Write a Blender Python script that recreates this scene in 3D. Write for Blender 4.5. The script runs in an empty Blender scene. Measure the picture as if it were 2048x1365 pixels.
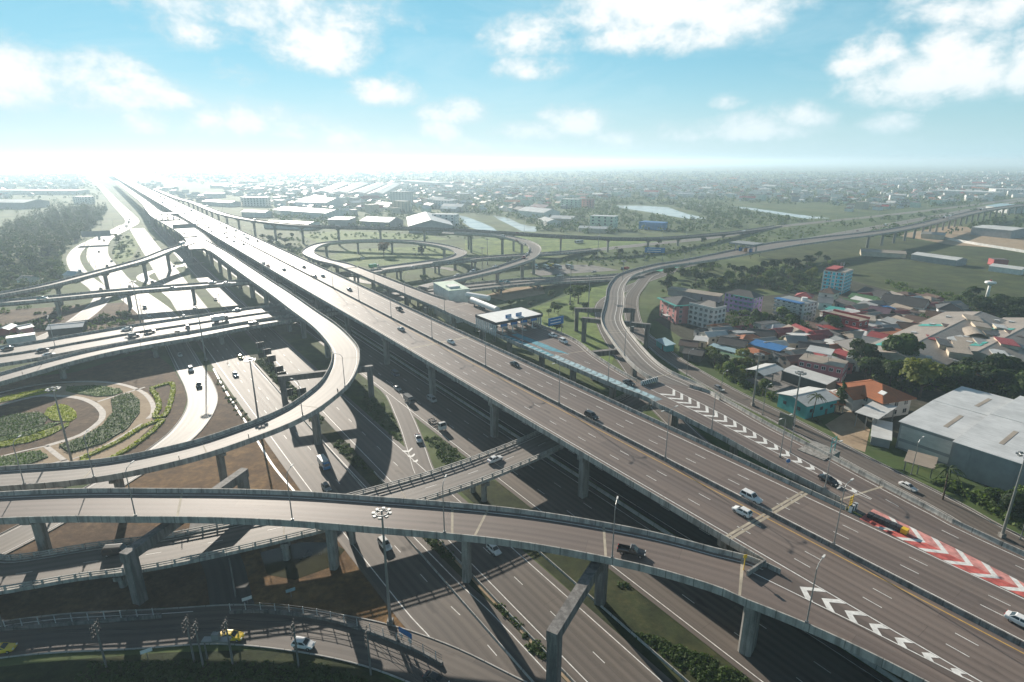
import bpy, bmesh, math, random
import numpy as np
from mathutils import Vector, Matrix
R = math.radians
rnd = random.Random(7)
nrs = np.random.RandomState(11)
scene = bpy.context.scene
COL = scene.collection

# ------------------------------------------------------------------ survey
# metres; the camera hangs 84 m over the ground, looking along +Y, 17.4 degrees down
FOC, TILT, HC = 1150.0, R(17.4), 84.0
ST, CT = math.sin(TILT), math.cos(TILT)

def at(u, v, z=0.0):
    """point at height z seen under the bearing / depression measured at (u, v)"""
    x = (u-1024)/FOC; y = -(v-682.5)/FOC
    k = (HC-z)/(ST-y*CT)
    return Vector((k*x, k*(CT+y*ST), z))

def S(s, q, z=0.0):
    """expressway coordinates: s metres along the main viaduct (away), q metres to its right"""
    return Vector((-.576*s+.818*q, .818*s+.576*q, z))
DIR = Vector((-.5757, .8177, 0)); SIDE = Vector((.8177, .5757, 0))
A_MAIN = math.atan2(DIR.y, DIR.x)

# ------------------------------------------------------------------ tagging and meshes
def tag(o, label=None, cat=None, group=None, kind=None):
    if label: o['label'] = label
    if cat: o['category'] = cat
    if group: o['group'] = group
    if kind: o['kind'] = kind
    return o

def empty(name, loc=(0, 0, 0), rz=0.0):
    o = bpy.data.objects.new(name, None); COL.objects.link(o)
    o.location = loc; o.rotation_euler = (0, 0, rz); o.empty_display_size = .5
    return o

class MB:
    def __init__(self): self.v = []; self.f = []; self.uv = []
    def quad(self, a, b, c, d, uv=None):
        i = len(self.v); self.v += [tuple(a), tuple(b), tuple(c), tuple(d)]; self.f.append((i, i+1, i+2, i+3)); self.uv.append(uv)
    def poly(self, pts):
        i = len(self.v); self.v += [tuple(p) for p in pts]; self.f.append(tuple(range(i, i+len(pts)))); self.uv.append(None)
    def box(self, x0, x1, y0, y1, z0, z1, rz=0.0, org=(0, 0, 0)):
        c, s = math.cos(rz), math.sin(rz); i = len(self.v)
        for z in (z0, z1):
            for x, y in ((x0, y0), (x1, y0), (x1, y1), (x0, y1)):
                self.v.append((org[0]+x*c-y*s, org[1]+x*s+y*c, org[2]+z))
        for f in ((0, 3, 2, 1), (4, 5, 6, 7), (0, 1, 5, 4), (1, 2, 6, 5), (2, 3, 7, 6), (3, 0, 4, 7)):
            self.f.append(tuple(i+k for k in f)); self.uv.append(None)
        return self
    def beam(self, a, b, w, h):
        """bar of section w x h from a to b"""
        a = Vector(a); b = Vector(b); d = (b-a).normalized()
        up = Vector((0, 0, 1)) if abs(d.z) < .95 else Vector((1, 0, 0))
        r = d.cross(up).normalized()*w/2; u = r.cross(d).normalized()*h/2
        i = len(self.v)
        for p in (a, b):
            for k in (-r-u, r-u, r+u, -r+u): self.v.append(tuple(p+k))
        for f in ((0, 3, 2, 1), (4, 5, 6, 7), (0, 1, 5, 4), (1, 2, 6, 5), (2, 3, 7, 6), (3, 0, 4, 7)):
            self.f.append(tuple(i+k for k in f)); self.uv.append(None)
        return self
    def tube(self, a, b, r0, r1=None, n=8, cap=True):
        r1 = r0 if r1 is None else r1
        a = Vector(a); b = Vector(b); d = (b-a).normalized()
        up = Vector((0, 0, 1)) if abs(d.z) < .95 else Vector((1, 0, 0))
        x = d.cross(up).normalized(); y = x.cross(d)
        i = len(self.v)
        for p, r in ((a, r0), (b, r1)):
            for k in range(n):
                t = 2*math.pi*k/n; self.v.append(tuple(p+x*math.cos(t)*r+y*math.sin(t)*r))
        for k in range(n):
            self.f.append((i+k, i+(k+1) % n, i+n+(k+1) % n, i+n+k)); self.uv.append(None)
        if cap:
            self.f.append(tuple(i+n-1-k for k in range(n))); self.uv.append(None)
            self.f.append(tuple(i+n+k for k in range(n))); self.uv.append(None)
        return self
    def prism(self, pts, z0, z1):
        n = len(pts); i = len(self.v)
        ar = sum(pts[k][0]*pts[(k+1) % n][1]-pts[(k+1) % n][0]*pts[k][1] for k in range(n))
        if ar < 0: pts = list(reversed(pts))
        for z in (z0, z1): self.v += [(p[0], p[1], z) for p in pts]
        for k in range(n):
            self.f.append((i+k, i+(k+1) % n, i+n+(k+1) % n, i+n+k)); self.uv.append(None)
        self.f.append(tuple(i+n-1-k for k in range(n))); self.uv.append(None)
        self.f.append(tuple(i+n+k for k in range(n))); self.uv.append(None)
        return self
    def mesh(self, name, m, smooth=False):
        me = bpy.data.meshes.new(name); me.from_pydata(self.v, [], self.f)
        if any(u is not None for u in self.uv):
            l = me.uv_layers.new(name='UVMap'); k = 0
            for f, u in zip(self.f, self.uv):
                for j in range(len(f)):
                    l.data[k].uv = u[j] if u is not None else (0, 0); k += 1
        if m is not None: me.materials.append(m)
        if smooth:
            for p in me.polygons: p.use_smooth = True
        me.update(); return me
    def build(self, name, m, parent=None, smooth=False, loc=None, rz=None):
        o = bpy.data.objects.new(name, self.mesh(name, m, smooth)); COL.objects.link(o)
        if parent is not None: o.parent = parent
        if loc is not None: o.location = loc
        if rz is not None: o.rotation_euler = (0, 0, rz)
        return o

def link(name, me, parent=None, loc=(0, 0, 0), rz=0.0, scale=None, m=None):
    o = bpy.data.objects.new(name, me); COL.objects.link(o)
    if parent is not None: o.parent = parent
    o.location = loc; o.rotation_euler = (0, 0, rz)
    if scale is not None: o.scale = scale
    if m is not None:
        o.material_slots[0].link = 'OBJECT'; o.material_slots[0].material = m
    return o

# ------------------------------------------------------------------ materials
def new_mat(name):
    m = bpy.data.materials.new(name); m.use_nodes = True
    nt = m.node_tree; nt.nodes.clear()
    out = nt.nodes.new('ShaderNodeOutputMaterial'); b = nt.nodes.new('ShaderNodeBsdfPrincipled')
    nt.links.new(b.outputs[0], out.inputs[0]); return m, nt, b, out

def rgba(c): return (c[0], c[1], c[2], 1)

def mixc(nt, fac, a, b, mode='MIX'):
    n = nt.nodes.new('ShaderNodeMix'); n.data_type = 'RGBA'; n.blend_type = mode
    for sock, val in ((n.inputs[0], fac), (n.inputs[6], a), (n.inputs[7], b)):
        if hasattr(val, 'is_output') or isinstance(val, bpy.types.NodeSocket): nt.links.new(val, sock)
        elif isinstance(val, (int, float)): sock.default_value = val
        else: sock.default_value = rgba(val)
    return n.outputs[2]

def math_n(nt, op, a, b=None, c=None, clamp=False):
    n = nt.nodes.new('ShaderNodeMath'); n.operation = op; n.use_clamp = clamp
    for k, val in enumerate((a, b, c)):
        if val is None: continue
        if isinstance(val, bpy.types.NodeSocket): nt.links.new(val, n.inputs[k])
        else: n.inputs[k].default_value = val
    return n.outputs[0]

def noise(nt, vec, scale, detail=4, rough=.55, dist=0.0):
    n = nt.nodes.new('ShaderNodeTexNoise'); n.inputs['Scale'].default_value = scale
    n.inputs['Detail'].default_value = detail; n.inputs['Roughness'].default_value = rough; n.inputs['Distortion'].default_value = dist
    if vec is not None: nt.links.new(vec, n.inputs['Vector'])
    return n.outputs[0]

def mapping(nt, kind='Object', scale=(1, 1, 1), rot=(0, 0, 0)):
    t = nt.nodes.new('ShaderNodeTexCoord'); p = nt.nodes.new('ShaderNodeMapping')
    p.inputs['Scale'].default_value = scale; p.inputs['Rotation'].default_value = rot
    nt.links.new(t.outputs[kind], p.inputs['Vector']); return p.outputs[0]

def ramp(nt, fac, stops):
    n = nt.nodes.new('ShaderNodeValToRGB'); e = n.color_ramp.elements
    while len(e) < len(stops): e.new(.5)
    for k, (p, c) in enumerate(stops):
        e[k].position = p; e[k].color = rgba(c) if not isinstance(c, (int, float)) else (c, c, c, 1)
    nt.links.new(fac, n.inputs[0]); return n.outputs[0]

def bump(nt, b, h, strength=.3, dist=.1):
    n = nt.nodes.new('ShaderNodeBump'); n.inputs['Strength'].default_value = strength; n.inputs['Distance'].default_value = dist
    nt.links.new(h, n.inputs['Height']); nt.links.new(n.outputs[0], b.inputs['Normal'])

def simple(name, c, rough=.6, metal=0.0, var=.15, scale=.6, stretch=(1, 1, 1), spec=None):
    m, nt, b, o = new_mat(name)
    v = mapping(nt, 'Object', stretch)
    n = noise(nt, v, scale, 5)
    d = tuple(x*(1-var*1.6) for x in c); l = tuple(min(1, x*(1+var)) for x in c)
    nt.links.new(ramp(nt, n, [(.3, d), (.7, l)]), b.inputs['Base Color'])
    b.inputs['Roughness'].default_value = rough; b.inputs['Metallic'].default_value = metal
    if spec is not None: b.inputs['Specular IOR Level'].default_value = spec
    return m

def asphalt(name, c, rough=.52, wear=1.0):
    m, nt, b, o = new_mat(name)
    uv = mapping(nt, 'UV', (1, 1, 1))
    sep = nt.nodes.new('ShaderNodeSeparateXYZ'); nt.links.new(uv, sep.inputs[0])
    streak = noise(nt, mapping(nt, 'UV', (1.1, .012, 1)), 1.0, 4, .6)
    tracks = math_n(nt, 'SINE', math_n(nt, 'MULTIPLY', sep.outputs[0], 2*math.pi/1.75))
    patch = noise(nt, mapping(nt, 'UV', (.05, .02, 1)), 1.0, 3, .5)
    fine = noise(nt, mapping(nt, 'UV', (1, 1, 1)), 2.2, 6, .7)
    f = math_n(nt, 'ADD', math_n(nt, 'MULTIPLY', streak, .62*wear), math_n(nt, 'MULTIPLY', fine, .25))
    f = math_n(nt, 'ADD', f, math_n(nt, 'MULTIPLY', tracks, .10*wear))
    f = math_n(nt, 'ADD', f, math_n(nt, 'MULTIPLY', patch, .35))
    lo = tuple(x*.62 for x in c); hi = tuple(x*1.34 for x in c)
    col = ramp(nt, f, [(.35, lo), (.62, c), (.95, hi)])
    # resurfaced lengths of lane with a seam round each, and dark oil spots
    bk = nt.nodes.new('ShaderNodeTexBrick'); bk.offset = .37; bk.squash = 1; bk.inputs['Scale'].default_value = 1; bk.inputs['Brick Width'].default_value = 46; bk.inputs['Row Height'].default_value = 3.6; bk.inputs['Mortar Size'].default_value = .05
    bk.inputs['Color1'].default_value = (.80, .80, .82, 1); bk.inputs['Color2'].default_value = (1.12, 1.11, 1.09, 1); bk.inputs['Mortar'].default_value = (.62, .62, .62, 1)
    rv = nt.nodes.new('ShaderNodeCombineXYZ'); nt.links.new(sep.outputs[1], rv.inputs[0]); nt.links.new(sep.outputs[0], rv.inputs[1]); nt.links.new(rv.outputs[0], bk.inputs['Vector'])
    col = mixc(nt, .75, col, bk.outputs[0], 'MULTIPLY')
    spot = ramp(nt, noise(nt, mapping(nt, 'UV', (.42, .16, 1)), 1.0, 2, .5), [(.66, 1.0), (.75, .5)])
    nt.links.new(mixc(nt, .7, col, spot, 'MULTIPLY'), b.inputs['Base Color']); b.inputs['Specular IOR Level'].default_value = .37 if 'pale' in name else .3
    nt.links.new(math_n(nt, 'ADD', math_n(nt, 'MULTIPLY', streak, .14), rough-.07), b.inputs['Roughness'])
    bump(nt, b, fine, .12, .05)
    return m

def concrete(name, c, stain=.6, rough=.8):
    m, nt, b, o = new_mat(name)
    n1 = noise(nt, mapping(nt, 'Object', (1, 1, 1)), .35, 5, .6)
    n2 = noise(nt, mapping(nt, 'Object', (.9, .9, .10)), 1.0, 5, .65)
    n3 = noise(nt, mapping(nt, 'Object', (1, 1, 1)), 3.0, 5, .7)
    base = ramp(nt, n1, [(.3, tuple(x*.8 for x in c)), (.7, tuple(min(1, x*1.15) for x in c))])
    st = ramp(nt, n2, [(.44, 0.0), (.60, 1.0)])
    col = mixc(nt, math_n(nt, 'MULTIPLY', st, stain), base, tuple(x*.33 for x in c))
    col = mixc(nt, .25, col, ramp(nt, n3, [(.3, .1), (.7, .55)]), 'OVERLAY')
    su = nt.nodes.new('ShaderNodeSeparateXYZ'); nt.links.new(mapping(nt, 'UV'), su.inputs[0])
    fr = math_n(nt, 'ABSOLUTE', math_n(nt, 'SUBTRACT', math_n(nt, 'FRACT', math_n(nt, 'MULTIPLY', su.outputs[0], .2)), .5))
    col = mixc(nt, math_n(nt, 'MULTIPLY', math_n(nt, 'LESS_THAN', fr, .018), .6), col, (.05, .048, .045))
    nt.links.new(col, b.inputs['Base Color']); b.inputs['Roughness'].default_value = rough
    bump(nt, b, n3, .15, .05)
    return m

def leafy(name, c1, c2, trans=.3, scale=.5):
    m, nt, b, o = new_mat(name)
    info = nt.nodes.new('ShaderNodeObjectInfo')
    n = noise(nt, mapping(nt, 'Object', (1, 1, 1)), scale, 3, .6)
    f = math_n(nt, 'ADD', math_n(nt, 'MULTIPLY', n, .75), math_n(nt, 'MULTIPLY', math_n(nt, 'SUBTRACT', info.outputs['Random'], .25), .6))
    col = ramp(nt, f, [(.3, c1), (.8, c2)])
    nt.links.new(col, b.inputs['Base Color']); b.inputs['Roughness'].default_value = .7
    b.inputs['Specular IOR Level'].default_value = .25
    t = nt.nodes.new('ShaderNodeBsdfTranslucent'); mx = nt.nodes.new('ShaderNodeMixShader'); mx.inputs[0].default_value = trans
    nt.links.new(mixc(nt, .5, col, (c2[0]*1.5, c2[1]*1.6, c2[2]*.8)), t.inputs[0])
    nt.links.new(b.outputs[0], mx.inputs[1]); nt.links.new(t.outputs[0], mx.inputs[2]); nt.links.new(mx.outputs[0], o.inputs[0])
    return m

def blotchy(name, stops, scale, rough=.9, fine=1.5, bmp=.4, scale2=None, spec=.2):
    """ground: large patches of several colours broken by fine noise"""
    m, nt, b, o = new_mat(name)
    v = mapping(nt, 'Object')
    f = math_n(nt, 'ADD', math_n(nt, 'MULTIPLY', noise(nt, v, scale, 6, .62, .3), .72), math_n(nt, 'MULTIPLY', noise(nt, v, fine, 6, .7), .28))
    col = ramp(nt, f, stops)
    if scale2:
        col = mixc(nt, .6, col, ramp(nt, noise(nt, v, scale2, 5, .6), [(.3, .25), (.7, .8)]), 'OVERLAY')
    nt.links.new(col, b.inputs['Base Color']); b.inputs['Roughness'].default_value = rough
    b.inputs['Specular IOR Level'].default_value = spec
    bump(nt, b, noise(nt, v, fine*1.2, 5, .7), bmp, .3)
    return m

M = {}
M['asphalt'] = asphalt('asphalt_viaduct', (.170, .136, .119), .6)
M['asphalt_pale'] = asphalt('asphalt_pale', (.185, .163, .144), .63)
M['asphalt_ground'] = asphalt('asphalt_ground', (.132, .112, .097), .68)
M['asphalt_shaded'] = asphalt('asphalt_shaded', (.075, .073, .070), .72)  # darker copy of the ground asphalt; shade below the decks is in its colour
M['concrete'] = concrete('concrete', (.34, .325, .30), .75)
M['parapet'] = concrete('parapet_concrete_lit', (.47, .45, .415), .7)  # lighter than the girders: light caught by parapet tops is put into the colour
M['concrete_clean'] = concrete('concrete_clean', (.47, .45, .42), .22)
M['concrete_dark'] = concrete('concrete_dark', (.22, .21, .20), .75)
M['joint'] = simple('joint_concrete', (.40, .35, .27), .8, var=.2)
M['paint'] = simple('road_paint_white', (.74, .73, .70), .6, var=.16, scale=1.2)
M['paint_yellow'] = simple('road_paint_yellow', (.62, .38, .08), .6, var=.2, scale=1.0)
M['paint_red'] = simple('road_paint_red', (.55, .12, .10), .65, var=.3, scale=.8)
M['paint_blue'] = simple('road_paint_blue', (.05, .26, .34), .6, var=.25, scale=.7)
M['paint_pale_blue'] = simple('road_paint_pale_blue', (.34, .49, .54), .6, var=.2, scale=.7)
M['paint_band'] = simple('road_paint_grey_blue', (.20, .27, .30), .6, var=.25, scale=.7)
M['paint_pink'] = simple('road_paint_faded_red', (.62, .27, .24), .65, var=.25, scale=.8)
M['paint_green'] = simple('road_paint_green', (.03, .33, .19), .6, var=.2)
M['steel'] = simple('galvanised_steel', (.34, .35, .35), .45, .6, var=.1)
M['dark_steel'] = simple('dark_steel', (.06, .06, .065), .5, .3, var=.1)
M['black'] = simple('black_paint', (.015, .015, .016), .5, var=.1)
M['yellow'] = simple('yellow_paint', (.75, .48, .02), .4, var=.08)
M['glass'] = simple('dark_glass', (.02, .025, .03), .08, var=.1)
M['window'] = simple('window_glass', (.035, .045, .055), .12, var=.3, scale=.3)
M['tyre'] = simple('tyre_rubber', (.02, .02, .02), .85, var=.1)
M['rim'] = simple('wheel_rim', (.45, .45, .46), .35, .7, var=.05)
M['lamp'] = simple('lamp_lens', (.78, .78, .75), .2, var=.05)
M['tail'] = simple('tail_lens', (.45, .02, .02), .3, var=.05)
M['sign_blue'] = simple('sign_blue', (.012, .16, .42), .4, var=.08)
M['white'] = simple('white_paint', (.78, .78, .76), .55, var=.06)
M['cream'] = simple('cream_render', (.66, .60, .50), .75, var=.12)
M['bark'] = simple('bark', (.09, .065, .045), .9, var=.3, scale=2)
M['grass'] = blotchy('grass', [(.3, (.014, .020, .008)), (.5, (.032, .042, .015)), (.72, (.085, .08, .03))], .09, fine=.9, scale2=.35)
M['lawn'] = blotchy('lawn', [(.3, (.026, .042, .012)), (.5, (.055, .082, .022)), (.72, (.12, .135, .04))], .07, fine=.8, scale2=.3)
M['meadow'] = blotchy('meadow', [(.3, (.05, .085, .02)), (.5, (.11, .165, .035)), (.72, (.22, .26, .07))], .05, fine=.5, scale2=.2)
M['soil'] = blotchy('brown_soil', [(.3, (.05, .030, .018)), (.5, (.10, .062, .036)), (.75, (.19, .125, .07))], .12, fine=1.0, scale2=.5)
M['straw'] = blotchy('dry_brown_grass', [(.3, (.07, .04, .02)), (.5, (.14, .08, .034)), (.75, (.27, .165, .07))], .15, fine=1.1, scale2=.6)
M['sand'] = blotchy('pale_sand', [(.3, (.24, .17, .11)), (.5, (.36, .27, .18)), (.75, (.46, .36, .25))], .15, fine=.9)
M['marsh'] = blotchy('marsh_grass', [(.28, (.022, .032, .012)), (.5, (.048, .064, .02)), (.75, (.10, .108, .036))], .035, fine=.45, scale2=.12)
M['yard'] = blotchy('yard_concrete', [(.3, (.10, .095, .09)), (.5, (.20, .19, .18)), (.75, (.30, .28, .26))], .12, fine=.7)
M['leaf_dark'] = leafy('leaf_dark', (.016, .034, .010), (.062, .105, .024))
M['leaf_mid'] = leafy('leaf_mid', (.03, .055, .013), (.115, .175, .034))
M['leaf_light'] = leafy('leaf_light', (.06, .08, .018), (.19, .21, .045))
M['leaf_rust'] = leafy('leaf_rust', (.07, .045, .02), (.19, .12, .06))
M['leaf_lime'] = leafy('leaf_lime', (.17, .22, .012), (.42, .46, .03), .25)
M['leaf_bed'] = leafy('leaf_bed', (.035, .075, .014), (.12, .20, .035), .25)
M['water'] = simple('canal_water', (.46, .46, .42), .2, var=.2, scale=.05, spec=1.0)  # pale base colour stands in for sky glare on the water
M['pond'] = simple('pond_water', (.05, .05, .025), .1, var=.3, scale=.1)
M['yard_dark'] = blotchy('settlement_ground', [(.3, (.025, .030, .016)), (.5, (.05, .05, .034)), (.7, (.11, .098, .08))], .06, fine=.6, scale2=.25)
M['path_stone'] = simple('path_paving', (.52, .47, .42), .8, var=.15, scale=.8)
M['country'] = blotchy('country_ground', [(.3, (.028, .050, .016)), (.45, (.06, .095, .028)), (.6, (.10, .12, .045)), (.75, (.17, .155, .105))], .012, fine=.35, scale2=.05)
HAZE_D = .00022
EXPO = 0.72
# ------------------------------------------------------------------ roads
ROADS = []      # (points N x 2, half widths, deck height) to keep plants off the roads

def catmull(ctrl, step):
    """ctrl: tuples of equal length (x, y, z, w...); returns dense list with the control parameter appended"""
    P = [np.array(c, float) for c in ctrl]
    if len(P) == 2:
        n = max(1, int(np.linalg.norm(P[1][:2]-P[0][:2])/step))
        return [(P[0]+(P[1]-P[0])*k/n, k/n) for k in range(n+1)]
    P = [2*P[0]-P[1]]+P+[2*P[-1]-P[-2]]
    out = []
    for i in range(1, len(P)-2):
        p0, p1, p2, p3 = P[i-1:i+3]
        n = max(1, int(math.ceil(np.linalg.norm(p2[:2]-p1[:2])/step)))
        for k in range(n):
            t = k/n
            out.append((.5*((2*p1)+(-p0+p2)*t+(2*p0-5*p1+4*p2-p3)*t*t+(-p0+3*p1-3*p2+p3)*t**3), i-1+t))
    out.append((P[-2], len(P)-3.0))
    return out

class Path:
    """centre line with half width: arrays c (N x 3), n (N x 2, unit, pointing right), hw, d (arc length), t (control parameter)"""
    def __init__(self, ctrl, step=4.0):
        dense = catmull(ctrl, step)
        a = np.array([p for p, _ in dense]); self.t = np.array([t for _, t in dense])
        self.c = a[:, :3]; self.hw = a[:, 3]/2
        g = np.gradient(self.c[:, :2], axis=0); g /= np.linalg.norm(g, axis=1)[:, None]
        self.tan = g; self.n = np.stack([g[:, 1], -g[:, 0]], 1)
        self.d = np.concatenate([[0], np.cumsum(np.linalg.norm(np.diff(self.c[:, :2], axis=0), axis=1))])
    def pt(self, k, a, b, z):
        """offset a half widths + b metres to the right at station k"""
        o = a*self.hw[k]+b
        return (self.c[k, 0]+self.n[k, 0]*o, self.c[k, 1]+self.n[k, 1]*o, self.c[k, 2]+z)
    def at_d(self, d):
        f = lambda arr: np.interp(d, self.d, arr)
        return (np.array([f(self.c[:, i]) for i in range(3)]), np.array([f(self.n[:, 0]), f(self.n[:, 1])]), f(self.hw))
    def pd(self, d, a, b, z):
        c, n, hw = self.at_d(d); o = a*hw+b
        return (c[0]+n[0]*o, c[1]+n[1]*o, c[2]+z)
    def d_of(self, t): return float(np.interp(t, self.t, self.d))

def sweep(mb, path, prof, k0=0, k1=None, closed=True, caps=True):
    k1 = len(path.c)-1 if k1 is None else k1
    if k1 <= k0: return
    m = len(prof); i0 = len(mb.v)
    for k in range(k0, k1+1):
        for a, b, z in prof: mb.v.append(path.pt(k, a, b, z))
    for k in range(k1-k0):
        for j in range(m if closed else m-1):
            q = (j+1) % m
            mb.f.append((i0+k*m+j, i0+k*m+q, i0+(k+1)*m+q, i0+(k+1)*m+j)); d0, d1 = path.d[k0+k], path.d[k0+k+1]; mb.uv.append(((d0, j), (d0, j+1), (d1, j+1), (d1, j)))
    if closed and caps:
        mb.f.append(tuple(i0+j for j in reversed(range(m)))); mb.uv.append(None)
        mb.f.append(tuple(i0+(k1-k0)*m+j for j in range(m))); mb.uv.append(None)

def strip(mb, path, a0, b0, a1, b1, z, k0=0, k1=None):
    k1 = len(path.c)-1 if k1 is None else k1
    for k in range(k0, k1):
        L0, R0, R1, L1 = path.pt(k, a0, b0, z), path.pt(k, a1, b1, z), path.pt(k+1, a1, b1, z), path.pt(k+1, a0, b0, z)
        u = lambda a, b, kk: a*path.hw[kk]+b
        mb.quad(L0, R0, R1, L1, ((u(a0, b0, k), path.d[k]), (u(a1, b1, k), path.d[k]), (u(a1, b1, k+1), path.d[k+1]), (u(a0, b0, k+1), path.d[k+1])))

def krange(path, r):
    if r is None: return 0, len(path.c)-1
    return int(np.searchsorted(path.t, r[0]-1e-6)), min(len(path.c)-1, int(np.searchsorted(path.t, r[1]-1e-6)))

def paint_lines(path, lines, z, single=0):
    """lines: (a, b, width, dash or None, range or None, material)"""
    by = []
    for ln in lines:
        a, b, w, dash, rng = ln[:5]; mk = ln[5] if len(ln) > 5 else 'paint'
        mb = MB(); one = 0
        if not (dash and single): by.append((mk, mb))
        if dash is None:
            k0, k1 = krange(path, rng); strip(mb, path, a, b-w/2, a, b+w/2, z, k0, k1)
        else:
            d0 = path.d_of(rng[0]) if rng else 0.0; d1 = path.d_of(rng[1]) if rng else path.d[-1]
            d = d0+2
            while d+dash[0] < d1:
                e = d+dash[0]; one += 1
                if single and one <= single+1: mb = MB(); by.append((mk, mb))
                mb.quad(path.pd(d, a, b-w/2, z), path.pd(d, a, b+w/2, z), path.pd(e, a, b+w/2, z), path.pd(e, a, b-w/2, z))
                d += dash[0]+dash[1]
    return by

def pier_mesh(c, n, hw, ztop, kind):
    """concrete pier under a deck whose top is at ztop; local n points across the deck"""
    mb = MB(); ang = math.atan2(n[1], n[0])
    if kind in ('single', 'broad'):
        w, t = (1.15, .85) if kind == 'single' else (1.9, 1.15)
        oct_ = [(-w, -t+.35), (-w+.35, -t), (w-.35, -t), (w, -t+.35), (w, t-.35), (w-.35, t), (-w+.35, t), (-w, t-.35)]
        mb.prism(oct_, -.3-0, ztop-3.3)
        i = len(mb.v); top = hw*.62
        for z, ww, tt in ((ztop-3.3, w+.15, t+.1), (ztop-2.3, top, t+.1), (ztop-1.72, top, t+.1)):
            mb.v += [(-ww, -tt, z), (ww, -tt, z), (ww, tt, z), (-ww, tt, z)]
        for L in range(2):
            for j in range(4):
                mb.f.append((i+L*4+j, i+L*4+(j+1) % 4, i+L*4+4+(j+1) % 4, i+L*4+4+j)); mb.uv.append(None)
        mb.f.append((i+3, i+2, i+1, i)); mb.uv.append(None); mb.f.append((i+8, i+9, i+10, i+11)); mb.uv.append(None)
    elif kind == 'twin':
        for sx in (-1, 1):
            mb.box(sx*hw*.80-1.0, sx*hw*.80+1.0, -.9, .9, -.3, ztop-3.0)
        mb.box(-hw*.80-1.6, hw*.80+1.6, -1.05, 1.05, ztop-3.05, ztop-1.72)
    elif kind == 'low':
        for sx in (-.5, .5):
            mb.tube((sx*hw, 0, -.3), (sx*hw, 0, ztop-2.6), .75, n=12)
        mb.box(-hw*.78, hw*.78, -.8, .8, ztop-2.65, ztop-1.72)
    for k, p in enumerate(mb.v):
        x, y, z = p
        mb.v[k] = (c[0]+x*math.cos(ang)-y*math.sin(ang), c[1]+x*math.sin(ang)+y*math.cos(ang), z)
    return mb

def rail_mesh(path, a, b, z, k0, k1, h=.95, every=3.0):
    mb = MB()
    for zz in (h, h*.5):
        sweep(mb, path, [(a, b-.12, z+zz-.2), (a, b+.12, z+zz-.2), (a, b+.12, z+zz), (a, b-.12, z+zz)], k0, k1)
    d = path.d[k0]
    while d < path.d[k1]:
        p = path.pd(d, a, b, z); c, n, _ = path.at_d(d)
        mb.box(-.17, .17, -.16, .16, -.02, h+.03, math.atan2(n[1], n[0]), p); d += every
    return mb

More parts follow.
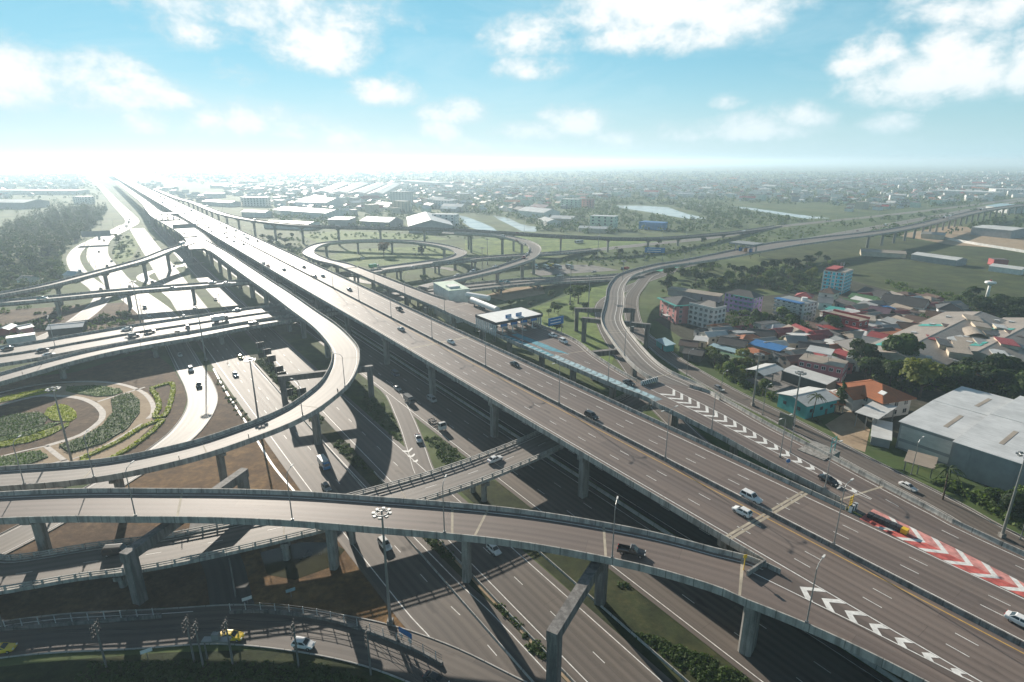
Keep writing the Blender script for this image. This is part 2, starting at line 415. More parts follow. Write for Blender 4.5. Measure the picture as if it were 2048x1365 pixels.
def viaduct(name, label, ctrl, step=4.0, surf='asphalt', lines=(), piers=None, pier_kind='single', par_l=True, par_r=True,
            rail=False, depth=1.8, girder=True, joints=(), portals=(), conc='concrete', ground_from=None):
    """an elevated road: one thing whose parts are surface, girder, parapets, piers and paint.
    par_l / par_r: True, False or a list of control parameter ranges"""
    path = Path(ctrl, step); root = empty(name, tuple(path.c[0]))
    tag(root, label, 'viaduct')
    def part(nm, mb, m, parent=None):
        if not mb.f: return None
        o = mb.build(nm, M[m]); o.parent = parent or root; o.matrix_parent_inverse = Matrix() if parent else Matrix.Translation(-Vector(path.c[0])); return o
    mb = MB(); strip(mb, path, -1, .34, 1, -.34, 0); part('road_surface', mb, surf)
    if girder:
        mb = MB(); D = depth
        sweep(mb, path, [(-1, 0, -.04), (-1, 0, -.42), (-.6, 0, -.72), (-.48, 0, -D), (.48, 0, -D), (.6, 0, -.72), (1, 0, -.42), (1, 0, -.04)])
        part('girder', mb, conc)
    for side, spec in ((-1, par_l), (1, par_r)):
        if spec is False: continue
        mb = MB(); mr = MB()
        for r in ([None] if spec is True else spec):
            k0, k1 = krange(path, r); s = side
            if rail:
                pr = [(s, s*.03, -.5), (s, s*.03, .28), (s, -s*.42, .28), (s, -s*.42, -.03)]
                m2 = rail_mesh(path, s, -s*.18, .27, k0, k1); o = len(mr.v); mr.v += m2.v; mr.f += [tuple(i+o for i in f) for f in m2.f]; mr.uv += m2.uv
            else:
                pr = [(s, s*.03, -.55), (s, s*.03, .98), (s, -s*.20, .98), (s, -s*.24, .35), (s, -s*.40, -.03)]
            if s > 0: pr = pr[::-1]
            sweep(mb, path, pr, k0, k1)
        p = part('parapet', mb, 'parapet' if conc == 'concrete' else conc)
        if mr.f: part('railing', mr, 'concrete_clean', p)
    if lines:
        for k, mb in paint_lines(path, lines, .010, 24 if name == 'main_viaduct' else 0):
            o = part('lane_marking', mb, k)
            if name == 'main_viaduct' and len(mb.f) > 200 and len(mb.v) == 4*len(mb.f) and mb.uv[0] is None: o['kind'] = 'stuff'
    for d, w, skew in joints:
        jm = MB()
        if isinstance(d, tuple): d = path.d_of(d[0])
        for o0, o1 in (((0, w*.42), (w*.62, w)) if w > .6 else ((0, w),)):
            jm.quad(path.pd(d+o0-skew, -1, .4, .016), path.pd(d+o0+skew, 1, -.4, .016), path.pd(d+o1+skew, 1, -.4, .016), path.pd(d+o1-skew, -1, .4, .016))
        part('expansion_joint', jm, 'joint')
    if piers:
        ds = piers if isinstance(piers, list) else list(np.arange(piers[0], path.d[-1]-2, piers[1]))
        for d in ds:
            c, n, hw = path.at_d(d)
            if c[2] < 3.2: continue
            part('pier', pier_mesh(c, n, hw, c[2], pier_kind), 'concrete')
    for p1, p2, zt, cw in portals:
        mb = MB(); p1 = Vector(p1); p2 = Vector(p2); d = (p2-p1).normalized(); e = d*.95
        mb.beam(Vector((p1.x, p1.y, zt-1.05))-e*1.3, Vector((p2.x, p2.y, zt-1.05))+e*1.3, cw, 2.1)
        for p in (p1, p2):
            mb.box(-.95, .95, -.95, .95, -.3, zt-2.05, math.atan2(d.y, d.x), (p.x, p.y, 0))
        part('pier', mb, 'concrete_dark')
    ROADS.append((path.c[:, :2], path.hw, path.c[:, 2]))
    return root, path

def street(name, ctrl, step=4.0, surf='asphalt_ground', lines=(), z=.09, kerb=False, label=None):
    path = Path(ctrl, step)
    mb = MB(); strip(mb, path, -1, 0, 1, 0, 0); o = mb.build(name, M[surf]); tag(o, label, None, None, 'structure')
    if kerb:
        mb = MB()
        for s in (-1, 1):
            pr = [(s, 0, -.05), (s, 0, .14), (s, s*.22, .14), (s, s*.22, -.05)]
            sweep(mb, path, pr if s > 0 else pr[::-1])
        mb.build('kerb', M['concrete_clean'], o)
    for k, mb in paint_lines(path, lines, .012):
        if mb.f: mb.build('lane_marking', M[k], o)
    ROADS.append((path.c[:, :2], path.hw, path.c[:, 2]))
    return o, path

def ctr(pts, w=None, z=None):
    """(s, q[, z[, w]]) tuples -> control points"""
    out = []
    for p in pts:
        zz = p[2] if len(p) > 2 else z; ww = p[3] if len(p) > 3 else w
        v = S(p[0], p[1], zz); out.append((v.x, v.y, zz, ww))
    return out

def edges(pts, z):
    """(s, q_left, q_right) -> control points of the middle line"""
    out = []
    for s, ql, qr in pts:
        v = S(s, (ql+qr)/2, z); out.append((v.x, v.y, z, qr-ql))
    return out

DASH = (3.0, 9.0)
# ground level sheets: ground 0, patches .03, roads .09
def near_d(path, v):
    return float(path.d[int(np.argmin(np.hypot(path.c[:, 0]-v[0], path.c[:, 1]-v[1])))])

def sc(pts, w):
    """(s, q, z) read at deck height 14 -> control points at their own height along the same sight line"""
    out = []
    for s, q, z, *ww in pts:
        k = (HC-z)/70.0; v = S(s*k, q*k, z); out.append((v.x, v.y, z, ww[0] if ww else w))
    return out

# ---- main viaduct: six lanes to the horizon, rising over the crossing bridge
def za(s): return 14.0+2.6*min(1, max(0, (s-215)/115.0))
ss = [-70, 0, 60, 120, 180, 215, 245, 275, 305, 335, 380, 450, 600, 1000, 1600, 2600, 4200]
A_CTRL = sc([(s, 102.8, za(s), 29.6) for s in ss], 29.6)
T44 = 1+44/60.0
al = [(0, q-102.8, w, d, None, m) for q, w, d, m in ((90.2, .22, None, 'paint'), (115.5, .22, None, 'paint'), (101.3, .2, None, 'paint_yellow'), (104.3, .2, None, 'paint'),
      (93.9, .16, DASH, 'paint'), (97.5, .16, DASH, 'paint'), (108.0, .16, DASH, 'paint'), (111.7, .16, DASH, 'paint'))]
A, A_P = viaduct('main_viaduct', 'wide six lane concrete viaduct running straight towards the hazy horizon', A_CTRL, 8, 'asphalt', al,
                 [83+42.0*k for k in range(34)], 'twin', par_l=[(T44, 99)], par_r=[(T44, 99)], joints=[(70+s, 1.5, 0) for s in (53, 197, 341, 485, 629)])
inv = Matrix.Translation(-Vector(A_P.c[0]))
mb = MB(); sweep(mb, A_P, [(0, -.42, -.02), (0, -.16, .3), (0, -.1, .85), (0, .1, .85), (0, .16, .3), (0, .42, -.02)][::-1])
o = mb.build('median_barrier', M['concrete_dark'], A); o.matrix_parent_inverse = inv

def gore(root, rootpath, poly, stripes, base, paint, z, group=2):
    """painted triangle: base sheet and chevron bars"""
    iv = Matrix.Translation(-Vector(rootpath.c[0]))
    if base:
        mb = MB(); mb.poly([S(s, q, z) for s, q in poly]); o = mb.build('gore_paint', M[base], root); o.matrix_parent_inverse = iv
    for k in range(0, len(stripes), group):
        mb = MB()
        for st in stripes[k:k+group]: mb.poly([S(s, q, z+.008) for s, q in st])
        o = mb.build('chevron_marking', M[paint], root); o.matrix_parent_inverse = iv

def chevrons(sa, sb, ql, qr, pitch, thick, lean):
    """V bars between the lines ql(s) and qr(s); lean > 0: the point is towards -s"""
    out = []; s = sa
    while s < sb:
        def arm(f0, f1):
            a = []
            for f, ds in ((f0, 0), (f1, 0)): a.append(f)
            return a
        L = lambda x: ql(x); Rr = lambda x: qr(x)
        m = lambda x: (ql(x)+qr(x))/2
        half = (qr(s)-ql(s))/2; e = lean*half
        if abs(half) < .25: s += pitch; continue
        p = [(s+e, L(s+e)), (s, m(s)), (s+e, Rr(s+e)), (s+e+thick, Rr(s+e+thick)), (s+thick, m(s+thick)), (s+e+thick, L(s+e+thick))]
        out.append([p[0], p[1], p[4], p[5]]); out.append([p[1], p[2], p[3], p[4]])
        s += pitch
    return out
def lin(tab):
    xs = [a for a, _ in tab]; ys = [b for _, b in tab]
    return lambda s: float(np.interp(s, xs, ys))

# ---- slip viaduct in front: joins the main deck at the lower right
eL = [(168, -66), (146.8, -25), (129.6, .5), (116, 18.5), (103, 33.3), (81.6, 55.9), (62.9, 71.2), (50, 79.0)]
E_CTRL = ctr(eL, 10.6, 13.96)+edges([(43, 76.2, 87.9), (31, 80.2, 88.3), (17.7, 82.9, 88.4), (0, 84.6, 88.4), (-30, 85.4, 88.4), (-70, 85.8, 88.4)], 13.96)
EV, E_P = viaduct('slip_viaduct', 'long curving single lane viaduct crossing in front with its own lamp posts', E_CTRL, 3, 'asphalt', [(1, -1.2, .2, None, None), (-1, 1.2, .2, None, (0, 8.0))],
        None, par_r=True, par_l=[(0, 8.05)], joints=[(near_d(Path(E_CTRL, 3), at(u, v, 14)), .5, k) for u, v, k in ((352, 1025, 2.2), (905, 1040, 1.2), (948, 1045, -.4), (1195, 1088, 1.0), (1490, 1170, 1.0))],
        portals=[(S(119.5, -6.5), S(139, 17.5), 12.25, 2.0), (S(57, 48.6), S(66.4, 68.2), 12.25, 1.9)])
def add_piers(root, path, pts, kind='single'):
    for p in pts:
        d = near_d(path, p); c, n, hw = path.at_d(d)
        o = pier_mesh(c, n, hw, c[2], kind).build('pier', M['concrete'], root); o.matrix_parent_inverse = Matrix.Translation(-Vector(path.c[0]))
add_piers(EV, E_P, [S(43.5, 79.5)], 'broad')
add_piers(EV, E_P, [(-38.5, 101), (-10.1, 97.8), at(130, 1095), S(150, -35), S(15, 86), S(-30, 87)])
eg = lin([(13.9, 89.8), (27.9, 87.2), (39.5, 84.7), (44, 84.2)]); ar = lin([(0, 90.0), (60, 90.0)])
gore(A, A_P, [], chevrons(-6, 39, lin([(-10, 89.6), (13.9, 89.0), (27.9, 87.2), (39.5, 85.0), (46, 84.2)]), ar, 3.6, 1.2, -.95), None, 'paint', 14.022)
mb = MB(); mb.poly([S(s, q, 14.006) for s, q in ((44.5, 84.4), (44.5, 88.6), (14, 88.6), (-10, 88.6), (-10, 88.0), (14, 87.6), (28, 86.6))]); o = mb.build('road_surface', M['asphalt'], A); o.matrix_parent_inverse = inv
mb = MB()
for (a, b) in (((46, 84.0), (28, 87.1)), ((28, 87.1), (14, 89.2)), ((14, 89.2), (-12, 90.0))):
    mb.quad(S(a[0], a[1]-.1, 14.024), S(b[0], b[1]-.1, 14.024), S(b[0], b[1]+.1, 14.024), S(a[0], a[1]+.1, 14.024))
o = mb.build('lane_marking', M['paint'], A); o.matrix_parent_inverse = inv
mb = MB(); mb.beam(S(45.2, 82.6, 14.5), S(45.2, 88.0, 14.5), .35, 1.1); o = mb.build('parapet', M['concrete'], A); o.matrix_parent_inverse = inv

# ---- toll viaduct to the right of the main one, with the merging ramp
bt = [(-70, 117.7, 125), (-20, 117.7, 127), (25, 117.8, 130), (35, 117.9, 131.7), (43, 119, 133.4), (50, 120.4, 135), (63, 121.6, 138.2), (79, 124.2, 141.6), (95, 126, 146.2), (104, 126.5, 148),
      (112, 126.8, 144), (119, 127, 137), (130, 127, 138), (151, 127, 143.3), (173, 127.3, 150.4), (206, 127.8, 151.4), (240, 128.3, 151), (262, 128.8, 142), (300, 129, 140.3), (382, 129.3, 139.7)]
B_CTRL = edges(bt, 13.99)
B, B_P = viaduct('toll_viaduct', 'viaduct beside the main one that carries the toll plaza and painted chevrons', B_CTRL, 4, 'asphalt',
        [(-1, 1.3, .2, None, (6.2, 19)), (1, -1.4, .2, None, (0, 9.3)), (1, -1.4, .2, None, (11.5, 19)), (-1, 5.2, .15, DASH, (12, 19)), (-1, 8.8, .15, DASH, (12.6, 16.6)), (1, -4.6, .15, DASH, (0, 4.2))],
        [105+24.0*k for k in range(14)], 'single', par_l=[(4.2, 19)], par_r=[(0, 9.2), (11.3, 16.2), (17.0, 19)],
        joints=[(70+46.5, .5, 0), (70+124, .4, 0), (70+160, .35, 0), (70+217, .4, 0), (70+249, .4, 0)])
ivb = Matrix.Translation(-Vector(B_P.c[0]))
wl = lin([(44, 126.0), (48, 125.8), (65.8, 128.5), (84.4, 131.5), (119.3, 135.6)]); wr = lin([(44, 126.4), (46.8, 127.0), (62.6, 130.8), (88.8, 137.4), (118.5, 142.4)])
gore(B, B_P, [], chevrons(47, 108, wl, wr, 3.5, 1.2, .95), None, 'paint', 14.014)
mb = MB()
for f in (wl, wr):
    for s in range(44, 118, 3): mb.quad(S(s, f(s)-.1, 14.016), S(s, f(s)+.1, 14.016), S(s+3, f(s+3)+.1, 14.016), S(s+3, f(s+3)-.1, 14.016))
o = mb.build('lane_marking', M['paint'], B); o.matrix_parent_inverse = ivb
rl = lin([(-40, 117.0), (0, 117.0), (13.9, 116.0), (24.7, 115.6), (42, 116.6)]); rr = lin([(-40, 117.2), (0, 119.6), (16, 120.2), (27.4, 121.6), (42, 122.6)])
gore(A, A_P, [(s, rl(s)) for s in (-10, 0, 14, 25, 42)]+[(s, rr(s)) for s in (42, 27, 16, 0, -10)], chevrons(-12, 37, rl, rr, 3.9, 1.25, 1.0), 'paint_red', 'paint', 14.03)
gore(A, A_P, [], [[(s, (rl(s)+rr(s))/2) for s in (-10, 0, 14, 25, 42)]+[(s, rr(s)) for s in (42, 27, 16, 0, -10)]], None, 'paint_pink', 14.0265, 1)
gore(B, B_P, [], [[(107, 128.4), (158, 128.4), (158, 132.0), (107, 132.0)]], None, 'paint_band', 14.004, 1)
bl = lin([(100, 128.6), (170, 129.0), (210, 129.2)])
st = [[(s, 128.5), (s+2.0, 128.5), (s+.9, 130.2), (s+2.0, 131.9), (s, 131.9), (s-1.1, 130.2)] for s in np.arange(110, 158, 2.9)]
gore(B, B_P, [], [h for p in st for h in ([p[0], p[1], p[2], p[5]], [p[5], p[2], p[3], p[4]])], None, 'paint_pale_blue', 14.016)
gore(B, B_P, [], [[(158.6, 128.5), (191, 128.5), (191, 131.5), (158.6, 131.5)], [(164, 133.4), (190, 133.4), (190, 136.8), (156, 136.8)]], None, 'paint_blue', 14.010, 1)
gore(B, B_P, [], [[(s, 128.7), (s+.9, 128.7), (s+.9, 131.2), (s, 131.2)] for s in np.arange(160, 190, 2.9)], None, 'paint_pale_blue', 14.016, 1)

# ---- ramp with the S bend from the right, over its own toll booths further off
cp = [(2600, 360), (2160, 398), (1983, 419), (1811, 457), (1636, 480.6), (1563, 490), (1446, 512), (1373, 525), (1317, 533), (1258.6, 549), (1239, 564.5), (1231, 582), (1230, 598), (1227, 617), (1223, 637), (1229, 656), (1243, 676), (1262.5, 701), (1288, 728.5), (1321, 752)]
wc = {3: 15, 4: 20, 5: 22, 6: 17, 7: 12.5}
C_CTRL = [(*at(u, v, 13.96)[:2], 13.96, wc.get(k, 14.0 if k < 3 else 9.8)) for k, (u, v) in enumerate(cp)]
v = S(110, 146.0); C_CTRL.append((v.x, v.y, 13.96, 9.6)); v = S(98, 141.6); C_CTRL.append((v.x, v.y, 13.96, 9.0))
C_CTRL = C_CTRL[1:]
CV, C_P = viaduct('ramp_viaduct', 'S shaped viaduct ramp swinging in from the far right to join the toll viaduct', C_CTRL, 4, 'asphalt_pale', [(-1, 1.2, .2, None, None), (1, -1.2, .2, None, (0, 18)), (-1, 3.4, .2, None, (7, 19))],
        [60+30.0*k for k in range(30)], 'single', par_r=[(0, 18.3)], par_l=True, conc='concrete_clean',
        joints=[(near_d(Path(C_CTRL, 4), at(u, v, 14)), .35, 0) for u, v in ((1228, 592), (1224, 640), (1231, 662), (1234, 667), (1320, 752))],
        portals=[(S(214.3, 191.5), S(197, 214), 12.25, 1.7), (S(198, 182.0), S(173, 198.4), 12.25, 1.9), (S(157.5, 151), S(151.5, 167.5), 12.25, 1.9)])

# ---- the far left trunk viaduct, its loop and its branch
G_CTRL = sc([(s, q, 16.45, w) for s, q, w in ((545, 66.5, 20), (595, 70.0, 19), (662, 72.6, 19), (750, 72, 22), (840, 70.5, 26), (920, 68, 24), (1022, 66, 16), (1350, 70, 13), (2600, 70, 13))], 12)
G, G_P = viaduct('trunk_viaduct', 'distant viaduct left of the main one where two ramps split off', G_CTRL, 10, 'asphalt_pale', [(-1, 1, .2, None, None), (1, -1, .2, None, None), (0, 0, .15, DASH, None)], [40+40*k for k in range(14)], 'twin', par_l=[(.9, 99)])
f3 = [(600, 71.3), (506.5, 73.4), (444.3, 73.5), (375, 73.6), (325, 73.9), (281.8, 73.4), (245.4, 73.0), (214.9, 69.9), (200.8, 65.9), (189.2, 60.8), (178.4, 54.5), (170.6, 47.8), (162.7, 39), (158.2, 31), (155.7, 23.7), (152.9, 11.9), (152.8, .5), (154.5, -9.7), (158.4, -19.5), (163.3, -29.1), (172, -46), (184, -66)]
fz = [16.4, 16.4, 16.3, 15.6, 15.0, 14.4]+[14.0]*8+[13.7, 13.1, 12.6, 12.2, 11.9, 11.6, 11.2, 10.8]
F_CTRL = sc([(s, q, z) for (s, q), z in zip(f3, fz)], 10.0)
FV, F_P = viaduct('loop_viaduct', 'single lane viaduct curling round a tight bend and leaving past the garden', F_CTRL, 3, 'asphalt_pale', [(-1, 1.1, .18, None, None), (1, -1.1, .18, None, None)],
        [45+36.0*k for k in range(9)], 'single', par_l=True, par_r=[(.75, 21)], joints=[(near_d(Path(F_CTRL, 3), at(u, v, 14)), .3, 0) for u, v in ((690, 718), (610, 815), (425, 893), (172, 946))],
        portals=[(S(200.5, 42.6), S(192.5, 71.5), 12.25, 1.7)])
add_piers(FV, F_P, [at(651, 885), at(441, 975), at(300, 940), at(60, 990)])
H_CTRL = sc([(s, q, z) for s, q, z in ((596, 62.5, 16.3), (577, 58.8, 16.2), (545, 41, 15.6), (502.5, 21.5, 14.6), (460.6, -7.6, 13.6), (428.8, -31.5, 13), (412.9, -52, 12.6), (395, -80, 12))], 9.0)
H, H_P = viaduct('branch_viaduct', 'narrow viaduct branching down to the left from the distant trunk viaduct', H_CTRL, 4, 'asphalt_pale', [(-1, 1, .18, None, None), (1, -1, .18, None, None)], [52+38.0*k for k in range(6)], 'single', par_l=[(.4, 99)])

# ---- crossing bridges at middle height
I_CTRL = ctr([(430, -110, 10.3), (409, -52, 10.3), (405, .8, 10.3), (397.5, 43.7, 10.3), (393, 68, 10.3), (388, 100, 10.0), (389, 130, 9.0), (391, 153, 8.0), (397.6, 220, 7.8), (397.6, 262, 7.5), (396, 294, 6.6), (405, 345, 3.4), (418, 396, .25)], 11.0)
I, I_P = viaduct('upper_crossing_bridge', 'bridge crossing under the main viaduct, third from the front, with a green lorry', I_CTRL, 5, 'asphalt_pale', [(-1, 1, .18, None, None), (1, -1, .18, None, None), (0, 0, .15, DASH, None)], [18+34.0*k for k in range(12)], 'low')
jm = [(318, -120), (312, -80), (305, -42), (309, -15), (312.5, 7), (314, 30), (316, 55), (315, 80), (314, 110), (314, 150)]
J_CTRL = ctr([(s, q, 7.0, 29.5 if q < 100 else 24) for s, q in jm]+[(313, 184, 6.2, 21), (312, 230, 4.8, 20), (308, 262, 3.0, 19), (303, 300, 1.0, 18), (303, 330, .2, 17)])
J, J_P = viaduct('wide_crossing_bridge', 'broad bridge with a median that carries lorries under the loop and main viaducts', J_CTRL, 5, 'asphalt_pale', [(-1, 1, .18, None, None), (1, -1, .18, None, None), (-.5, 0, .15, DASH, None), (.5, 0, .15, DASH, None)], [30+30.0*k for k in range(13)], 'low')
mb = MB(); sweep(mb, J_P, [(-.02, -.5, 0), (-.02, -.4, .7), (-.02, .4, .7), (-.02, .5, 0)][::-1]); o = mb.build('median_barrier', M['concrete'], J); o.matrix_parent_inverse = Matrix.Translation(-Vector(J_P.c[0]))
J2_CTRL = ctr([(242, -100, 6.9), (262, -58, 6.9), (271.5, -40, 6.9), (282, -23, 6.9), (288.5, -7, 6.9), (291.3, 10, 6.9), (292.5, 28, 6.9), (296, 45, 6.9), (298, 70, 6.9), (299, 95, 6.9)], 11.5)
J2, J2_P = viaduct('side_ramp_bridge', 'narrow ramp bridge running along the near side of the broad bridge above the garden', J2_CTRL, 4, 'asphalt_pale', [(-1, 1, .18, None, None), (1, -1, .18, None, None)], None)
add_piers(J2, J2_P, [at(127, 760), at(312.5, 724), at(462.5, 697), S(292, 70)])
K_CTRL = [(*S(s*(HC-z)/76.4, q*(HC-z)/76.4)[:2], z, 10.6) for s, q, z in ((160, -75, 3.4), (140, -38, 3.9), (132.4, -28, 4.2), (127.5, -14, 4.7), (122, 0, 5.4), (116.5, 24, 6.8), (113.5, 48, 7.5), (112.8, 66, 7.6), (114, 85, 7.6), (116, 100, 7.6), (119, 128, 7.6), (124, 150, 7.4))]
KV, K_P = viaduct('low_bridge', 'low two lane bridge with concrete railings passing below both the main and the slip viaduct', K_CTRL, 3, 'asphalt_pale', [(-1, 1.1, .18, None, None), (1, -1.1, .18, None, None), (0, 0, .15, DASH, None)], None, rail=True, depth=1.4,
        joints=[(near_d(Path(K_CTRL, 3), at(u, v, 7.6)), .22, 0) for u, v in ((995, 938), (805, 985), (560, 1065))])
add_piers(KV, K_P, [at(967, 1011), at(700, 1075), at(575, 1110), at(240, 1190), S(118, 118)], 'low')

# ---- the long viaduct behind, its bend down to the toll viaduct and the loop
R_CTRL = [(*S(s, q)[:2], z, w) for s, q, z, w in ((1700, 122, 18, 10), (1250, 122, 18.6, 10), (1094, 128, 19, 10), (881, 127.5, 19, 10), (788, 132, 19, 10), (707, 145, 19, 10), (635, 169, 19, 10), (580, 207, 19, 10), (517, 272, 19, 10), (468, 314, 17.6, 10), (420, 359, 15.3, 10), (390, 438, 10.5, 10), (401, 576, 5, 10), (424, 690, 1.2, 10), (435, 744, .2, 10))]
RV, R_P = viaduct('far_viaduct', 'long dark edged viaduct passing behind the loops from the far left to the canal side', R_CTRL, 8, 'asphalt_pale', [(-1, 1, .18, None, None), (1, -1, .18, None, None)], [250+46.0*k for k in range(34)], 'single', conc='concrete_dark')
r2 = [(512, 276, 18.6), (500, 284, 18.2), (464, 306, 17.5), (423, 305, 17), (386, 293, 16.5), (358, 274, 16), (334.5, 250, 15.7), (321.6, 227.6, 15.4), (310, 204, 15), (302, 180.5, 14.6), (297.5, 165, 14.3), (290, 143, 13.93)]
R2_CTRL = [(*S(s*(84-z)/68, q*(84-z)/68)[:2], z, 9.6) for s, q, z in r2]
R2V, R2_P = viaduct('bending_ramp_viaduct', 'ramp viaduct with a line of cars bending down to the toll viaduct', R2_CTRL, 4, 'asphalt_pale', [(-1, 1, .18, None, None), (1, -1, .18, None, None)], [28+34.0*k for k in range(11)], 'single', par_l=True, par_r=[(.8, 10.4)], conc='concrete_clean')
qz = [13.95, 13.6, 13.3, 13, 12.5, 12, 11.5, 11, 10.6, 10.2, 10, 9.6, 8.6]
q3 = [(384, 134.4), (400, 133.6), (429.5, 128.8), (471.7, 132), (509.4, 153.4), (516, 178.2), (504, 206.8), (476.4, 228.5), (435.7, 236.8), (396.5, 229.6), (376, 208.2), (372.6, 189.8), (368, 150)]
Q_CTRL = sc([(s, q, z) for (s, q), z in zip(q3, qz)], 9.6)
QV, Q_P = viaduct('ring_ramp_viaduct', 'round loop ramp viaduct circling a lawn with a rust brown tree', Q_CTRL, 4, 'asphalt_pale', [(-1, 1, .18, None, None), (1, -1, .18, None, None)], [24+32.0*k for k in range(13)], 'single', par_l=[(0, 11.0)], par_r=True, conc='concrete_clean')

# ---- roads on the ground
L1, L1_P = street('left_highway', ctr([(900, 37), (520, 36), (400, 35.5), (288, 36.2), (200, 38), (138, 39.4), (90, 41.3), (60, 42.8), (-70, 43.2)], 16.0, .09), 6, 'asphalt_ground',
        [(-1, 1.4, .2, None, None), (1, -2.2, .2, None, None), (0, -1.6, .15, DASH, None), (0, 2.2, .15, DASH, (0, 4.5))])
L2, L2_P = street('middle_highway', ctr([(900, 60), (520, 58), (290, 57.6), (200, 57.4), (130, 58), (60, 58.8), (-70, 60)], 13.4, .085), 6, 'asphalt_ground', [(-1, 1.5, .2, None, None), (1, -1.6, .2, None, None), (0, 0, .15, DASH, None)])
L3, L3_P = street('slip_road', ctr([(205, 80), (190, 79), (172, 74.6), (158, 70.7), (143, 66), (132, 62.6), (118, 60)], 6.2, .095), 3, 'asphalt_ground', [(-1, .5, .15, None, None), (1, -.5, .15, None, (1, 5))])
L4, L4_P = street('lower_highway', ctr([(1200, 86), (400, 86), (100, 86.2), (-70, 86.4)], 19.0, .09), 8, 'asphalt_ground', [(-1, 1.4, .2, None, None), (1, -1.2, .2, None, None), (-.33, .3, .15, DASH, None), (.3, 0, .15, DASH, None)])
L5, L5_P = street('shaded_highway', ctr([(1200, 107), (400, 107), (-70, 107)], 18.0, .09), 8, 'asphalt_shaded', [(-1, 1.4, .2, None, None), (1, -1.2, .2, None, None), (-.33, .3, .15, DASH, None), (.3, 0, .15, DASH, None)])
MR, M_P = street('garden_road', ctr([(393, 17), (350, 19.5), (307, 19.8), (264, 20.3), (243, 20.6), (225.7, 19.6), (212, 16.2), (199.4, 10.7), (191, 4.9), (185, -.2), (178, -7.8), (166, -20.8), (157, -34), (146, -56), (135, -80)], 9.6, .10), 3, 'asphalt_pale', [(-1, .9, .18, None, None), (1, -.9, .18, None, None)], kerb=True)
FL, FL_P = street('left_trunk_road', ctr([(3600, -10), (2555, 20, .08, 16), (1421, 33.6), (1144, 38), (998, 37), (896, 19), (791, -1.6), (664, -7.7), (565, -2), (489, 3.6), (393, 16), (350, 19.4)], 17, .08), 8, 'asphalt_pale', [(-1, 1, .2, None, None), (1, -1, .2, None, None), (0, -2, .15, DASH, None), (0, 2.5, .15, DASH, None)])
FL2, FL2_P = street('left_side_road', ctr([(960, 26), (842, 2), (753, -18), (676, -25.5), (608, -24), (537, -17.5), (480, -9), (440, -8), (380, -22), (345, -40)], 10, .10), 6, 'asphalt_pale', [(-1, .8, .18, None, None), (1, -.8, .18, None, None)])
DR, D_P = street('service_road', ctr([(310, 420), (300, 348), (272, 300), (245, 264), (200.7, 221.3), (172, 205), (151.6, 195), (120, 184.4), (94, 178.4), (60.6, 169.1), (40, 164), (24.5, 159), (-20, 150), (-70, 142)], 8.6, .09), 4, 'asphalt_ground', [(-1, .7, .16, None, None), (1, -.7, .16, None, None)], kerb=True)
gore(L2, type('P', (), {'c': [(0, 0, 0)]}), [], chevrons(128, 147, lin([(120, 62.6), (150, 62.8)]), lin([(124, 62.8), (135, 63.2), (143, 65.0), (150, 67.0)]), 3.4, 1.0, .9), None, 'paint', .115)
D2, D2_P = street('underpass_road', ctr([(318, 420), (294, 353), (278, 303), (262, 265), (248, 242), (226.6, 221.5), (207, 205.7), (186, 191), (159.4, 174), (120, 150), (60, 128), (-40, 118)], 8.0, .075), 4, 'asphalt_ground', [(-1, .7, .16, None, None), (1, -.7, .16, None, None)])
JR, JR_P = street('right_trunk_road', ctr([(303, 330), (312, 374), (324, 468), (336, 624), (360, 930), (394, 1347), (470, 2400)], 17, .09), 8, 'asphalt_pale', [(-1, 1, .2, None, None), (1, -1, .2, None, None), (0, 0, .15, DASH, None)])
mb = MB(); strip(mb, JR_P, -1, 9.5, 1, -1.5, .006, *krange(JR_P, (.55, 1.7))); o = mb.build('lane_marking', M['paint_green'], JR)
IR, IR_P = street('canal_road', ctr([(418, 396), (415, 470), (411, 539), (418, 640), (432, 744), (431, 880), (427, 1042), (433, 1461), (470, 2400)], 15, .085), 8, 'asphalt_pale', [(-1, 1, .2, None, None), (1, -1, .2, None, None), (0, 0, .15, DASH, None)])
OR_, O_P = street('local_road', ctr([(133, -60), (123, -28), (110.3, -5.5), (101.3, 9), (86.5, 24.3), (73, 33.8), (58, 41)], 9.4, .12), 3, 'asphalt_ground', [(-1, 1.1, .16, None, (0, 2.2))], kerb=True)
NR, N_P = street('underpass_lane', ctr([(103, 8), (112, 8.5), (122, 9), (137, 8), (146, 10)], 7.5, .08), 3, 'asphalt_shaded')
SL, SL_P = street('small_loop_road', ctr([(560, 66, .1), (553, 52, .1), (545, 40, .1), (535, 28, .1), (520, 20, .1), (503, 19, .1), (488, 22, .1), (455, 28, .1), (400, 33, .1)], 8, .1), 4, 'asphalt_pale', [(-1, .6, .16, None, None), (1, -.6, .16, None, None)])
ring = [(383, 158), (395, 150), (415, 148), (432, 158), (440, 178), (436, 205), (418, 222), (400, 226)]
SR, SR_P = street('inner_ring_road', ctr(ring, 7, .1), 4, 'asphalt_pale', [(-1, .6, .16, None, None), (1, -.6, .16, None, None)], kerb=True)
# ------------------------------------------------------------------ ground patches, water, garden
def patch(name, px, z, m, parent=None):
    mb = MB(); pts = [at(u, v, z) for u, v in px]
    ar = sum(pts[k].x*pts[k-1].y-pts[k-1].x*pts[k].y for k in range(len(pts)))
    if ar > 0: pts.reverse()
    mb.poly(pts); o = mb.build(name, M[m], parent); tag(o, None, None, None, 'structure'); return o

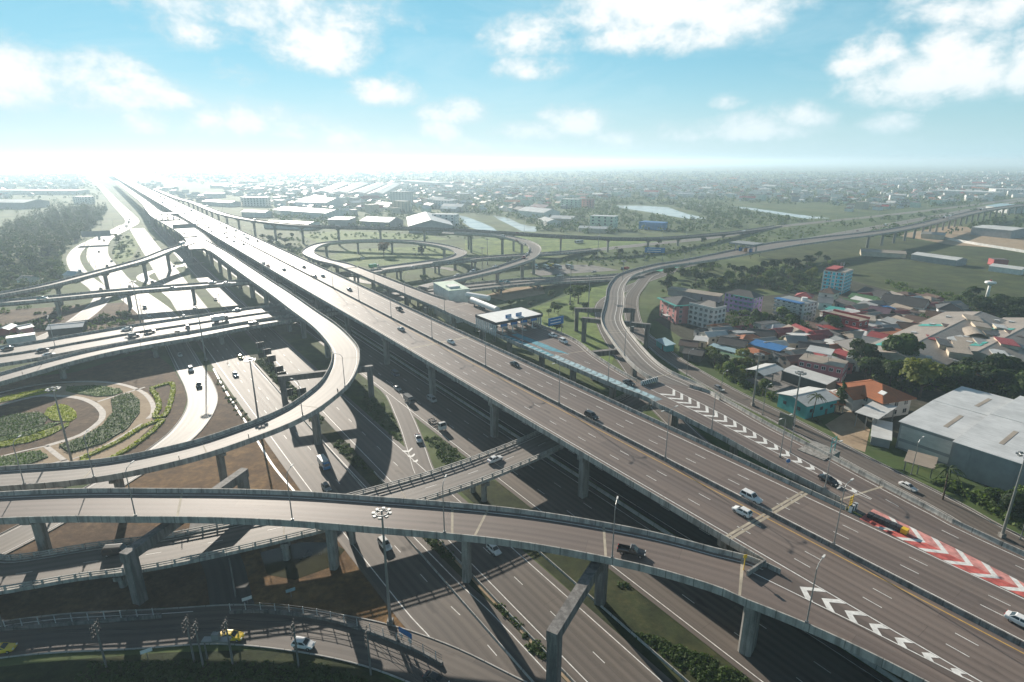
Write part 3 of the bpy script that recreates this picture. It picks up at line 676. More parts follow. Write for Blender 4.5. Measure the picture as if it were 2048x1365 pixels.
def spatch(name, sq, z, m):
    mb = MB(); pts = [S(s, q, z) for s, q in sq]
    ar = sum(pts[k].x*pts[k-1].y-pts[k-1].x*pts[k].y for k in range(len(pts)))
    if ar > 0: pts.reverse()
    mb.poly(pts); o = mb.build(name, M[m]); tag(o, None, None, None, 'structure'); return o

patch('garden_soil', [(-120, 800), (0, 760), (150, 745), (300, 700), (345, 735), (368, 775), (374, 800), (362, 838), (330, 872), (275, 915), (200, 960), (60, 990), (-120, 1010)], .03, 'soil')
patch('shaded_soil', [(-60, 625), (140, 612), (300, 602), (345, 642), (200, 662), (0, 688), (-60, 700)], .029, 'soil')
patch('bare_soil', [(412, 742), (430, 745), (470, 800), (520, 872), (420, 900), (330, 915), (395, 860), (424, 815), (426, 785)], .03, 'soil')
patch('dry_ground', [(150, 1010), (320, 930), (470, 880), (535, 870), (600, 960), (700, 1085), (640, 1100), (560, 1080), (420, 1060), (260, 1050)], .035, 'straw')
patch('dry_slope', [(470, 1095), (600, 1070), (690, 1080), (730, 1130), (790, 1215), (850, 1290), (860, 1320), (760, 1262), (640, 1225), (520, 1208), (468, 1210)], .04, 'straw')
patch('shaded_soil', [(-60, 1190), (200, 1150), (330, 1140), (330, 1215), (150, 1232), (-60, 1255)], .035, 'soil')
patch('shaded_soil', [(330, 1140), (470, 1095), (470, 1215), (330, 1225)], .034, 'soil')
patch('shaded_soil', [(-60, 1040), (300, 1040), (420, 1060), (330, 1140), (-60, 1195)], .033, 'soil')
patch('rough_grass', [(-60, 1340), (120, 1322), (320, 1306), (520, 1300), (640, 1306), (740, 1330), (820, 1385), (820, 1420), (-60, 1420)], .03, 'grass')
patch('pond', [(520, 1105), (600, 1085), (662, 1085), (690, 1100), (660, 1135), (590, 1160), (535, 1150)], .055, 'pond')
patch('lawn', [(1040, 625), (1110, 600), (1220, 560), (1225, 600), (1205, 640), (1232, 700), (1215, 760), (1150, 700), (1090, 680), (1040, 650)], .03, 'meadow')
patch('sandy_ground', [(965, 592), (1030, 575), (1085, 572), (1090, 588), (1010, 602)], .04, 'sand')
patch('lawn', [(628, 520), (700, 500), (850, 492), (915, 505), (900, 522), (800, 530), (690, 535)], .03, 'meadow')
patch('lawn', [(930, 480), (1060, 470), (1200, 478), (1330, 485), (1250, 492), (1140, 505), (1080, 520), (960, 512), (930, 500)], .025, 'meadow')
patch('lawn', [(600, 470), (680, 462), (860, 470), (900, 480), (780, 480), (640, 488)], .025, 'meadow')
patch('lawn', [(325, 560), (352, 545), (372, 572), (395, 590), (362, 600)], .03, 'meadow')
patch('lawn', [(228, 500), (256, 465), (285, 480), (262, 520), (240, 530), (226, 515)], .03, 'meadow')
patch('marsh', [(1500, 505), (1640, 480), (1760, 475), (2048, 500), (2400, 540), (2400, 680), (2048, 640), (1900, 605), (1760, 575), (1640, 545), (1560, 525)], .03, 'marsh')
patch('brown_field', [(1790, 470), (1900, 452), (2048, 462), (2300, 480), (2300, 510), (2048, 500), (1900, 490)], .05, 'sand')
patch('building_ground', [(1310, 640), (1400, 600), (1560, 590), (1700, 560), (1850, 600), (2048, 640), (2300, 700), (2300, 1100), (2048, 1020), (1850, 900), (1600, 800), (1420, 715)], .025, 'yard_dark')
patch('yard', [(1490, 760), (1560, 742), (1640, 770), (1600, 800), (1545, 792)], .05, 'yard')
patch('yard', [(1650, 850), (1700, 820), (1740, 860), (1730, 905), (1690, 890)], .05, 'sand')
patch('vehicle_yard', [(1060, 545), (1100, 530), (1180, 530), (1240, 541), (1130, 548), (1080, 552)], .06, 'yard')
for px in ([(918, 431), (939, 436), (962, 445), (985, 455), (994, 462), (960, 462), (940, 455), (926, 445)], [(986, 431), (1018, 437), (1042, 449), (1076, 455), (1071, 464), (1044, 463), (1015, 448), (998, 440)],
           [(1228, 411), (1290, 412), (1336, 415), (1373, 428), (1418, 438), (1373, 438), (1300, 425), (1240, 416)], [(1440, 411), (1501, 416), (1592, 429), (1660, 437), (1614, 438), (1519, 423)],
           [(1340, 404), (1400, 408), (1440, 414), (1400, 413)]):
    patch('canal_water', px, .06, 'water')
# grass verges beside the ground level roads
spatch('verge', [(200, 28), (330, 28), (330, 20.5), (270, 25.5), (240, 26), (215, 25)], .028, 'lawn')
spatch('verge', [(-60, 50.5), (-60, 53.5), (140, 51.4), (270, 51), (270, 44.5), (140, 46.5)], .028, 'grass')
spatch('verge', [(-60, 67.2), (-60, 76.8), (115, 76.6), (132, 72), (132, 66.2), (60, 65.4)], .028, 'grass')
spatch('verge', [(142, 69.2), (165, 74.6), (250, 76.4), (400, 76.4), (400, 65), (180, 64.4), (150, 64.9)], .028, 'lawn')
# tan dirt along the road edges, as seen at the lower right of each carriageway
spatch('sandy_edge', [(-60, 35.0), (95, 33.4), (95, 32.6), (-60, 33.2)], .032, 'sand')
spatch('sandy_edge', [(-60, 53.3), (110, 51.4), (110, 50.6), (-60, 52.0)], .034, 'sand')

# ---- garden paths and planted beds
def px_path(name, px, w, z, m, h=None, closed=False):
    pts = [at(u, v, 0) for u, v in px]
    p = Path([(q.x, q.y, z, w) for q in pts], 1.0); mb = MB()
    if h is None: strip(mb, p, -1, 0, 1, 0, 0)
    else: sweep(mb, p, [(-1, 0, -.2), (-1, 0, h), (1, 0, h), (1, 0, -.2)][::-1])
    return mb.build(name, M[m])
o = patch('garden_sand', [(120, 768), (180, 764), (240, 770), (295, 785), (320, 812), (308, 848), (262, 893), (195, 940), (120, 962), (-60, 975), (-60, 935), (0, 920), (90, 893), (160, 874), (203, 846), (208, 826), (193, 803), (160, 795), (70, 790), (-60, 812), (-60, 800), (60, 780)], .045, 'sand')
for px, w in (([(-40, 822), (0, 811), (75, 793), (120, 793), (160, 797), (188, 808), (203, 822), (205, 832), (198, 845), (160, 871), (92, 893)], 1.9), ([(-40, 795), (0, 786), (70, 771), (130, 765), (190, 764), (245, 770), (285, 785), (304, 806), (306, 826), (296, 838)], 1.5),
              ([(196, 804), (240, 790), (290, 775)], 1.0), ([(92, 893), (120, 915), (150, 938)], 1.4), ([(0, 914), (45, 903), (90, 893)], .8), ([(0, 953), (60, 938), (135, 920)], .7), ([(142, 920), (190, 902), (240, 875), (284, 848)], .7)):
    tag(px_path('garden_path', px, w, .075, 'path_stone'), None, None, None, 'structure')

def leaf_mesh(name, pts, size, m, seed=0, up=.35, normals=None):
    """many small leaf clump faces at pts (N x 3)"""
    r = np.random.RandomState(seed); N = len(pts); pts = np.asarray(pts, float)
    d = r.normal(size=(N, 3)) if normals is None else normals+r.normal(size=(N, 3))*.55
    d[:, 2] += up; d /= np.linalg.norm(d, axis=1)[:, None]
    a = np.cross(d, r.normal(size=(N, 3))); a /= np.linalg.norm(a, axis=1)[:, None]; b = np.cross(d, a)
    s = (size*(.55+.9*r.rand(N)))[:, None] if np.isscalar(size) else (size*(.55+.9*r.rand(N)))[:, None]
    asp = (.55+.5*r.rand(N))[:, None]
    V = np.stack([pts-a*s*.5, pts-b*s*.5*asp+d*s*.10, pts+a*s*.5, pts+b*s*.5*asp+d*s*.10], 1).reshape(-1, 3)
    me = bpy.data.meshes.new(name); me.vertices.add(N*4); me.vertices.foreach_set('co', V.astype(np.float32).ravel())
    me.loops.add(N*4); me.loops.foreach_set('vertex_index', np.arange(N*4, dtype=np.int32))
    me.polygons.add(N); me.polygons.foreach_set('loop_start', np.arange(0, N*4, 4, dtype=np.int32)); me.polygons.foreach_set('loop_total', np.full(N, 4, dtype=np.int32))
    if m is not None: me.materials.append(m)
    me.update(calc_edges=True); return me

def in_poly(P, poly):
    x, y = P[:, 0], P[:, 1]; ins = np.zeros(len(P), bool); n = len(poly)
    for i in range(n):
        x1, y1 = poly[i]; x2, y2 = poly[(i+1) % n]
        if y1 == y2: continue
        c = ((y1 > y) != (y2 > y)) & (x < (x2-x1)*(y-y1)/(y2-y1)+x1); ins ^= c
    return ins

def fill_poly(poly, n, seed):
    r = np.random.RandomState(seed); P = np.array(poly); lo, hi = P.min(0), P.max(0); out = np.zeros((0, 2)); tries = 0
    while len(out) < n and tries < 60:
        c = lo+r.rand(n*3, 2)*(hi-lo); out = np.vstack([out, c[in_poly(c, poly)]]); tries += 1
    return out[:n]

BED_SEED = [100]
def bed(name, label, px, h, m, dens=8.0, size=.40, cat='flower bed', group='planted beds of the garden'):
    BED_SEED[0] += 1
    poly = [tuple(at(u, v, 0)[:2]) for u, v in px]
    n_ = len(poly); area = abs(sum(poly[k][0]*poly[k-1][1]-poly[k-1][0]*poly[k][1] for k in range(n_)))/2
    mb = MB(); mb.prism(poly, -.1, h*.45); root = mb.build(name, M[m]); tag(root, label, cat, group)
    P = fill_poly(poly, int(area*dens), BED_SEED[0]); z = h*(.45+.55*nrs.rand(len(P)))
    me = leaf_mesh('foliage', np.column_stack([P, z]), size, M[m], BED_SEED[0], .8); link('foliage', me, root)

bed('planted_bed', 'long crescent of dark green shrubs between the two white garden paths', [(222, 801), (240, 792), (262, 788), (280, 802), (280, 826), (255, 858), (205, 888), (140, 907), (119, 892), (165, 876), (205, 852), (226, 826)], .8, 'leaf_bed')
bed('planted_bed', 'lime green disc of low plants near the middle of the garden', [(88, 830), (95, 818), (112, 810), (135, 812), (152, 824), (154, 836), (142, 844), (118, 843), (104, 842)], .5, 'leaf_lime')
bed('planted_bed', 'wide oval of dull green plants at the left edge of the garden', [(-60, 845), (0, 836), (40, 828), (80, 826), (97, 836), (88, 850), (45, 866), (0, 874), (-60, 880)], .6, 'leaf_bed')
bed('planted_bed', 'thin lime green strip curving below the garden oval', [(-60, 900), (0, 886), (60, 873), (100, 858), (139, 846), (138, 852), (100, 872), (60, 885), (0, 896), (-60, 906)], .5, 'leaf_lime')
bed('planted_bed', 'mid green strip lying just inside the thin lime strip', [(-60, 893), (0, 876), (55, 864), (100, 847), (122, 846), (98, 857), (60, 871), (0, 884), (-60, 899)], .5, 'leaf_bed')
bed('planted_bed', 'yellow green strip at the back of the garden left of the pier shadow', [(-60, 812), (0, 797), (50, 785), (114, 775), (113, 783), (60, 793), (0, 806), (-60, 818)], .5, 'leaf_lime')
bed('planted_bed', 'dark green bed at the back of the garden right of the pier shadow', [(134, 775), (190, 772), (240, 779), (246, 785), (225, 792), (195, 794), (150, 787), (132, 783)], .6, 'leaf_bed')
bed('planted_bed', 'green bed in the lower left corner of the garden', [(-60, 932), (0, 917), (60, 905), (80, 903), (97, 915), (60, 929), (0, 943), (-60, 955)], .7, 'leaf_bed')
def hedge(px, label):
    pts = [at(u, v, 0) for u, v in px]; p = Path([(q.x, q.y, 0, 1.8) for q in pts], 1.0); mb = MB()
    sweep(mb, p, [(-1, 0, -.1), (-.8, 0, .45), (.8, 0, .45), (1, 0, -.1)][::-1]); o = mb.build('clipped_hedge', M['leaf_lime']); tag(o, label, 'hedge', 'lime hedges of the garden')
    n = int(p.d[-1]*14); d = nrs.rand(n)*p.d[-1]; P = np.array([p.pd(x, (nrs.rand()*2-1), 0, .3+.35*nrs.rand()) for x in d])
    link('foliage', leaf_mesh('foliage', P, .5, M['leaf_lime'], n, .7), o)
hedge([(163, 918), (200, 902), (245, 880), (285, 855), (324, 841), (318, 850), (300, 868), (255, 900), (190, 930), (165, 920)], 'lime hedge framing the long brown bed beside the pale road')
hedge([(301, 778), (328, 770), (344, 768), (346, 785), (338, 815), (328, 833), (310, 833), (318, 815), (314, 795), (303, 780)], 'lime hedge framing the upper brown bed beside the pale road')
# ------------------------------------------------------------------ plants
RP = np.vstack([np.column_stack([p, h, z]) for p, h, z in ROADS])
def clear_of_roads(P, margin=2.5):
    """True where a plant of that spread would stand clear of every road"""
    ok = np.ones(len(P), bool)
    for i in range(0, len(P), 400):
        c = P[i:i+400]; ok[i:i+400] = ((np.hypot(c[:, None, 0]-RP[None, :, 0], c[:, None, 1]-RP[None, :, 1])-RP[None, :, 2]-2.0) > margin).all(1)
    return ok
BLOCKED = []      # building footprints (centre x, y, radius)
def clear_of_buildings(P, margin=1.0):
    ok = np.ones(len(P), bool)
    for x, y, r in BLOCKED: ok &= np.hypot(P[:, 0]-x, P[:, 1]-y) > r+margin
    return ok

def crown_pts(lobes, n, seed):
    r = np.random.RandomState(seed); P = []; Nn = []
    tot = sum(l[3]**2 for l in lobes)
    for x, y, z, rad, fl in lobes:
        k = int(n*rad**2/tot); d = r.normal(size=(k, 3)); d /= np.linalg.norm(d, axis=1)[:, None]
        d[:, 2] = np.where(d[:, 2] < -.35, -d[:, 2], d[:, 2]); rr = rad*(.55+.5*r.rand(k)**.5)
        P.append(np.array([x, y, z])+d*rr[:, None]*np.array([1, 1, fl])); Nn.append(d)
    return np.vstack(P), np.vstack(Nn)

def lobes_for(kind, seed):
    r = random.Random(seed); L = []
    if kind == 'round':
        L.append((0, 0, 5.6, 2.6, .85))
        for k in range(9):
            a = r.uniform(0, 6.28); d = r.uniform(1.4, 3.0); L.append((math.cos(a)*d, math.sin(a)*d, r.uniform(3.6, 7.0), r.uniform(1.1, 1.9), r.uniform(.7, .95)))
    elif kind == 'spread':
        for k in range(13):
            a = r.uniform(0, 6.28); d = r.uniform(.5, 4.8); L.append((math.cos(a)*d, math.sin(a)*d, 6.2+r.uniform(-.8, 1.2)-d*.2, r.uniform(1.2, 2.1), r.uniform(.5, .7)))
    elif kind == 'tall':
        for k in range(16):
            z = 3+k*.95; w = 2.4*(1-abs(k-6)/14.0); a = r.uniform(0, 6.28); L.append((math.cos(a)*w*.5, math.sin(a)*w*.5, z, w*r.uniform(.7, 1.05), r.uniform(.8, 1.2)))
    elif kind == 'bush':
        for k in range(7):
            a = r.uniform(0, 6.28); d = r.uniform(.2, 1.6); L.append((math.cos(a)*d, math.sin(a)*d, r.uniform(.7, 1.7), r.uniform(.7, 1.2), r.uniform(.7, .9)))
    return L

TREE_H = {'round': 8, 'spread': 8, 'tall': 19, 'bush': 2.6, 'palm': 9}
def trunk_mesh(kind, seed):
    r = random.Random(seed); mb = MB()
    if kind == 'palm':
        p = Vector((0, 0, -.2))
        for k in range(5):
            q = p+Vector((r.uniform(-.1, .25), r.uniform(-.1, .1), 1.6)); mb.tube(p, q, .2-.02*k, .18-.02*k, 7); p = q
        return mb.mesh('trunk', M['bark'], True), p
    h = {'round': 4.2, 'spread': 4.6, 'tall': 15, 'bush': .9}[kind]; rad = {'round': .26, 'spread': .3, 'tall': .3, 'bush': .09}[kind]
    mb.tube((0, 0, -.3), (r.uniform(-.2, .2), r.uniform(-.2, .2), h*.55), rad, rad*.75, 8); top = Vector(mb.v[-1]); top = Vector((0, 0, h*.55))
    mb.tube((0, 0, h*.5), (r.uniform(-.3, .3), r.uniform(-.3, .3), h*1.15), rad*.75, rad*.35, 7)
    for k in range({'round': 5, 'spread': 7, 'tall': 6, 'bush': 4}[kind]):
        a = r.uniform(0, 6.28); d = {'round': 2.1, 'spread': 3.4, 'tall': 1.2, 'bush': 1.0}[kind]*r.uniform(.6, 1.1); z0 = h*r.uniform(.45, .75)
        mb.tube((0, 0, z0), (math.cos(a)*d, math.sin(a)*d, z0+h*r.uniform(.25, .5)), rad*.45, rad*.15, 5)
    return mb.mesh('trunk', M['bark'], True), None

PROTO = {}
def make_proto(kind, var, m, n, size):
    tm, top = trunk_mesh(kind, var*7+3)
    if kind == 'palm':
        r = np.random.RandomState(var); P = []; 
        mb = MB()
        for k in range(15):
            a = 2*math.pi*k/15+r.rand()*.3; el = r.uniform(.1, .9); L = r.uniform(2.4, 3.2); prev = top
            for j in range(1, 6):
                t = j/5; q = top+Vector((math.cos(a)*L*t, math.sin(a)*L*t, L*(math.sin(el)*t-.95*t*t)))
                wd = .55*math.sin(math.pi*min(.98, t*.85+.1)); sd_ = Vector((-math.sin(a), math.cos(a), 0))*wd*.5
                dn = Vector((0, 0, -.16))
                mb.quad(prev, q, q+sd_+dn, prev+sd_+dn); mb.quad(prev, prev-sd_+dn, q-sd_+dn, q); prev = q
        cm = mb.mesh('crown', M[m])
    else:
        P, Nn = crown_pts(lobes_for(kind, var), n, var); cm = leaf_mesh('crown', P, size, M[m], var, .25, Nn)
    PROTO.setdefault((kind, m), []).append((tm, cm))
for k in range(3):
    make_proto('round', k, 'leaf_dark', 1500, .72); make_proto('round', k+5, 'leaf_mid', 1500, .72); make_proto('spread', k+9, 'leaf_dark', 1700, .72)
for k in range(2):
    make_proto('round', k+20, 'leaf_light', 1300, .66); make_proto('spread', k+24, 'leaf_mid', 1600, .72); make_proto('tall', k+30, 'leaf_dark', 2200, .7)
    make_proto('bush', k+40, 'leaf_mid', 420, .42); make_proto('bush', k+44, 'leaf_dark', 420, .42); make_proto('bush', k+48, 'leaf_light', 420, .42); make_proto('palm', k+50, 'leaf_mid', 0, 0)
make_proto('round', 61, 'leaf_rust', 1500, .7)

NAMES = {'round': 'broadleaf_tree', 'spread': 'spreading_tree', 'tall': 'feathery_tall_tree', 'bush': 'bush', 'palm': 'palm_tree'}
def tree(kind, m, x, y, sc_, label, group=None, rr=None, zs=1.0):
    r = rr or rnd; tm, cm = r.choice(PROTO[(kind, m)])
    e = empty(NAMES[kind], (x, y, 0), r.uniform(0, 6.28)); tag(e, label, 'bush' if kind == 'bush' else ('palm' if kind == 'palm' else 'tree'), group)
    e.scale = (sc_, sc_, sc_*zs)
    link('trunk', tm, e); link('crown', cm, e); return e
TREE_XY = []
def grove(px, n, kinds, smin, smax, label, group, seed, gap=3.0, margin=2.0, sq=None):
    poly = [tuple(at(u, v, 0)[:2]) for u, v in px] if px else [tuple(S(s, q)[:2]) for s, q in sq]
    P = fill_poly(poly, n*8, seed); P = P[clear_of_roads(P, margin) & clear_of_buildings(P)]
    r = random.Random(seed); k = 0; mine = []
    for x, y in P:
        if k >= n: break
        if any((x-a)**2+(y-b)**2 < gap*gap for a, b in mine): continue
        kind, m = r.choice(kinds); mine.append((x, y)); k += 1
        tree(kind, m, x, y, r.uniform(smin, smax), label[kind] if isinstance(label, dict) else label, group, r, r.uniform(.85, 1.2))
    TREE_XY.extend(mine); return k

def plant_all():
    D, Mi, Li = ('round', 'leaf_dark'), ('round', 'leaf_mid'), ('round', 'leaf_light'); SD, SM = ('spread', 'leaf_dark'), ('spread', 'leaf_mid')
    TL, PM = ('tall', 'leaf_dark'), ('palm', 'leaf_mid'); B1, B2, B3 = ('bush', 'leaf_mid'), ('bush', 'leaf_dark'), ('bush', 'leaf_light')
    n = 0
    # single trees one can name
    for kind, m, u, v, s, lab in (('round', 'leaf_rust', 768, 513, 1.55, 'rust brown rounded tree standing alone on the ring ramp lawn'), ('round', 'leaf_dark', 843, 512, .95, 'small dark round tree on the ring ramp lawn'),
            ('spread', 'leaf_mid', 1156, 608, 1.5, 'spreading umbrella shaped tree on the lawn left of the S ramp'), ('round', 'leaf_dark', 1112, 668, 1.0, 'narrow dark tree beside the blue overhead sign of the toll plaza'),
            ('round', 'leaf_light', 1838, 795, 1.9, 'large pale green tree behind the grey warehouse roof'), ('round', 'leaf_dark', 1723, 742, 1.5, 'dark tree right of the pink terrace block'), ('round', 'leaf_dark', 1800, 742, 1.9, 'big dark tree left of the cream factory front'),
            ('round', 'leaf_mid', 1418, 588, 1.3, 'mid green tree between the pink block and the long pale roof'), ('palm', 'leaf_mid', 1466, 667, 1.0, 'palm standing between the white and purple blocks'),
            ('palm', 'leaf_mid', 1624, 838, 1.1, 'palm in front of the teal walled white shed'), ('palm', 'leaf_mid', 1885, 1000, 1.2, 'palm beside the service road below the dark warehouse'), ('tall', 'leaf_dark', 1678, 822, .62, 'tall bare stemmed tree before the orange roofed villa'),
            ('round', 'leaf_mid', 1560, 645, 1.1, 'tree pressed against the balconies of the white block'), ('round', 'leaf_dark', 1665, 668, 1.2, 'dark tree left of the red roofed two storey house')):
        p = at(u, v); tree(kind, m, p.x, p.y, s, lab); TREE_XY.append((p.x, p.y)); n += 1
    g = lambda *a, **k: grove(*a, **k)
    n += g([(0, 505), (70, 470), (150, 440), (205, 420), (215, 440), (140, 500), (60, 530), (0, 540)], 24, [TL, TL, D], .9, 1.25, {'tall': 'tall feathery dark tree in the hazy wood at the left edge', 'round': 'dark round tree among the tall feathery ones on the left'}, 'tall wood beside the left side road', 1, 4)
    n += g([(-80, 560), (0, 535), (70, 520), (135, 495), (128, 535), (140, 565), (60, 590), (-80, 610)], 34, [D, Mi, Mi, SM], .6, 1.0, {'round': 'round green tree in the thicket between the branch viaduct and the tall wood', 'spread': 'spreading tree in the thicket left of the side road'}, 'thicket left of the side road', 2, 4)
    n += g([(215, 470), (255, 460), (300, 470), (335, 530), (310, 560), (270, 545)], 8, [Mi, Li], .5, .8, 'small tree on the grass inside the small loop road', 'trees inside the small loop road', 3, 4)
    n += g([(1320, 585), (1330, 555), (1450, 532), (1520, 540), (1560, 560), (1640, 565), (1640, 590), (1560, 580), (1480, 578), (1400, 580)], 40, [D, D, Mi, SD, Li], .7, 1.15, {'round': 'round tree in the dark belt behind the coloured apartment blocks', 'spread': 'spreading dark tree in the belt behind the apartment blocks'}, 'tree belt behind the apartment blocks', 4, 4.5)
    n += g([(1420, 540), (1500, 512), (1640, 520), (1700, 545), (1650, 560), (1540, 545)], 20, [D, Mi, SD], .7, 1.1, {'round': 'tree on the edge of the marsh field left of the cyan tower', 'spread': 'wide tree on the edge of the marsh field'}, 'trees along the marsh edge', 5, 5)
    n += g([(1440, 640), (1480, 640), (1560, 640), (1640, 655), (1700, 670), (1640, 690), (1520, 660)], 16, [D, D, Mi, PM], .6, .95, {'round': 'dark garden tree below the apartment blocks', 'palm': 'palm below the apartment blocks'}, 'garden trees below the apartment blocks', 6, 4)
    n += g([(1395, 712), (1440, 705), (1500, 725), (1495, 760), (1540, 800), (1500, 790), (1440, 755)], 14, [D, Mi, Mi, B1, Li], .55, .85, {'round': 'leafy tree between the service road and the white sheds', 'bush': 'bush between the service road and the white sheds'}, 'planting beside the service road', 7, 3)
    n += g([(1560, 800), (1590, 805), (1640, 850), (1650, 870), (1600, 850)], 9, [B1, B2, D], .6, .9, {'round': 'small dark tree by the teal shed wall', 'bush': 'bush by the teal shed wall'}, 'planting by the teal shed', 8, 2.5)
    n += g([(1700, 720), (1800, 730), (1850, 760), (1830, 800), (1770, 770), (1720, 760)], 10, [D, SD], .9, 1.35, {'round': 'large dark tree left of the factory', 'spread': 'broad dark tree left of the factory'}, 'big trees before the factory', 9, 5)
    n += g([(1880, 800), (1930, 770), (2048, 760), (2200, 800), (2200, 860), (2048, 830), (1940, 800)], 16, [D, SD, D], 1.1, 1.6, {'round': 'large dark tree behind the grey warehouse', 'spread': 'broad dark tree behind the grey warehouse'}, 'big trees behind the warehouse', 10, 6)
    n += g([(1700, 875), (1740, 880), (1800, 920), (1850, 945), (1900, 985), (1960, 1020), (2048, 1060), (2048, 1000), (1960, 960), (1860, 900), (1790, 890), (1740, 870)], 24, [D, B2, B1, Mi], .55, .9, {'round': 'dark tree squeezed between the service road and the warehouse wall', 'bush': 'bush squeezed between the service road and the warehouse wall'}, 'thicket below the warehouse', 11, 3)
    n += g([(1990, 1030), (2048, 1040), (2100, 1090), (2048, 1080)], 5, [D, B2], .7, 1.0, 'dark tree near the tall lamp mast at the right edge', 'trees at the right edge', 12, 3)
    n += g([(1880, 600), (1960, 600), (2048, 625), (2048, 650), (1960, 640), (1900, 625)], 16, [D, SD, B2], .9, 1.3, {'round': 'dark tree near the foot of the water tower', 'spread': 'broad dark tree near the water tower', 'bush': 'bush near the water tower'}, 'dark trees near the water tower', 13, 5)
    n += g([(1000, 605), (1080, 600), (1190, 590), (1210, 620), (1150, 640), (1080, 645)], 12, [D, B2, Mi, B1], .5, .85, {'round': 'dark small tree on the shaded lawn behind the toll plaza', 'bush': 'bush on the shaded lawn behind the toll plaza'}, 'trees behind the toll plaza', 14, 4)
    n += g([(1075, 520), (1180, 510), (1300, 492), (1420, 482), (1420, 500), (1300, 520), (1180, 532)], 26, [D, Mi, B1, PM], .5, .85, {'round': 'bushy tree on the strip between the two roads right of the loops', 'bush': 'bush on the strip between the two roads right of the loops', 'palm': 'palm on the strip right of the loops'}, 'green strip right of the loops', 15, 4)
    n += g([(800, 565), (900, 548), (1000, 560), (930, 575), (840, 572)], 8, [Mi, B1], .45, .7, {'round': 'small tree below the bending ramp', 'bush': 'bush below the bending ramp'}, 'plants below the bending ramp', 16, 3)
    n += g([(520, 480), (600, 470), (612, 500), (590, 515), (550, 500)], 10, [D, Mi], .7, 1.0, 'dark tree right behind the main viaduct before the ring ramp', 'trees behind the main viaduct', 17, 5)
    n += g([(700, 500), (860, 497), (895, 510), (820, 522), (720, 522)], 7, [B2, B1], .7, 1.1, 'low bush on the lawn inside the ring ramp', 'bushes inside the ring ramp', 18, 4)
    return n
# ------------------------------------------------------------------ buildings
COLS = {}
def flat(name, c, rough=.75, var=.12, scale=.35):
    if name not in M: M[name] = simple(name, c, rough, 0, var, scale)
    return name
def sheet_roof(name, c, rough=.5, pitch=1.6, dirt=.25, scale=.12):
    """corrugated or tiled roof: ribs as bump, weather stains in the colour"""
    if name in M: return name
    m, nt, b, o = new_mat(name)
    wv = nt.nodes.new('ShaderNodeTexWave'); wv.inputs['Scale'].default_value = pitch; nt.links.new(mapping(nt, 'Object'), wv.inputs['Vector'])
    n = noise(nt, mapping(nt, 'Object'), scale, 6, .65); n2 = noise(nt, mapping(nt, 'Object', (.25, 2.5, 1)), .9, 5, .6)
    f = math_n(nt, 'ADD', math_n(nt, 'MULTIPLY', n, .6), math_n(nt, 'MULTIPLY', n2, .4))
    col = ramp(nt, f, [(.3, tuple(x*(1-dirt*1.7) for x in c)), (.6, c), (.85, tuple(min(.85, x*(1+dirt*.5)) for x in c))])
    nt.links.new(col, b.inputs['Base Color']); b.inputs['Roughness'].default_value = rough; bump(nt, b, wv.outputs[1], .35, .08)
    M[name] = m; return name
for nm, c in (('roof_white', (.66, .66, .64)), ('roof_grey', (.30, .31, .31)), ('roof_dark', (.075, .07, .066)), ('roof_brown', (.15, .09, .065)), ('roof_red', (.36, .05, .05)), ('roof_orange', (.42, .135, .045)), ('roof_green', (.085, .19, .075)),
              ('roof_teal', (.06, .38, .33)), ('roof_blue', (.02, .17, .45)), ('roof_pale_blue', (.34, .50, .56)), ('roof_tan', (.40, .33, .26)), ('roof_purple', (.17, .10, .13)), ('roof_asbestos', (.36, .31, .265)), ('roof_pale_grey', (.64, .65, .65))):
    sheet_roof(nm, c)
for nm, c in (('wall_pink', (.60, .24, .23)), ('wall_white', (.70, .69, .66)), ('wall_purple', (.56, .32, .62)), ('wall_teal', (.05, .38, .38)), ('wall_cyan', (.05, .56, .68)), ('wall_cream', (.55, .47, .36)), ('wall_grey', (.30, .31, .32)), ('wall_red', (.38, .06, .06)),
              ('wall_rose', (.45, .17, .19)), ('wall_dark', (.11, .10, .09)), ('wall_pale_green', (.50, .62, .50)), ('wall_green', (.13, .27, .12)), ('wall_blue', (.03, .22, .5)), ('wall_orange', (.6, .2, .03))):
    flat(nm, c)

def frame3(p0, p1, p2):
    """rectangle through corner p0, along p0-p1, reaching out as far as p2: centre, length, width, angle"""
    e = (p1-p0); e.z = 0; L = e.length; x = e/L; y = Vector((-x.y, x.x, 0)); w = (p2-p1).dot(y)
    if w < 0: return frame3(p1, p0, p0+(p2-p1))
    c = p0+x*L/2+y*w/2; return Vector((c.x, c.y, 0)), L, w, math.atan2(x.y, x.x)

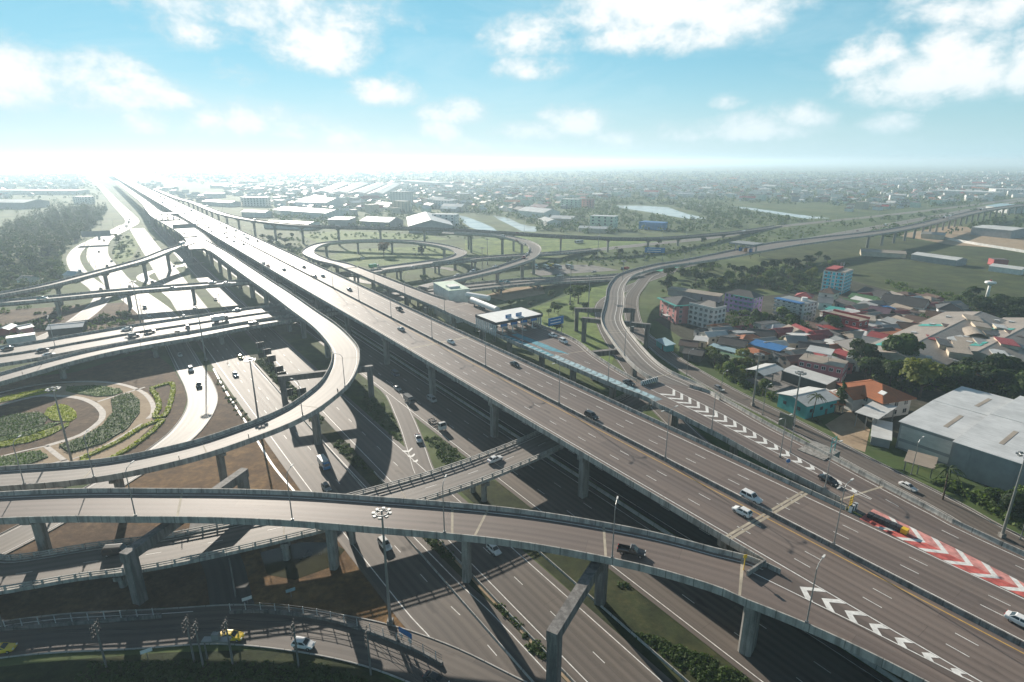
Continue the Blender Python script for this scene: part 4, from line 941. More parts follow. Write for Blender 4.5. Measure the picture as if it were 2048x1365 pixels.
def roof_mesh(L, W, h, kind, rise, over=.5, thick=.18):
    mb = MB(); a, b = L/2+over, W/2+over
    if kind == 'flat':
        mb.box(-L/2-.06, L/2+.06, -W/2-.06, W/2+.06, h-.05, h+.25)
    elif kind == 'gable':
        d = rise*over/(W/2)
        for s in (-1, 1):
            lo = [(-a, s*b, h-d), (a, s*b, h-d), (a, 0, h+rise), (-a, 0, h+rise)]
            up = [(x, y, z+thick) for x, y, z in lo]
            if s > 0: lo.reverse(); up.reverse()
            mb.poly(up); mb.poly(lo[::-1])
            for k in range(4): mb.quad(lo[k], lo[(k+1) % 4], up[(k+1) % 4], up[k])
        mb.beam((-a, 0, h+rise+thick), (a, 0, h+rise+thick), .35, .16)
    elif kind == 'shed':
        lo = [(-a, -b, h), (a, -b, h), (a, b, h+rise), (-a, b, h+rise)]; up = [(x, y, z+thick) for x, y, z in lo]
        mb.poly(up); mb.poly(lo[::-1])
        for k in range(4): mb.quad(lo[k], lo[(k+1) % 4], up[(k+1) % 4], up[k])
    elif kind == 'hip':
        r = max(.2, a-b) if a > b else .15; r2 = 0 if a > b else b-a
        e = [(-a, -b, h), (a, -b, h), (a, b, h), (-a, b, h)]
        if a >= b: p, q = (-r, 0, h+rise), (r, 0, h+rise); F = [(e[0], e[1], q, p), (e[2], e[3], p, q), (e[1], e[2], q), (e[3], e[0], p)]
        else: p, q = (0, -r2, h+rise), (0, r2, h+rise); F = [(e[0], e[1], p), (e[2], e[3], q), (e[1], e[2], q, p), (e[3], e[0], p, q)]
        for f in F: mb.poly(f)
        mb.poly([(x, y, h-.15) for x, y, z in e[::-1]])
        for k in range(4): i, j = e[k], e[(k+1) % 4]; mb.quad((i[0], i[1], h-.15), (j[0], j[1], h-.15), j, i)
        for c in e: mb.beam(c, p if (Vector(c)-Vector(p)).length < (Vector(c)-Vector(q)).length else q, .3, .12)
    elif kind == 'barrel':
        n = 8; pts = [(-b+2*b*k/n, rise*math.sin(math.pi*k/n)) for k in range(n+1)]
        for k in range(n): mb.quad((-a, pts[k][0], h+pts[k][1]), (a, pts[k][0], h+pts[k][1]), (a, pts[k+1][0], h+pts[k+1][1]), (-a, pts[k+1][0], h+pts[k+1][1]))
    return mb

WIN = {}
def win_mesh(w, h):
    if (w, h) not in WIN:
        mb = MB(); mb.box(-w/2, w/2, -.05, .05, -h/2, h/2); WIN[(w, h)] = mb.mesh('window', M['window'])
        fm = MB(); t = .12
        fm.box(-w/2-t, w/2+t, -.07, .07, h/2, h/2+t); fm.box(-w/2-t, w/2+t, -.12, .12, -h/2-t, -h/2)
        fm.box(-w/2-t, -w/2, -.07, .07, -h/2, h/2); fm.box(w/2, w/2+t, -.07, .07, -h/2, h/2); fm.box(-.05, .05, -.065, .065, -h/2, h/2)
        WIN[(w, h, 'f')] = fm.mesh('frame', M['white'])
    return WIN[(w, h)], WIN[(w, h, 'f')]

def block_rect(c, L, W, rz):
    if W > L: L, W, rz = W, L, rz+R(90)
    k = max(1, int(math.ceil(L/W)))
    for j in range(k):
        x = -L/2+L*(j+.5)/k; BLOCKED.append((c[0]+x*math.cos(rz), c[1]+x*math.sin(rz), W*.62))

def house(name, label, cat, c, L, W, rz, h, roof='gable', rise=2.0, rm='roof_dark', wm='wall_cream', win=0, floors=1, group=None, over=.5, z0=0.0, door=True, frames=False, wsize=(1.3, 1.2), sides=(0, 1, 2, 3), walls=True):
    root = empty(name, (c[0], c[1], z0), rz); tag(root, label, cat, group); block_rect(c, L, W, rz)
    mb = MB()
    if walls:
        mb.box(-L/2, L/2, -W/2, W/2, -.4, h)
        if roof == 'gable':
            for s in (-1, 1): mb.poly([(s*L/2, -W/2, h), (s*L/2, W/2, h), (s*L/2, 0, h+rise)][::s])
        if roof == 'shed':
            for s in (-1, 1): mb.poly([(s*L/2, -W/2, h), (s*L/2, W/2, h), (s*L/2, W/2, h+rise)])
            mb.quad((-L/2, W/2, h), (L/2, W/2, h), (L/2, W/2, h+rise), (-L/2, W/2, h+rise))
        mb.build('wall', M[wm], root)
    else:
        pm = None
        for x in (-L/2+.3, 0, L/2-.3):
            for y in (-W/2+.3, W/2-.3):
                if pm is None: pm = MB().box(-.14, .14, -.14, .14, -.3, h+.02).mesh('post', M['steel'])
                link('post', pm, root, (x, y, 0))
    roof_mesh(L, W, h, roof, rise, over).build('roof', M[rm], root)
    if win:
        gm, fm = win_mesh(*wsize)
        for side in sides:
            ln, off, a = ((L, W/2, 0), (W, L/2, R(90)), (L, W/2, R(180)), (W, L/2, R(270)))[side]
            k = win if side % 2 == 0 else max(1, int(round(win*W/L)))
            for fl in range(floors):
                for j in range(k):
                    x = -ln/2+ln*(j+.5)/k; z = (h/floors)*(fl+.55)
                    lx, ly = x, -off-.03
                    o = link('window', gm, root, (lx*math.cos(a)-ly*math.sin(a), lx*math.sin(a)+ly*math.cos(a), z), a)
                    if frames: link('frame', fm, o)
    if door:
        d = MB().box(-.5, .5, -.06, .06, -.2, 2.1).build('door', M['wall_dark'], root); d.location = (L*.18, -W/2-.04, 0)
    return root

def ridge(u0, v0, u1, v1, z):
    a = at(u0, v0, z); b = at(u1, v1, z); d = b-a; return ((a.x+b.x)/2, (a.y+b.y)/2), d.length, math.atan2(d.y, d.x)

ACM = MB().box(-.45, .45, -.36, 0, 0, .62).mesh('air_conditioner', M['wall_white'])
def coolers(root, L, W, h, floors, n, seed):
    r = random.Random(seed)
    for fl in range(floors):
        for j in range(n):
            if r.random() < .6: link('air_conditioner', ACM, root, (-L/2+L*(j+.5)/n+.9, -W/2-.02, h/floors*fl+.35+h/floors*.1))
def slabs(root, L, W, h, floors, m, over=.12, t=.35, name='band', zs=None):
    for k in range(floors+1):
        z = h*k/floors if zs is None else zs[k]
        if z < .5: continue
        MB().box(-L/2-over, L/2+over, -W/2-over, W/2+over, z-t, z-.02 if z >= h-.1 else z).build(name, M[m], root)

# ---- the coloured apartment blocks
c, L, W, a = frame3(at(1321, 596, 10.4), at(1354, 611, 10.4), at(1391, 601, 10.4))
t = house('pink_apartment_block', 'salmon pink four storey block with a teal eave, nearest the service road', 'apartment block', c, L, W, a, 10.4, 'hip', 2.6, 'roof_dark', 'wall_pink', 3, 4, over=.2, frames=True, wsize=(1.5, 1.5))
MB().box(-L/2-1.2, L/2+1.2, -W/2-1.6, -W/2+.9, 9.95, 10.38).build('eave', M['roof_teal'], t); MB().box(L/2-.6, L/2+1.3, -W/2+.92, W/2+1.2, 9.95, 10.37).build('eave', M['roof_teal'], t)
coolers(t, L, W, 10.4, 4, 3, 2); MB().box(-1, 3.2, -W/2-2.6, -W/2-.05, 2.9, 3.1).build('porch_roof', M['roof_white'], t)
c, L, W, a = frame3(at(1378.7, 609, 10.8), at(1428.5, 621, 10.8), at(1458, 617, 10.8))
t = house('white_apartment_block', 'off white four storey block with rows of square windows beside the pink block', 'apartment block', c, L, W, a, 10.8, 'flat', 0, 'roof_dark', 'wall_white', 5, 4, over=0, frames=True, wsize=(1.7, 1.6))
slabs(t, L, W, 10.8, 4, 'white'); coolers(t, L, W, 10.8, 4, 5, 1); MB().box(-L/2, L/2, -W/2-.14, -W/2+.2, 11.0, 12.0).build('parapet', M['wall_white'], t); MB().box(L/2-.2, L/2+.14, -W/2+.21, W/2, 11.0, 12.0).build('parapet', M['wall_white'], t)
rm_ = roof_mesh(L*.72, W*.62, 11.05, 'hip', 2.6, .4).build('roof', M['roof_dark'], t); rm_.location = (1, 1.5, 0)
c, L, W, a = frame3(at(1458, 584, 11), at(1514.5, 594.7, 11), at(1531, 595.7, 11)); W = max(W, 10)
t = house('purple_apartment_block', 'lilac purple four storey block with teal balcony bands', 'apartment block', c, L, W, a, 11, 'hip', 2.4, 'roof_dark', 'wall_purple', 6, 4, over=.5, frames=True, wsize=(1.4, 1.5))
for k in range(1, 5):
    MB().box(-L*.18, L/2+.2, -W/2-1.5, -W/2-.03, 11*k/4-.5, 11*k/4-.12).build('balcony', M['roof_teal'], t)
    if k < 4: MB().box(-L*.18, L/2+.15, -W/2-1.5, -W/2-1.36, 11*k/4-.11, 11*k/4+.85).build('balcony_wall', M['wall_purple'], t)
c, L, W, a = frame3(at(1552, 598, 10.5), at(1608.5, 610, 10.5), at(1644, 606, 10.5))
t = house('balconied_apartment_block', 'white block of stacked balconies with a blue roof edge and blank end wall', 'apartment block', c, L, W, a, 10.5, 'flat', 0, 'roof_grey', 'wall_white', 5, 5, over=0, frames=True, wsize=(1.5, 1.3))
for k in range(1, 6):
    MB().box(-L/2, L*.42, -W/2-1.5, -W/2-.03, 10.5*k/5-1.5, 10.5*k/5-1.32).build('balcony', M['wall_grey'], t); MB().box(-L/2, L*.42, -W/2-1.5, -W/2-1.36, 10.5*k/5-1.31, 10.5*k/5-.55).build('balcony_wall', M['wall_white'], t)
MB().box(-L/2-.3, L*.42, -W/2-1.7, -W/2+2.6, 10.8, 11.1).build('canopy', M['roof_blue'], t); MB().tube((L*.2, W*.15, 10.7), (L*.2, W*.15, 12.6), 1.5, n=16).build('water_tank', M['white'], t)
c, L, W, a = frame3(at(1648.5, 542, 14), at(1690, 547, 14), at(1711.7, 540.7, 14))
t = house('cyan_apartment_tower', 'bright cyan six storey tower with a white grid and masts on its roof', 'apartment block', c, L, W, a, 14.2, 'flat', 0, 'roof_tan', 'wall_cyan', 4, 6, over=0, frames=True, wsize=(1.3, 1.2))
slabs(t, L, W, 14.2, 6, 'white', .14, .4)
for x in (-L/2, -L*.1, L*.1, L/2): MB().box(x-.3, x+.3, -W/2-.18, -W/2+.1, 0, 14.1).build('pilaster', M['white'], t)
MB().box(-L/2+.5, L*.05, -W/2+.5, W/2-.5, 14.5, 15.7).build('penthouse', M['wall_red'], t)
for x, y, hh in ((L*.2, 0, 20), (-L*.05, W*.3, 19)):
    mm = MB().tube((x, y, 14.4), (x, y, hh), .16, .1, 6); mm.box(x-.5, x+.5, y-.12, y+.12, hh-2.2, hh-.4); mm.build('mast', M['steel'], t)
c, L, W, a = frame3(at(1647, 627, 7), at(1718, 644, 7), at(1733.6, 639, 7)); W = max(W, 9)
t = house('red_house', 'two storey building with crimson walls and a crimson parapet round its flat roof', 'house', c, L, W, a, 7, 'flat', 0, 'roof_tan', 'wall_red', 5, 2, over=0, frames=True)
for y0, y1 in ((-W/2-.2, -W/2+.2), (W/2-.2, W/2+.2)): MB().box(-L/2-.2, L/2+.2, y0, y1, 7.2, 8.3).build('parapet', M['wall_red'], t)
MB().box(-L/2, L/2, -W/2-1.7, -W/2-.03, 3.5, 3.8).build('balcony', M['roof_red'], t)
c, L, W, a = frame3(at(1600, 717, 7), at(1688.6, 734, 7), at(1706, 728, 7)); W = max(W, 10)
t = house('rose_terrace_block', 'dusky pink two storey terrace with a white canopy over its roof deck', 'house', c, L, W, a, 7, 'flat', 0, 'roof_tan', 'wall_rose', 6, 2, over=0, frames=True)
cn = roof_mesh(L*.55, W*.6, 10.2, 'shed', .8, .2).build('canopy', M['roof_white'], t); cn.location = (-L*.12, W*.12, 0)
for x in (-L*.36, L*.12):
    for y in (-W*.1, W*.36): MB().box(x-.08, x+.08, y-.08, y+.08, 7.2, 10.5).build('post', M['steel'], t)
# ---- white sheds by the service road
c, L, W, a = frame3(at(1528, 752, 5), at(1568, 739.5, 5), at(1544, 724, 5)); house('open_shed', 'white gable roofed open shed over a yard, leftmost of the white roofs', 'shed', c, L, W, a, 5, 'gable', 1.0, 'roof_white', over=.2, walls=False, door=False)
c, L, W, a = frame3(at(1567, 741.5, 4), at(1655, 769, 4), at(1661, 760, 4)); house('long_shed', 'long low white roof running behind the concrete yard', 'shed', c, L, max(W, 7), a, 4, 'shed', .8, 'roof_white', 'wall_dark', over=.3, door=False)
c, L, W, a = frame3(at(1614, 812, 5), at(1675, 798, 5), at(1650, 768, 5)); house('teal_walled_shed', 'large white roofed shed with teal walls facing the service road', 'shed', c, L, W, a, 5, 'gable', 1.3, 'roof_white', 'wall_teal', 3, over=.6)
c, L, W, a = frame3(at(1712, 825.5, 5), at(1755, 839, 5), at(1790, 816, 5)); house('car_shelter', 'small square white roof on concrete posts next to the orange villa', 'shelter', c, L, W, a, 5, 'shed', .4, 'roof_white', over=.3, walls=False, door=False)
# ---- the villa
(cx, cy_), L, a = ridge(1720, 762, 1788, 790, 7.5)
t = house('orange_roofed_villa', 'white villa with a hipped orange tile roof and a roof window', 'house', (cx, cy_), L+3, 13, a, 6.2, 'hip', 3.4, 'roof_orange', 'wall_white', 4, 2, over=1.1, frames=True, wsize=(1.6, 1.6))
wg = roof_mesh(9, 7, 5.6, 'gable', 2.3, .8).build('porch_roof', M['roof_orange'], t); wg.location = (-2, -7.0, 0); wg.rotation_euler = (0, 0, R(90))
MB().box(-4.8, .8, -10.5, -6.55, -.3, 5.6).build('porch', M['wall_white'], t); MB().box(-10.5, -5.0, -11.5, -6.52, 3.2, 3.6).build('terrace', M['wall_white'], t); MB().box(-10.5, -5.0, -11.5, -11.3, 3.61, 4.5).build('balcony_wall', M['wall_white'], t)
rw = MB().box(-1.1, 1.1, -.9, .9, 0, .25).build('roof_window', M['white'], t); rw.location = (5.5, -3.6, 8.0); rw.rotation_euler = (R(27), 0, 0)
c, L, W, a = frame3(at(1655, 808, 3.2), at(1690, 810, 3.2), at(1722, 792, 3.2)); house('tiled_carport', 'low orange tiled lean to in front of the villa', 'shelter', c, L, max(W, 6), a, 3.0, 'shed', 1.0, 'roof_orange', over=.3, walls=False, door=False)
# ---- grey warehouse at the right edge, in two steps
t = empty('grey_warehouse', tuple(S(36, 210)), A_MAIN); tag(t, 'large grey warehouse with a pale blue grey roof in two steps, at the right edge', 'warehouse')
def wbox(s0, s1, q0, q1, h, rise, nm='wall'):
    cx_ = (s0+s1)/2-36; cy2 = -((q0+q1)/2-210); L = s1-s0; W = q1-q0
    b = MB().box(-L/2, L/2, -W/2, W/2, -.4, h); b.build('wall', M['wall_grey'], t).location = (cx_, cy2, 0)
    r = roof_mesh(L, W, h, 'gable', rise, .5)
    ro = r.build('roof', M['roof_pale_grey'], t); ro.location = (cx_, cy2, 0); pm = MB().box(-.55, .55, -6, 6, 0, .06).mesh('skylight', M['roof_tan'])
    for k in range(int(L/9)):
        for y in (-W/4, W/4): o = link('skylight', pm, ro, (-L/2+5+k*9, y, h+rise*.5+.19)); o.rotation_euler = (-math.atan2(rise, W/2)*(1 if y > 0 else -1), 0, 0)
    return cx_, cy2, L, W
x_, y_, L_, W_ = wbox(47.6, 62, 187.5, 236, 8.6, .8); MB().box(x_-L_/2+.8, x_+L_/2-.5, y_+W_/2+.0, y_+W_/2+.09, 3.6, 7.6).build('cladding', M['roof_white'], t); MB().box(x_-L_/2+.8, x_+L_/2-.5, y_+W_/2, y_+W_/2+.09, .6, 2.6).build('cladding', M['roof_white'], t)
x_, y_, L_, W_ = wbox(-20, 47, 184, 240, 9.2, .9)
for k in range(7): MB().box(-L_/2+x_+3+k*10, -L_/2+x_+3.5+k*10, y_+W_/2, y_+W_/2+.14, 0, 9.3).build('pilaster', M['wall_grey'], t)
BLOCKED += [(*S(s, q)[:2], 20) for s in (-10, 15, 40, 58) for q in (195, 215, 238)]
c, L, W, a = frame3(at(1745, 866, 4), at(1783, 874, 4), at(1800, 845, 4)); house('annex_shed', 'white lean to roof against the end of the grey warehouse', 'shed', c, L, W, a, 2.7, 'shed', .5, 'roof_white', 'wall_grey', over=.3, door=False)
c, L, W, a = frame3(at(1810, 920, 3.5), at(1868, 936, 3.5), at(1885, 920, 3.5)); house('patched_lean_to', 'rusty patched tin roof leaning before the dark warehouse wall', 'shed', c, L, max(W, 5), a, 3, 'shed', .6, 'roof_tan', over=.2, walls=False, door=False)
# ---- the factory with two long roofs
for (u0, v0), (u1, v1), (u2, v2), lab, nm in (((1754, 713), (1929, 631), (1992, 640), 'long factory hall with a pale and a dark roof slope, on the left', 'factory_hall'), ((1893, 705), (2030, 640), (2120, 670), 'long factory hall with vents and dark slope on the right', 'factory_hall')):
    c, L, W, a = frame3(at(u0, v0, 6), at(u1, v1, 6), at(u2, v2, 6)); W = max(W, 30)
    t = house(nm, lab, 'factory', c, L, W, a, 6, 'gable', 3.2, 'roof_asbestos', 'wall_cream', 0, over=.4, door=False)
    for k in range(9):
        y = -W*.27 if k % 2 else W*.3; x = -L/2+L*(k+.7)/9.5
        v_ = MB().box(-.9, .9, -.9, .9, 0, .9); v_.box(-1.1, 1.1, -1.1, 1.1, .9, 1.05); v_.build('roof_vent', M['roof_white'], t).location = (x, y, 6+3.2*(1-abs(y)/(W/2))-.1)
    for x in (-L*.1, L*.3, L*.36): 
        p_ = roof_mesh(L*.05, W*.36, 0, 'shed', 0, 0, .05).build('roof_panel', M['roof_teal'], t); p_.location = (x, -W*.25 if nm else 0, 6+3.2*.5+.32); p_.rotation_euler = (math.atan2(3.2, W/2), 0, 0)
c, L, W, a = frame3(at(1832, 707, 5), at(1962, 742, 5), at(1985, 725, 5)); t = house('factory_office', 'low cream front building with a teal end joining the factory halls', 'office', c, L, max(W, 8), a, 5.2, 'flat', 0, 'roof_tan', 'wall_cream', 9, 1, over=0)
MB().box(L/2-5, L/2+.2, -max(W, 8)/2-.2, max(W, 8)/2+.2, .0, 5.9).build('end_bay', M['wall_teal'], t); MB().box(-L/2, L/2-5.1, -max(W, 8)/2-.15, -max(W, 8)/2+.2, 5.3, 6.6).build('parapet', M['wall_white'], t)
for (x, y), Lr, Wr, hr_, rf_, rm_, lab in (((1640, 610), 13, 8, 2.6, 'barrel', 'roof_tan', 'tan vaulted roof rising between the two factory halls'), ((1560, 690), 22, 9, 2.4, 'flat', 'roof_tan', 'flat tan roof deck between the factory halls'), ((1480, 640), 12, 7, 2.2, 'shed', 'roof_white', 'small white roof on the near slope of the left factory hall'), ((1500, 745), 14, 8, 3, 'flat', 'roof_tan', 'flat roof box with planting behind the factory office'), ((1720, 690), 12, 6, 2.6, 'shed', 'roof_grey', 'grey lean to on the right factory hall')):
    p = at(1550+x/4.112, 520+y/4.112, 8); house('rooftop_shed', lab, 'shed', (p.x, p.y), Lr, Wr, 1.1, hr_+5.6, rf_, .5 if rf_ == 'shed' else 1.8, rm_, 'wall_cream', 0, 1, over=.2 if rf_ != 'flat' else 0, door=False)
fr_ = random.Random(4)
for k, (x, y) in enumerate(((1300, 660), (1420, 560), (1620, 500), (1780, 620), (1850, 560), (1900, 700), (1960, 620), (1690, 560), (1380, 700), (1840, 780))):
    p = at(1550+x/4.112, 520+y/4.112, 8); rm_ = ['roof_red', 'roof_brown', 'roof_tan', 'roof_dark', 'roof_white'][k % 5]
    house('rooftop_shed', 'small %s box roof standing on the %s of the factory halls' % (rm_[5:], ['near slope', 'middle', 'far end', 'dark slope', 'pale strip', 'lower corner', 'outer edge', 'valley', 'left corner', 'front edge'][k]), 'shed', (p.x, p.y), fr_.uniform(6, 12), fr_.uniform(4, 7), 1.1, fr_.uniform(8.2, 9.4), 'shed', .5, rm_, 'wall_cream', 0, 1, over=.2, door=False)
# ---- smaller houses of the settlement: ridge end points, width, height
q_ = lambda x, y: (1550+x/4.112, 520+y/4.112)
r_ = lambda x, y: (1200+x/5.12, 500+y/5.12)
HOUSES = [
 (q_(640, 285), q_(840, 320), 9, 4.2, 'gable', 'roof_green', 'wall_green', 'house with a wide mossy green roof below the cyan tower'), (q_(570, 325), q_(710, 350), 7, 3.6, 'gable', 'roof_green', 'wall_cream', 'smaller green roofed house left of the wide green roof'),
 (q_(900, 310), q_(1250, 360), 15, 5, 'gable', 'roof_dark', 'wall_white', 'long hall with a big charcoal roof and white gable end'), (q_(740, 245), q_(920, 285), 12, 4.5, 'gable', 'roof_dark', 'wall_white', 'dark roofed house on the field edge right of the cyan tower'),
 (q_(940, 292), q_(1050, 306), 6, 3, 'gable', 'roof_red', 'wall_cream', 'little dull red roof on the field edge'), (q_(790, 395), q_(950, 420), 10, 4, 'gable', 'roof_purple', 'wall_cream', 'house with a faded purple roof amid the settlement'),
 (q_(600, 445), q_(830, 470), 12, 5, 'flat', 'roof_tan', 'wall_cream', 'unfinished tan flat roofed house behind the red building'), (q_(1090, 465), q_(1340, 515), 9, 4, 'gable', 'roof_brown', 'wall_white', 'long brown roofed row house near the factory'),
 (q_(1250, 430), q_(1500, 465), 9, 4, 'gable', 'roof_brown', 'wall_cream', 'brown roofed row house before the white hipped house'), (q_(1340, 372), q_(1540, 392), 12, 6.5, 'hip', 'roof_dark', 'wall_white', 'two storey white house with a dark hipped roof by the field'),
 (q_(800, 600), q_(1050, 655), 8, 4, 'gable', 'roof_red', 'wall_cream', 'long house with a clean dark red roof beside the factory'), (q_(1010, 525), q_(1190, 545), 9, 4.5, 'gable', 'roof_brown', 'wall_cream', 'house with a weathered brown roof behind the long red roof'),
 (q_(930, 605), q_(1060, 575), 6, 4, 'shed', 'roof_orange', 'wall_red', 'small bright red lean to roof touching the long red roof'), (q_(730, 645), q_(980, 690), 9, 3.6, 'gable', 'roof_grey', 'wall_teal', 'grey roofed house in front of the long red roof'),
 (q_(570, 700), q_(770, 700), 15, 4.6, 'hip', 'roof_dark', 'wall_cream', 'wide dark hipped roof right of the rose terrace'), (q_(600, 770), q_(720, 790), 8, 5, 'flat', 'roof_grey', 'wall_white', 'white flat roofed house with graffiti like stains behind the terrace'),
 (q_(850, 372), q_(990, 395), 5, 3, 'shed', 'roof_blue', 'wall_blue', 'bright blue tarpaulin roof in the settlement'), (q_(90, 640), q_(240, 645), 9, 4, 'gable', 'roof_grey', 'wall_cream', 'mossy grey roof right of the blue roofed house'),
 (q_(200, 690), q_(430, 715), 9, 4, 'gable', 'roof_dark', 'wall_white', 'long dark roof below the garden trees'), (r_(1570, 930), r_(1870, 1000), 7, 4, 'shed', 'roof_blue', 'wall_cream', 'house with a clean bright blue sheet roof'),
 (r_(1860, 1005), r_(1985, 1020), 5, 3, 'shed', 'roof_white', 'wall_grey', 'small white lean to beside the bright blue roof'), (q_(390, 240), q_(510, 258), 10, 4.5, 'hip', 'roof_brown', 'wall_white', 'hipped brown roof right in front of the cyan tower'),
 (q_(180, 275), q_(310, 290), 9, 5, 'hip', 'roof_red', 'wall_cream', 'crimson hipped roof behind the balconied block'), (q_(360, 320), q_(470, 330), 10, 4.5, 'gable', 'roof_grey', 'wall_white', 'white gabled house between the balconied block and the cyan tower'),
 (r_(1240, 910), r_(1500, 950), 9, 3.8, 'gable', 'roof_dark', 'wall_cream', 'low dark roof left of the bright blue roof'), (r_(1520, 825), r_(1780, 850), 9, 3.8, 'gable', 'roof_dark', 'wall_cream', 'low dark roof behind the bright blue roof'),
 (r_(1150, 960), r_(1470, 1045), 2.6, 2.4, 'shed', 'roof_pale_blue', 'wall_white', 'narrow row of market shelters with pale blue tops'), (r_(1250, 1055), r_(1550, 1130), 4, 2.8, 'barrel', 'roof_green', 'wall_cream', 'green barrel vaulted canopy near the service road'),
 (r_(720, 380), r_(1240, 455), 6, 4, 'shed', 'roof_tan', 'wall_grey', 'long pale roof behind the pink block'), (r_(830, 930), r_(1000, 950), 7, 3.5, 'gable', 'roof_brown', 'wall_cream', 'brown roof below the white block'),
 (r_(980, 890), r_(1100, 905), 5, 3, 'shed', 'roof_white', 'wall_cream', 'small pale roof below the white block'), (r_(880, 1010), r_(1060, 1040), 7, 3.2, 'gable', 'roof_dark', 'wall_dark', 'dark shack roof by the service road'),
 (r_(620, 900), r_(720, 960), 4, 3, 'shed', 'roof_pale_blue', 'wall_teal', 'little teal hut under the ramp at the service road'), (q_(440, 385), q_(560, 405), 7, 3.2, 'shed', 'roof_teal', 'wall_teal', 'small teal roof behind the red building'),
 (q_(600, 405), q_(700, 425), 7, 3.4, 'barrel', 'roof_white', 'wall_white', 'white vaulted roof with a blue patch behind the red building'), (q_(260, 510), q_(380, 540), 7, 3.5, 'gable', 'roof_brown', 'wall_cream', 'brown roof hidden under trees below the balconied block'),
 (q_(760, 520), q_(880, 510), 6, 3.5, 'shed', 'roof_white', 'wall_grey', 'white shed roof right of the red building'), (q_(1130, 590), q_(1240, 620), 6, 3.4, 'shed', 'roof_grey', 'wall_white', 'grey lean to along the factory wall'),
]
for p0, p1, W, h, rf, rm_, wm_, lab in HOUSES:
    c, L, a = ridge(*p0, *p1, h+1)
    if math.sin(a) < -.2 or True:
        house('settlement_house' if rf not in ('shed', 'barrel') else 'settlement_shed', lab, 'house' if rf not in ('shed', 'barrel') else 'shed', c, max(L, 4), W, a, h, rf, {'gable': W*.22, 'hip': W*.25, 'shed': .6, 'flat': 0, 'barrel': 1.4}[rf], rm_, wm_, max(1, int(L/5)) if rf not in ('shed', 'barrel') else 0, 1, over=.6 if rf != 'flat' else 0)
# ---- the marsh side and the far right
for p0, p1, W, h, rf, rm_, wm_, lab in (((1834, 508), (1924, 520), 16, 5, 'gable', 'roof_white', 'wall_grey', 'long white roofed shed in the marsh field'), ((1722, 501), (1810, 506), 18, 4, 'gable', 'roof_tan', 'wall_cream', 'pale tan roof on the far edge of the marsh'),
        ((1983, 518), (2012, 519), 9, 5, 'flat', 'roof_brown', 'wall_red', 'rust red box building on the marsh edge'), ((1982, 532), (2046, 540), 6, 4, 'shed', 'roof_white', 'wall_white', 'low white strip roof at the right edge of the marsh'),
        ((1966, 453), (2046, 460), 45, 9, 'gable', 'roof_white', 'wall_grey', 'big white warehouse beyond the brown field'), ((1845, 467), (1890, 470), 14, 5, 'shed', 'roof_grey', 'wall_cream', 'grey shed beside the far end of the ramp viaduct')):
    c, L, a = ridge(*p0, *p1, h); house('field_building', lab, 'shed', c, L, W, a, h, rf, 1.5, rm_, wm_, 0, over=.4, door=False)
mb = MB(); pts = [at(u, v, 0) for u, v in ((1866, 474), (1910, 483), (1955, 491), (2048, 506), (2200, 530))]
for a_, b_ in zip(pts, pts[1:]): mb.beam(a_+Vector((0, 0, 1.3)), b_+Vector((0, 0, 1.3)), .25, 2.6)
o = mb.build('boundary_wall', M['wall_white']); tag(o, 'long white boundary wall between marsh and brown field', 'wall')
b0 = at(1973, 598); t = empty('water_tower', tuple(b0)); t.scale = (.62, .62, .66); tag(t, 'white mushroom shaped water tower standing beyond the settlement', 'water tower')
MB().tube((0, 0, -.3), (0, 0, 13.5), 1.5, 1.25, 18).build('shaft', M['white'], t, True)
mb = MB(); mb.tube((0, 0, 13), (0, 0, 15.5), 1.4, 5.0, 22); mb.tube((0, 0, 15.5), (0, 0, 16.9), 5.0, 4.6, 22); mb.tube((0, 0, 16.9), (0, 0, 17.6), 4.6, 1.4, 22); mb.build('tank', M['white'], t); MB().tube((0, 0, 17.4), (0, 0, 18.6), 1.0, n=10).build('hatch', M['wall_red'], t)
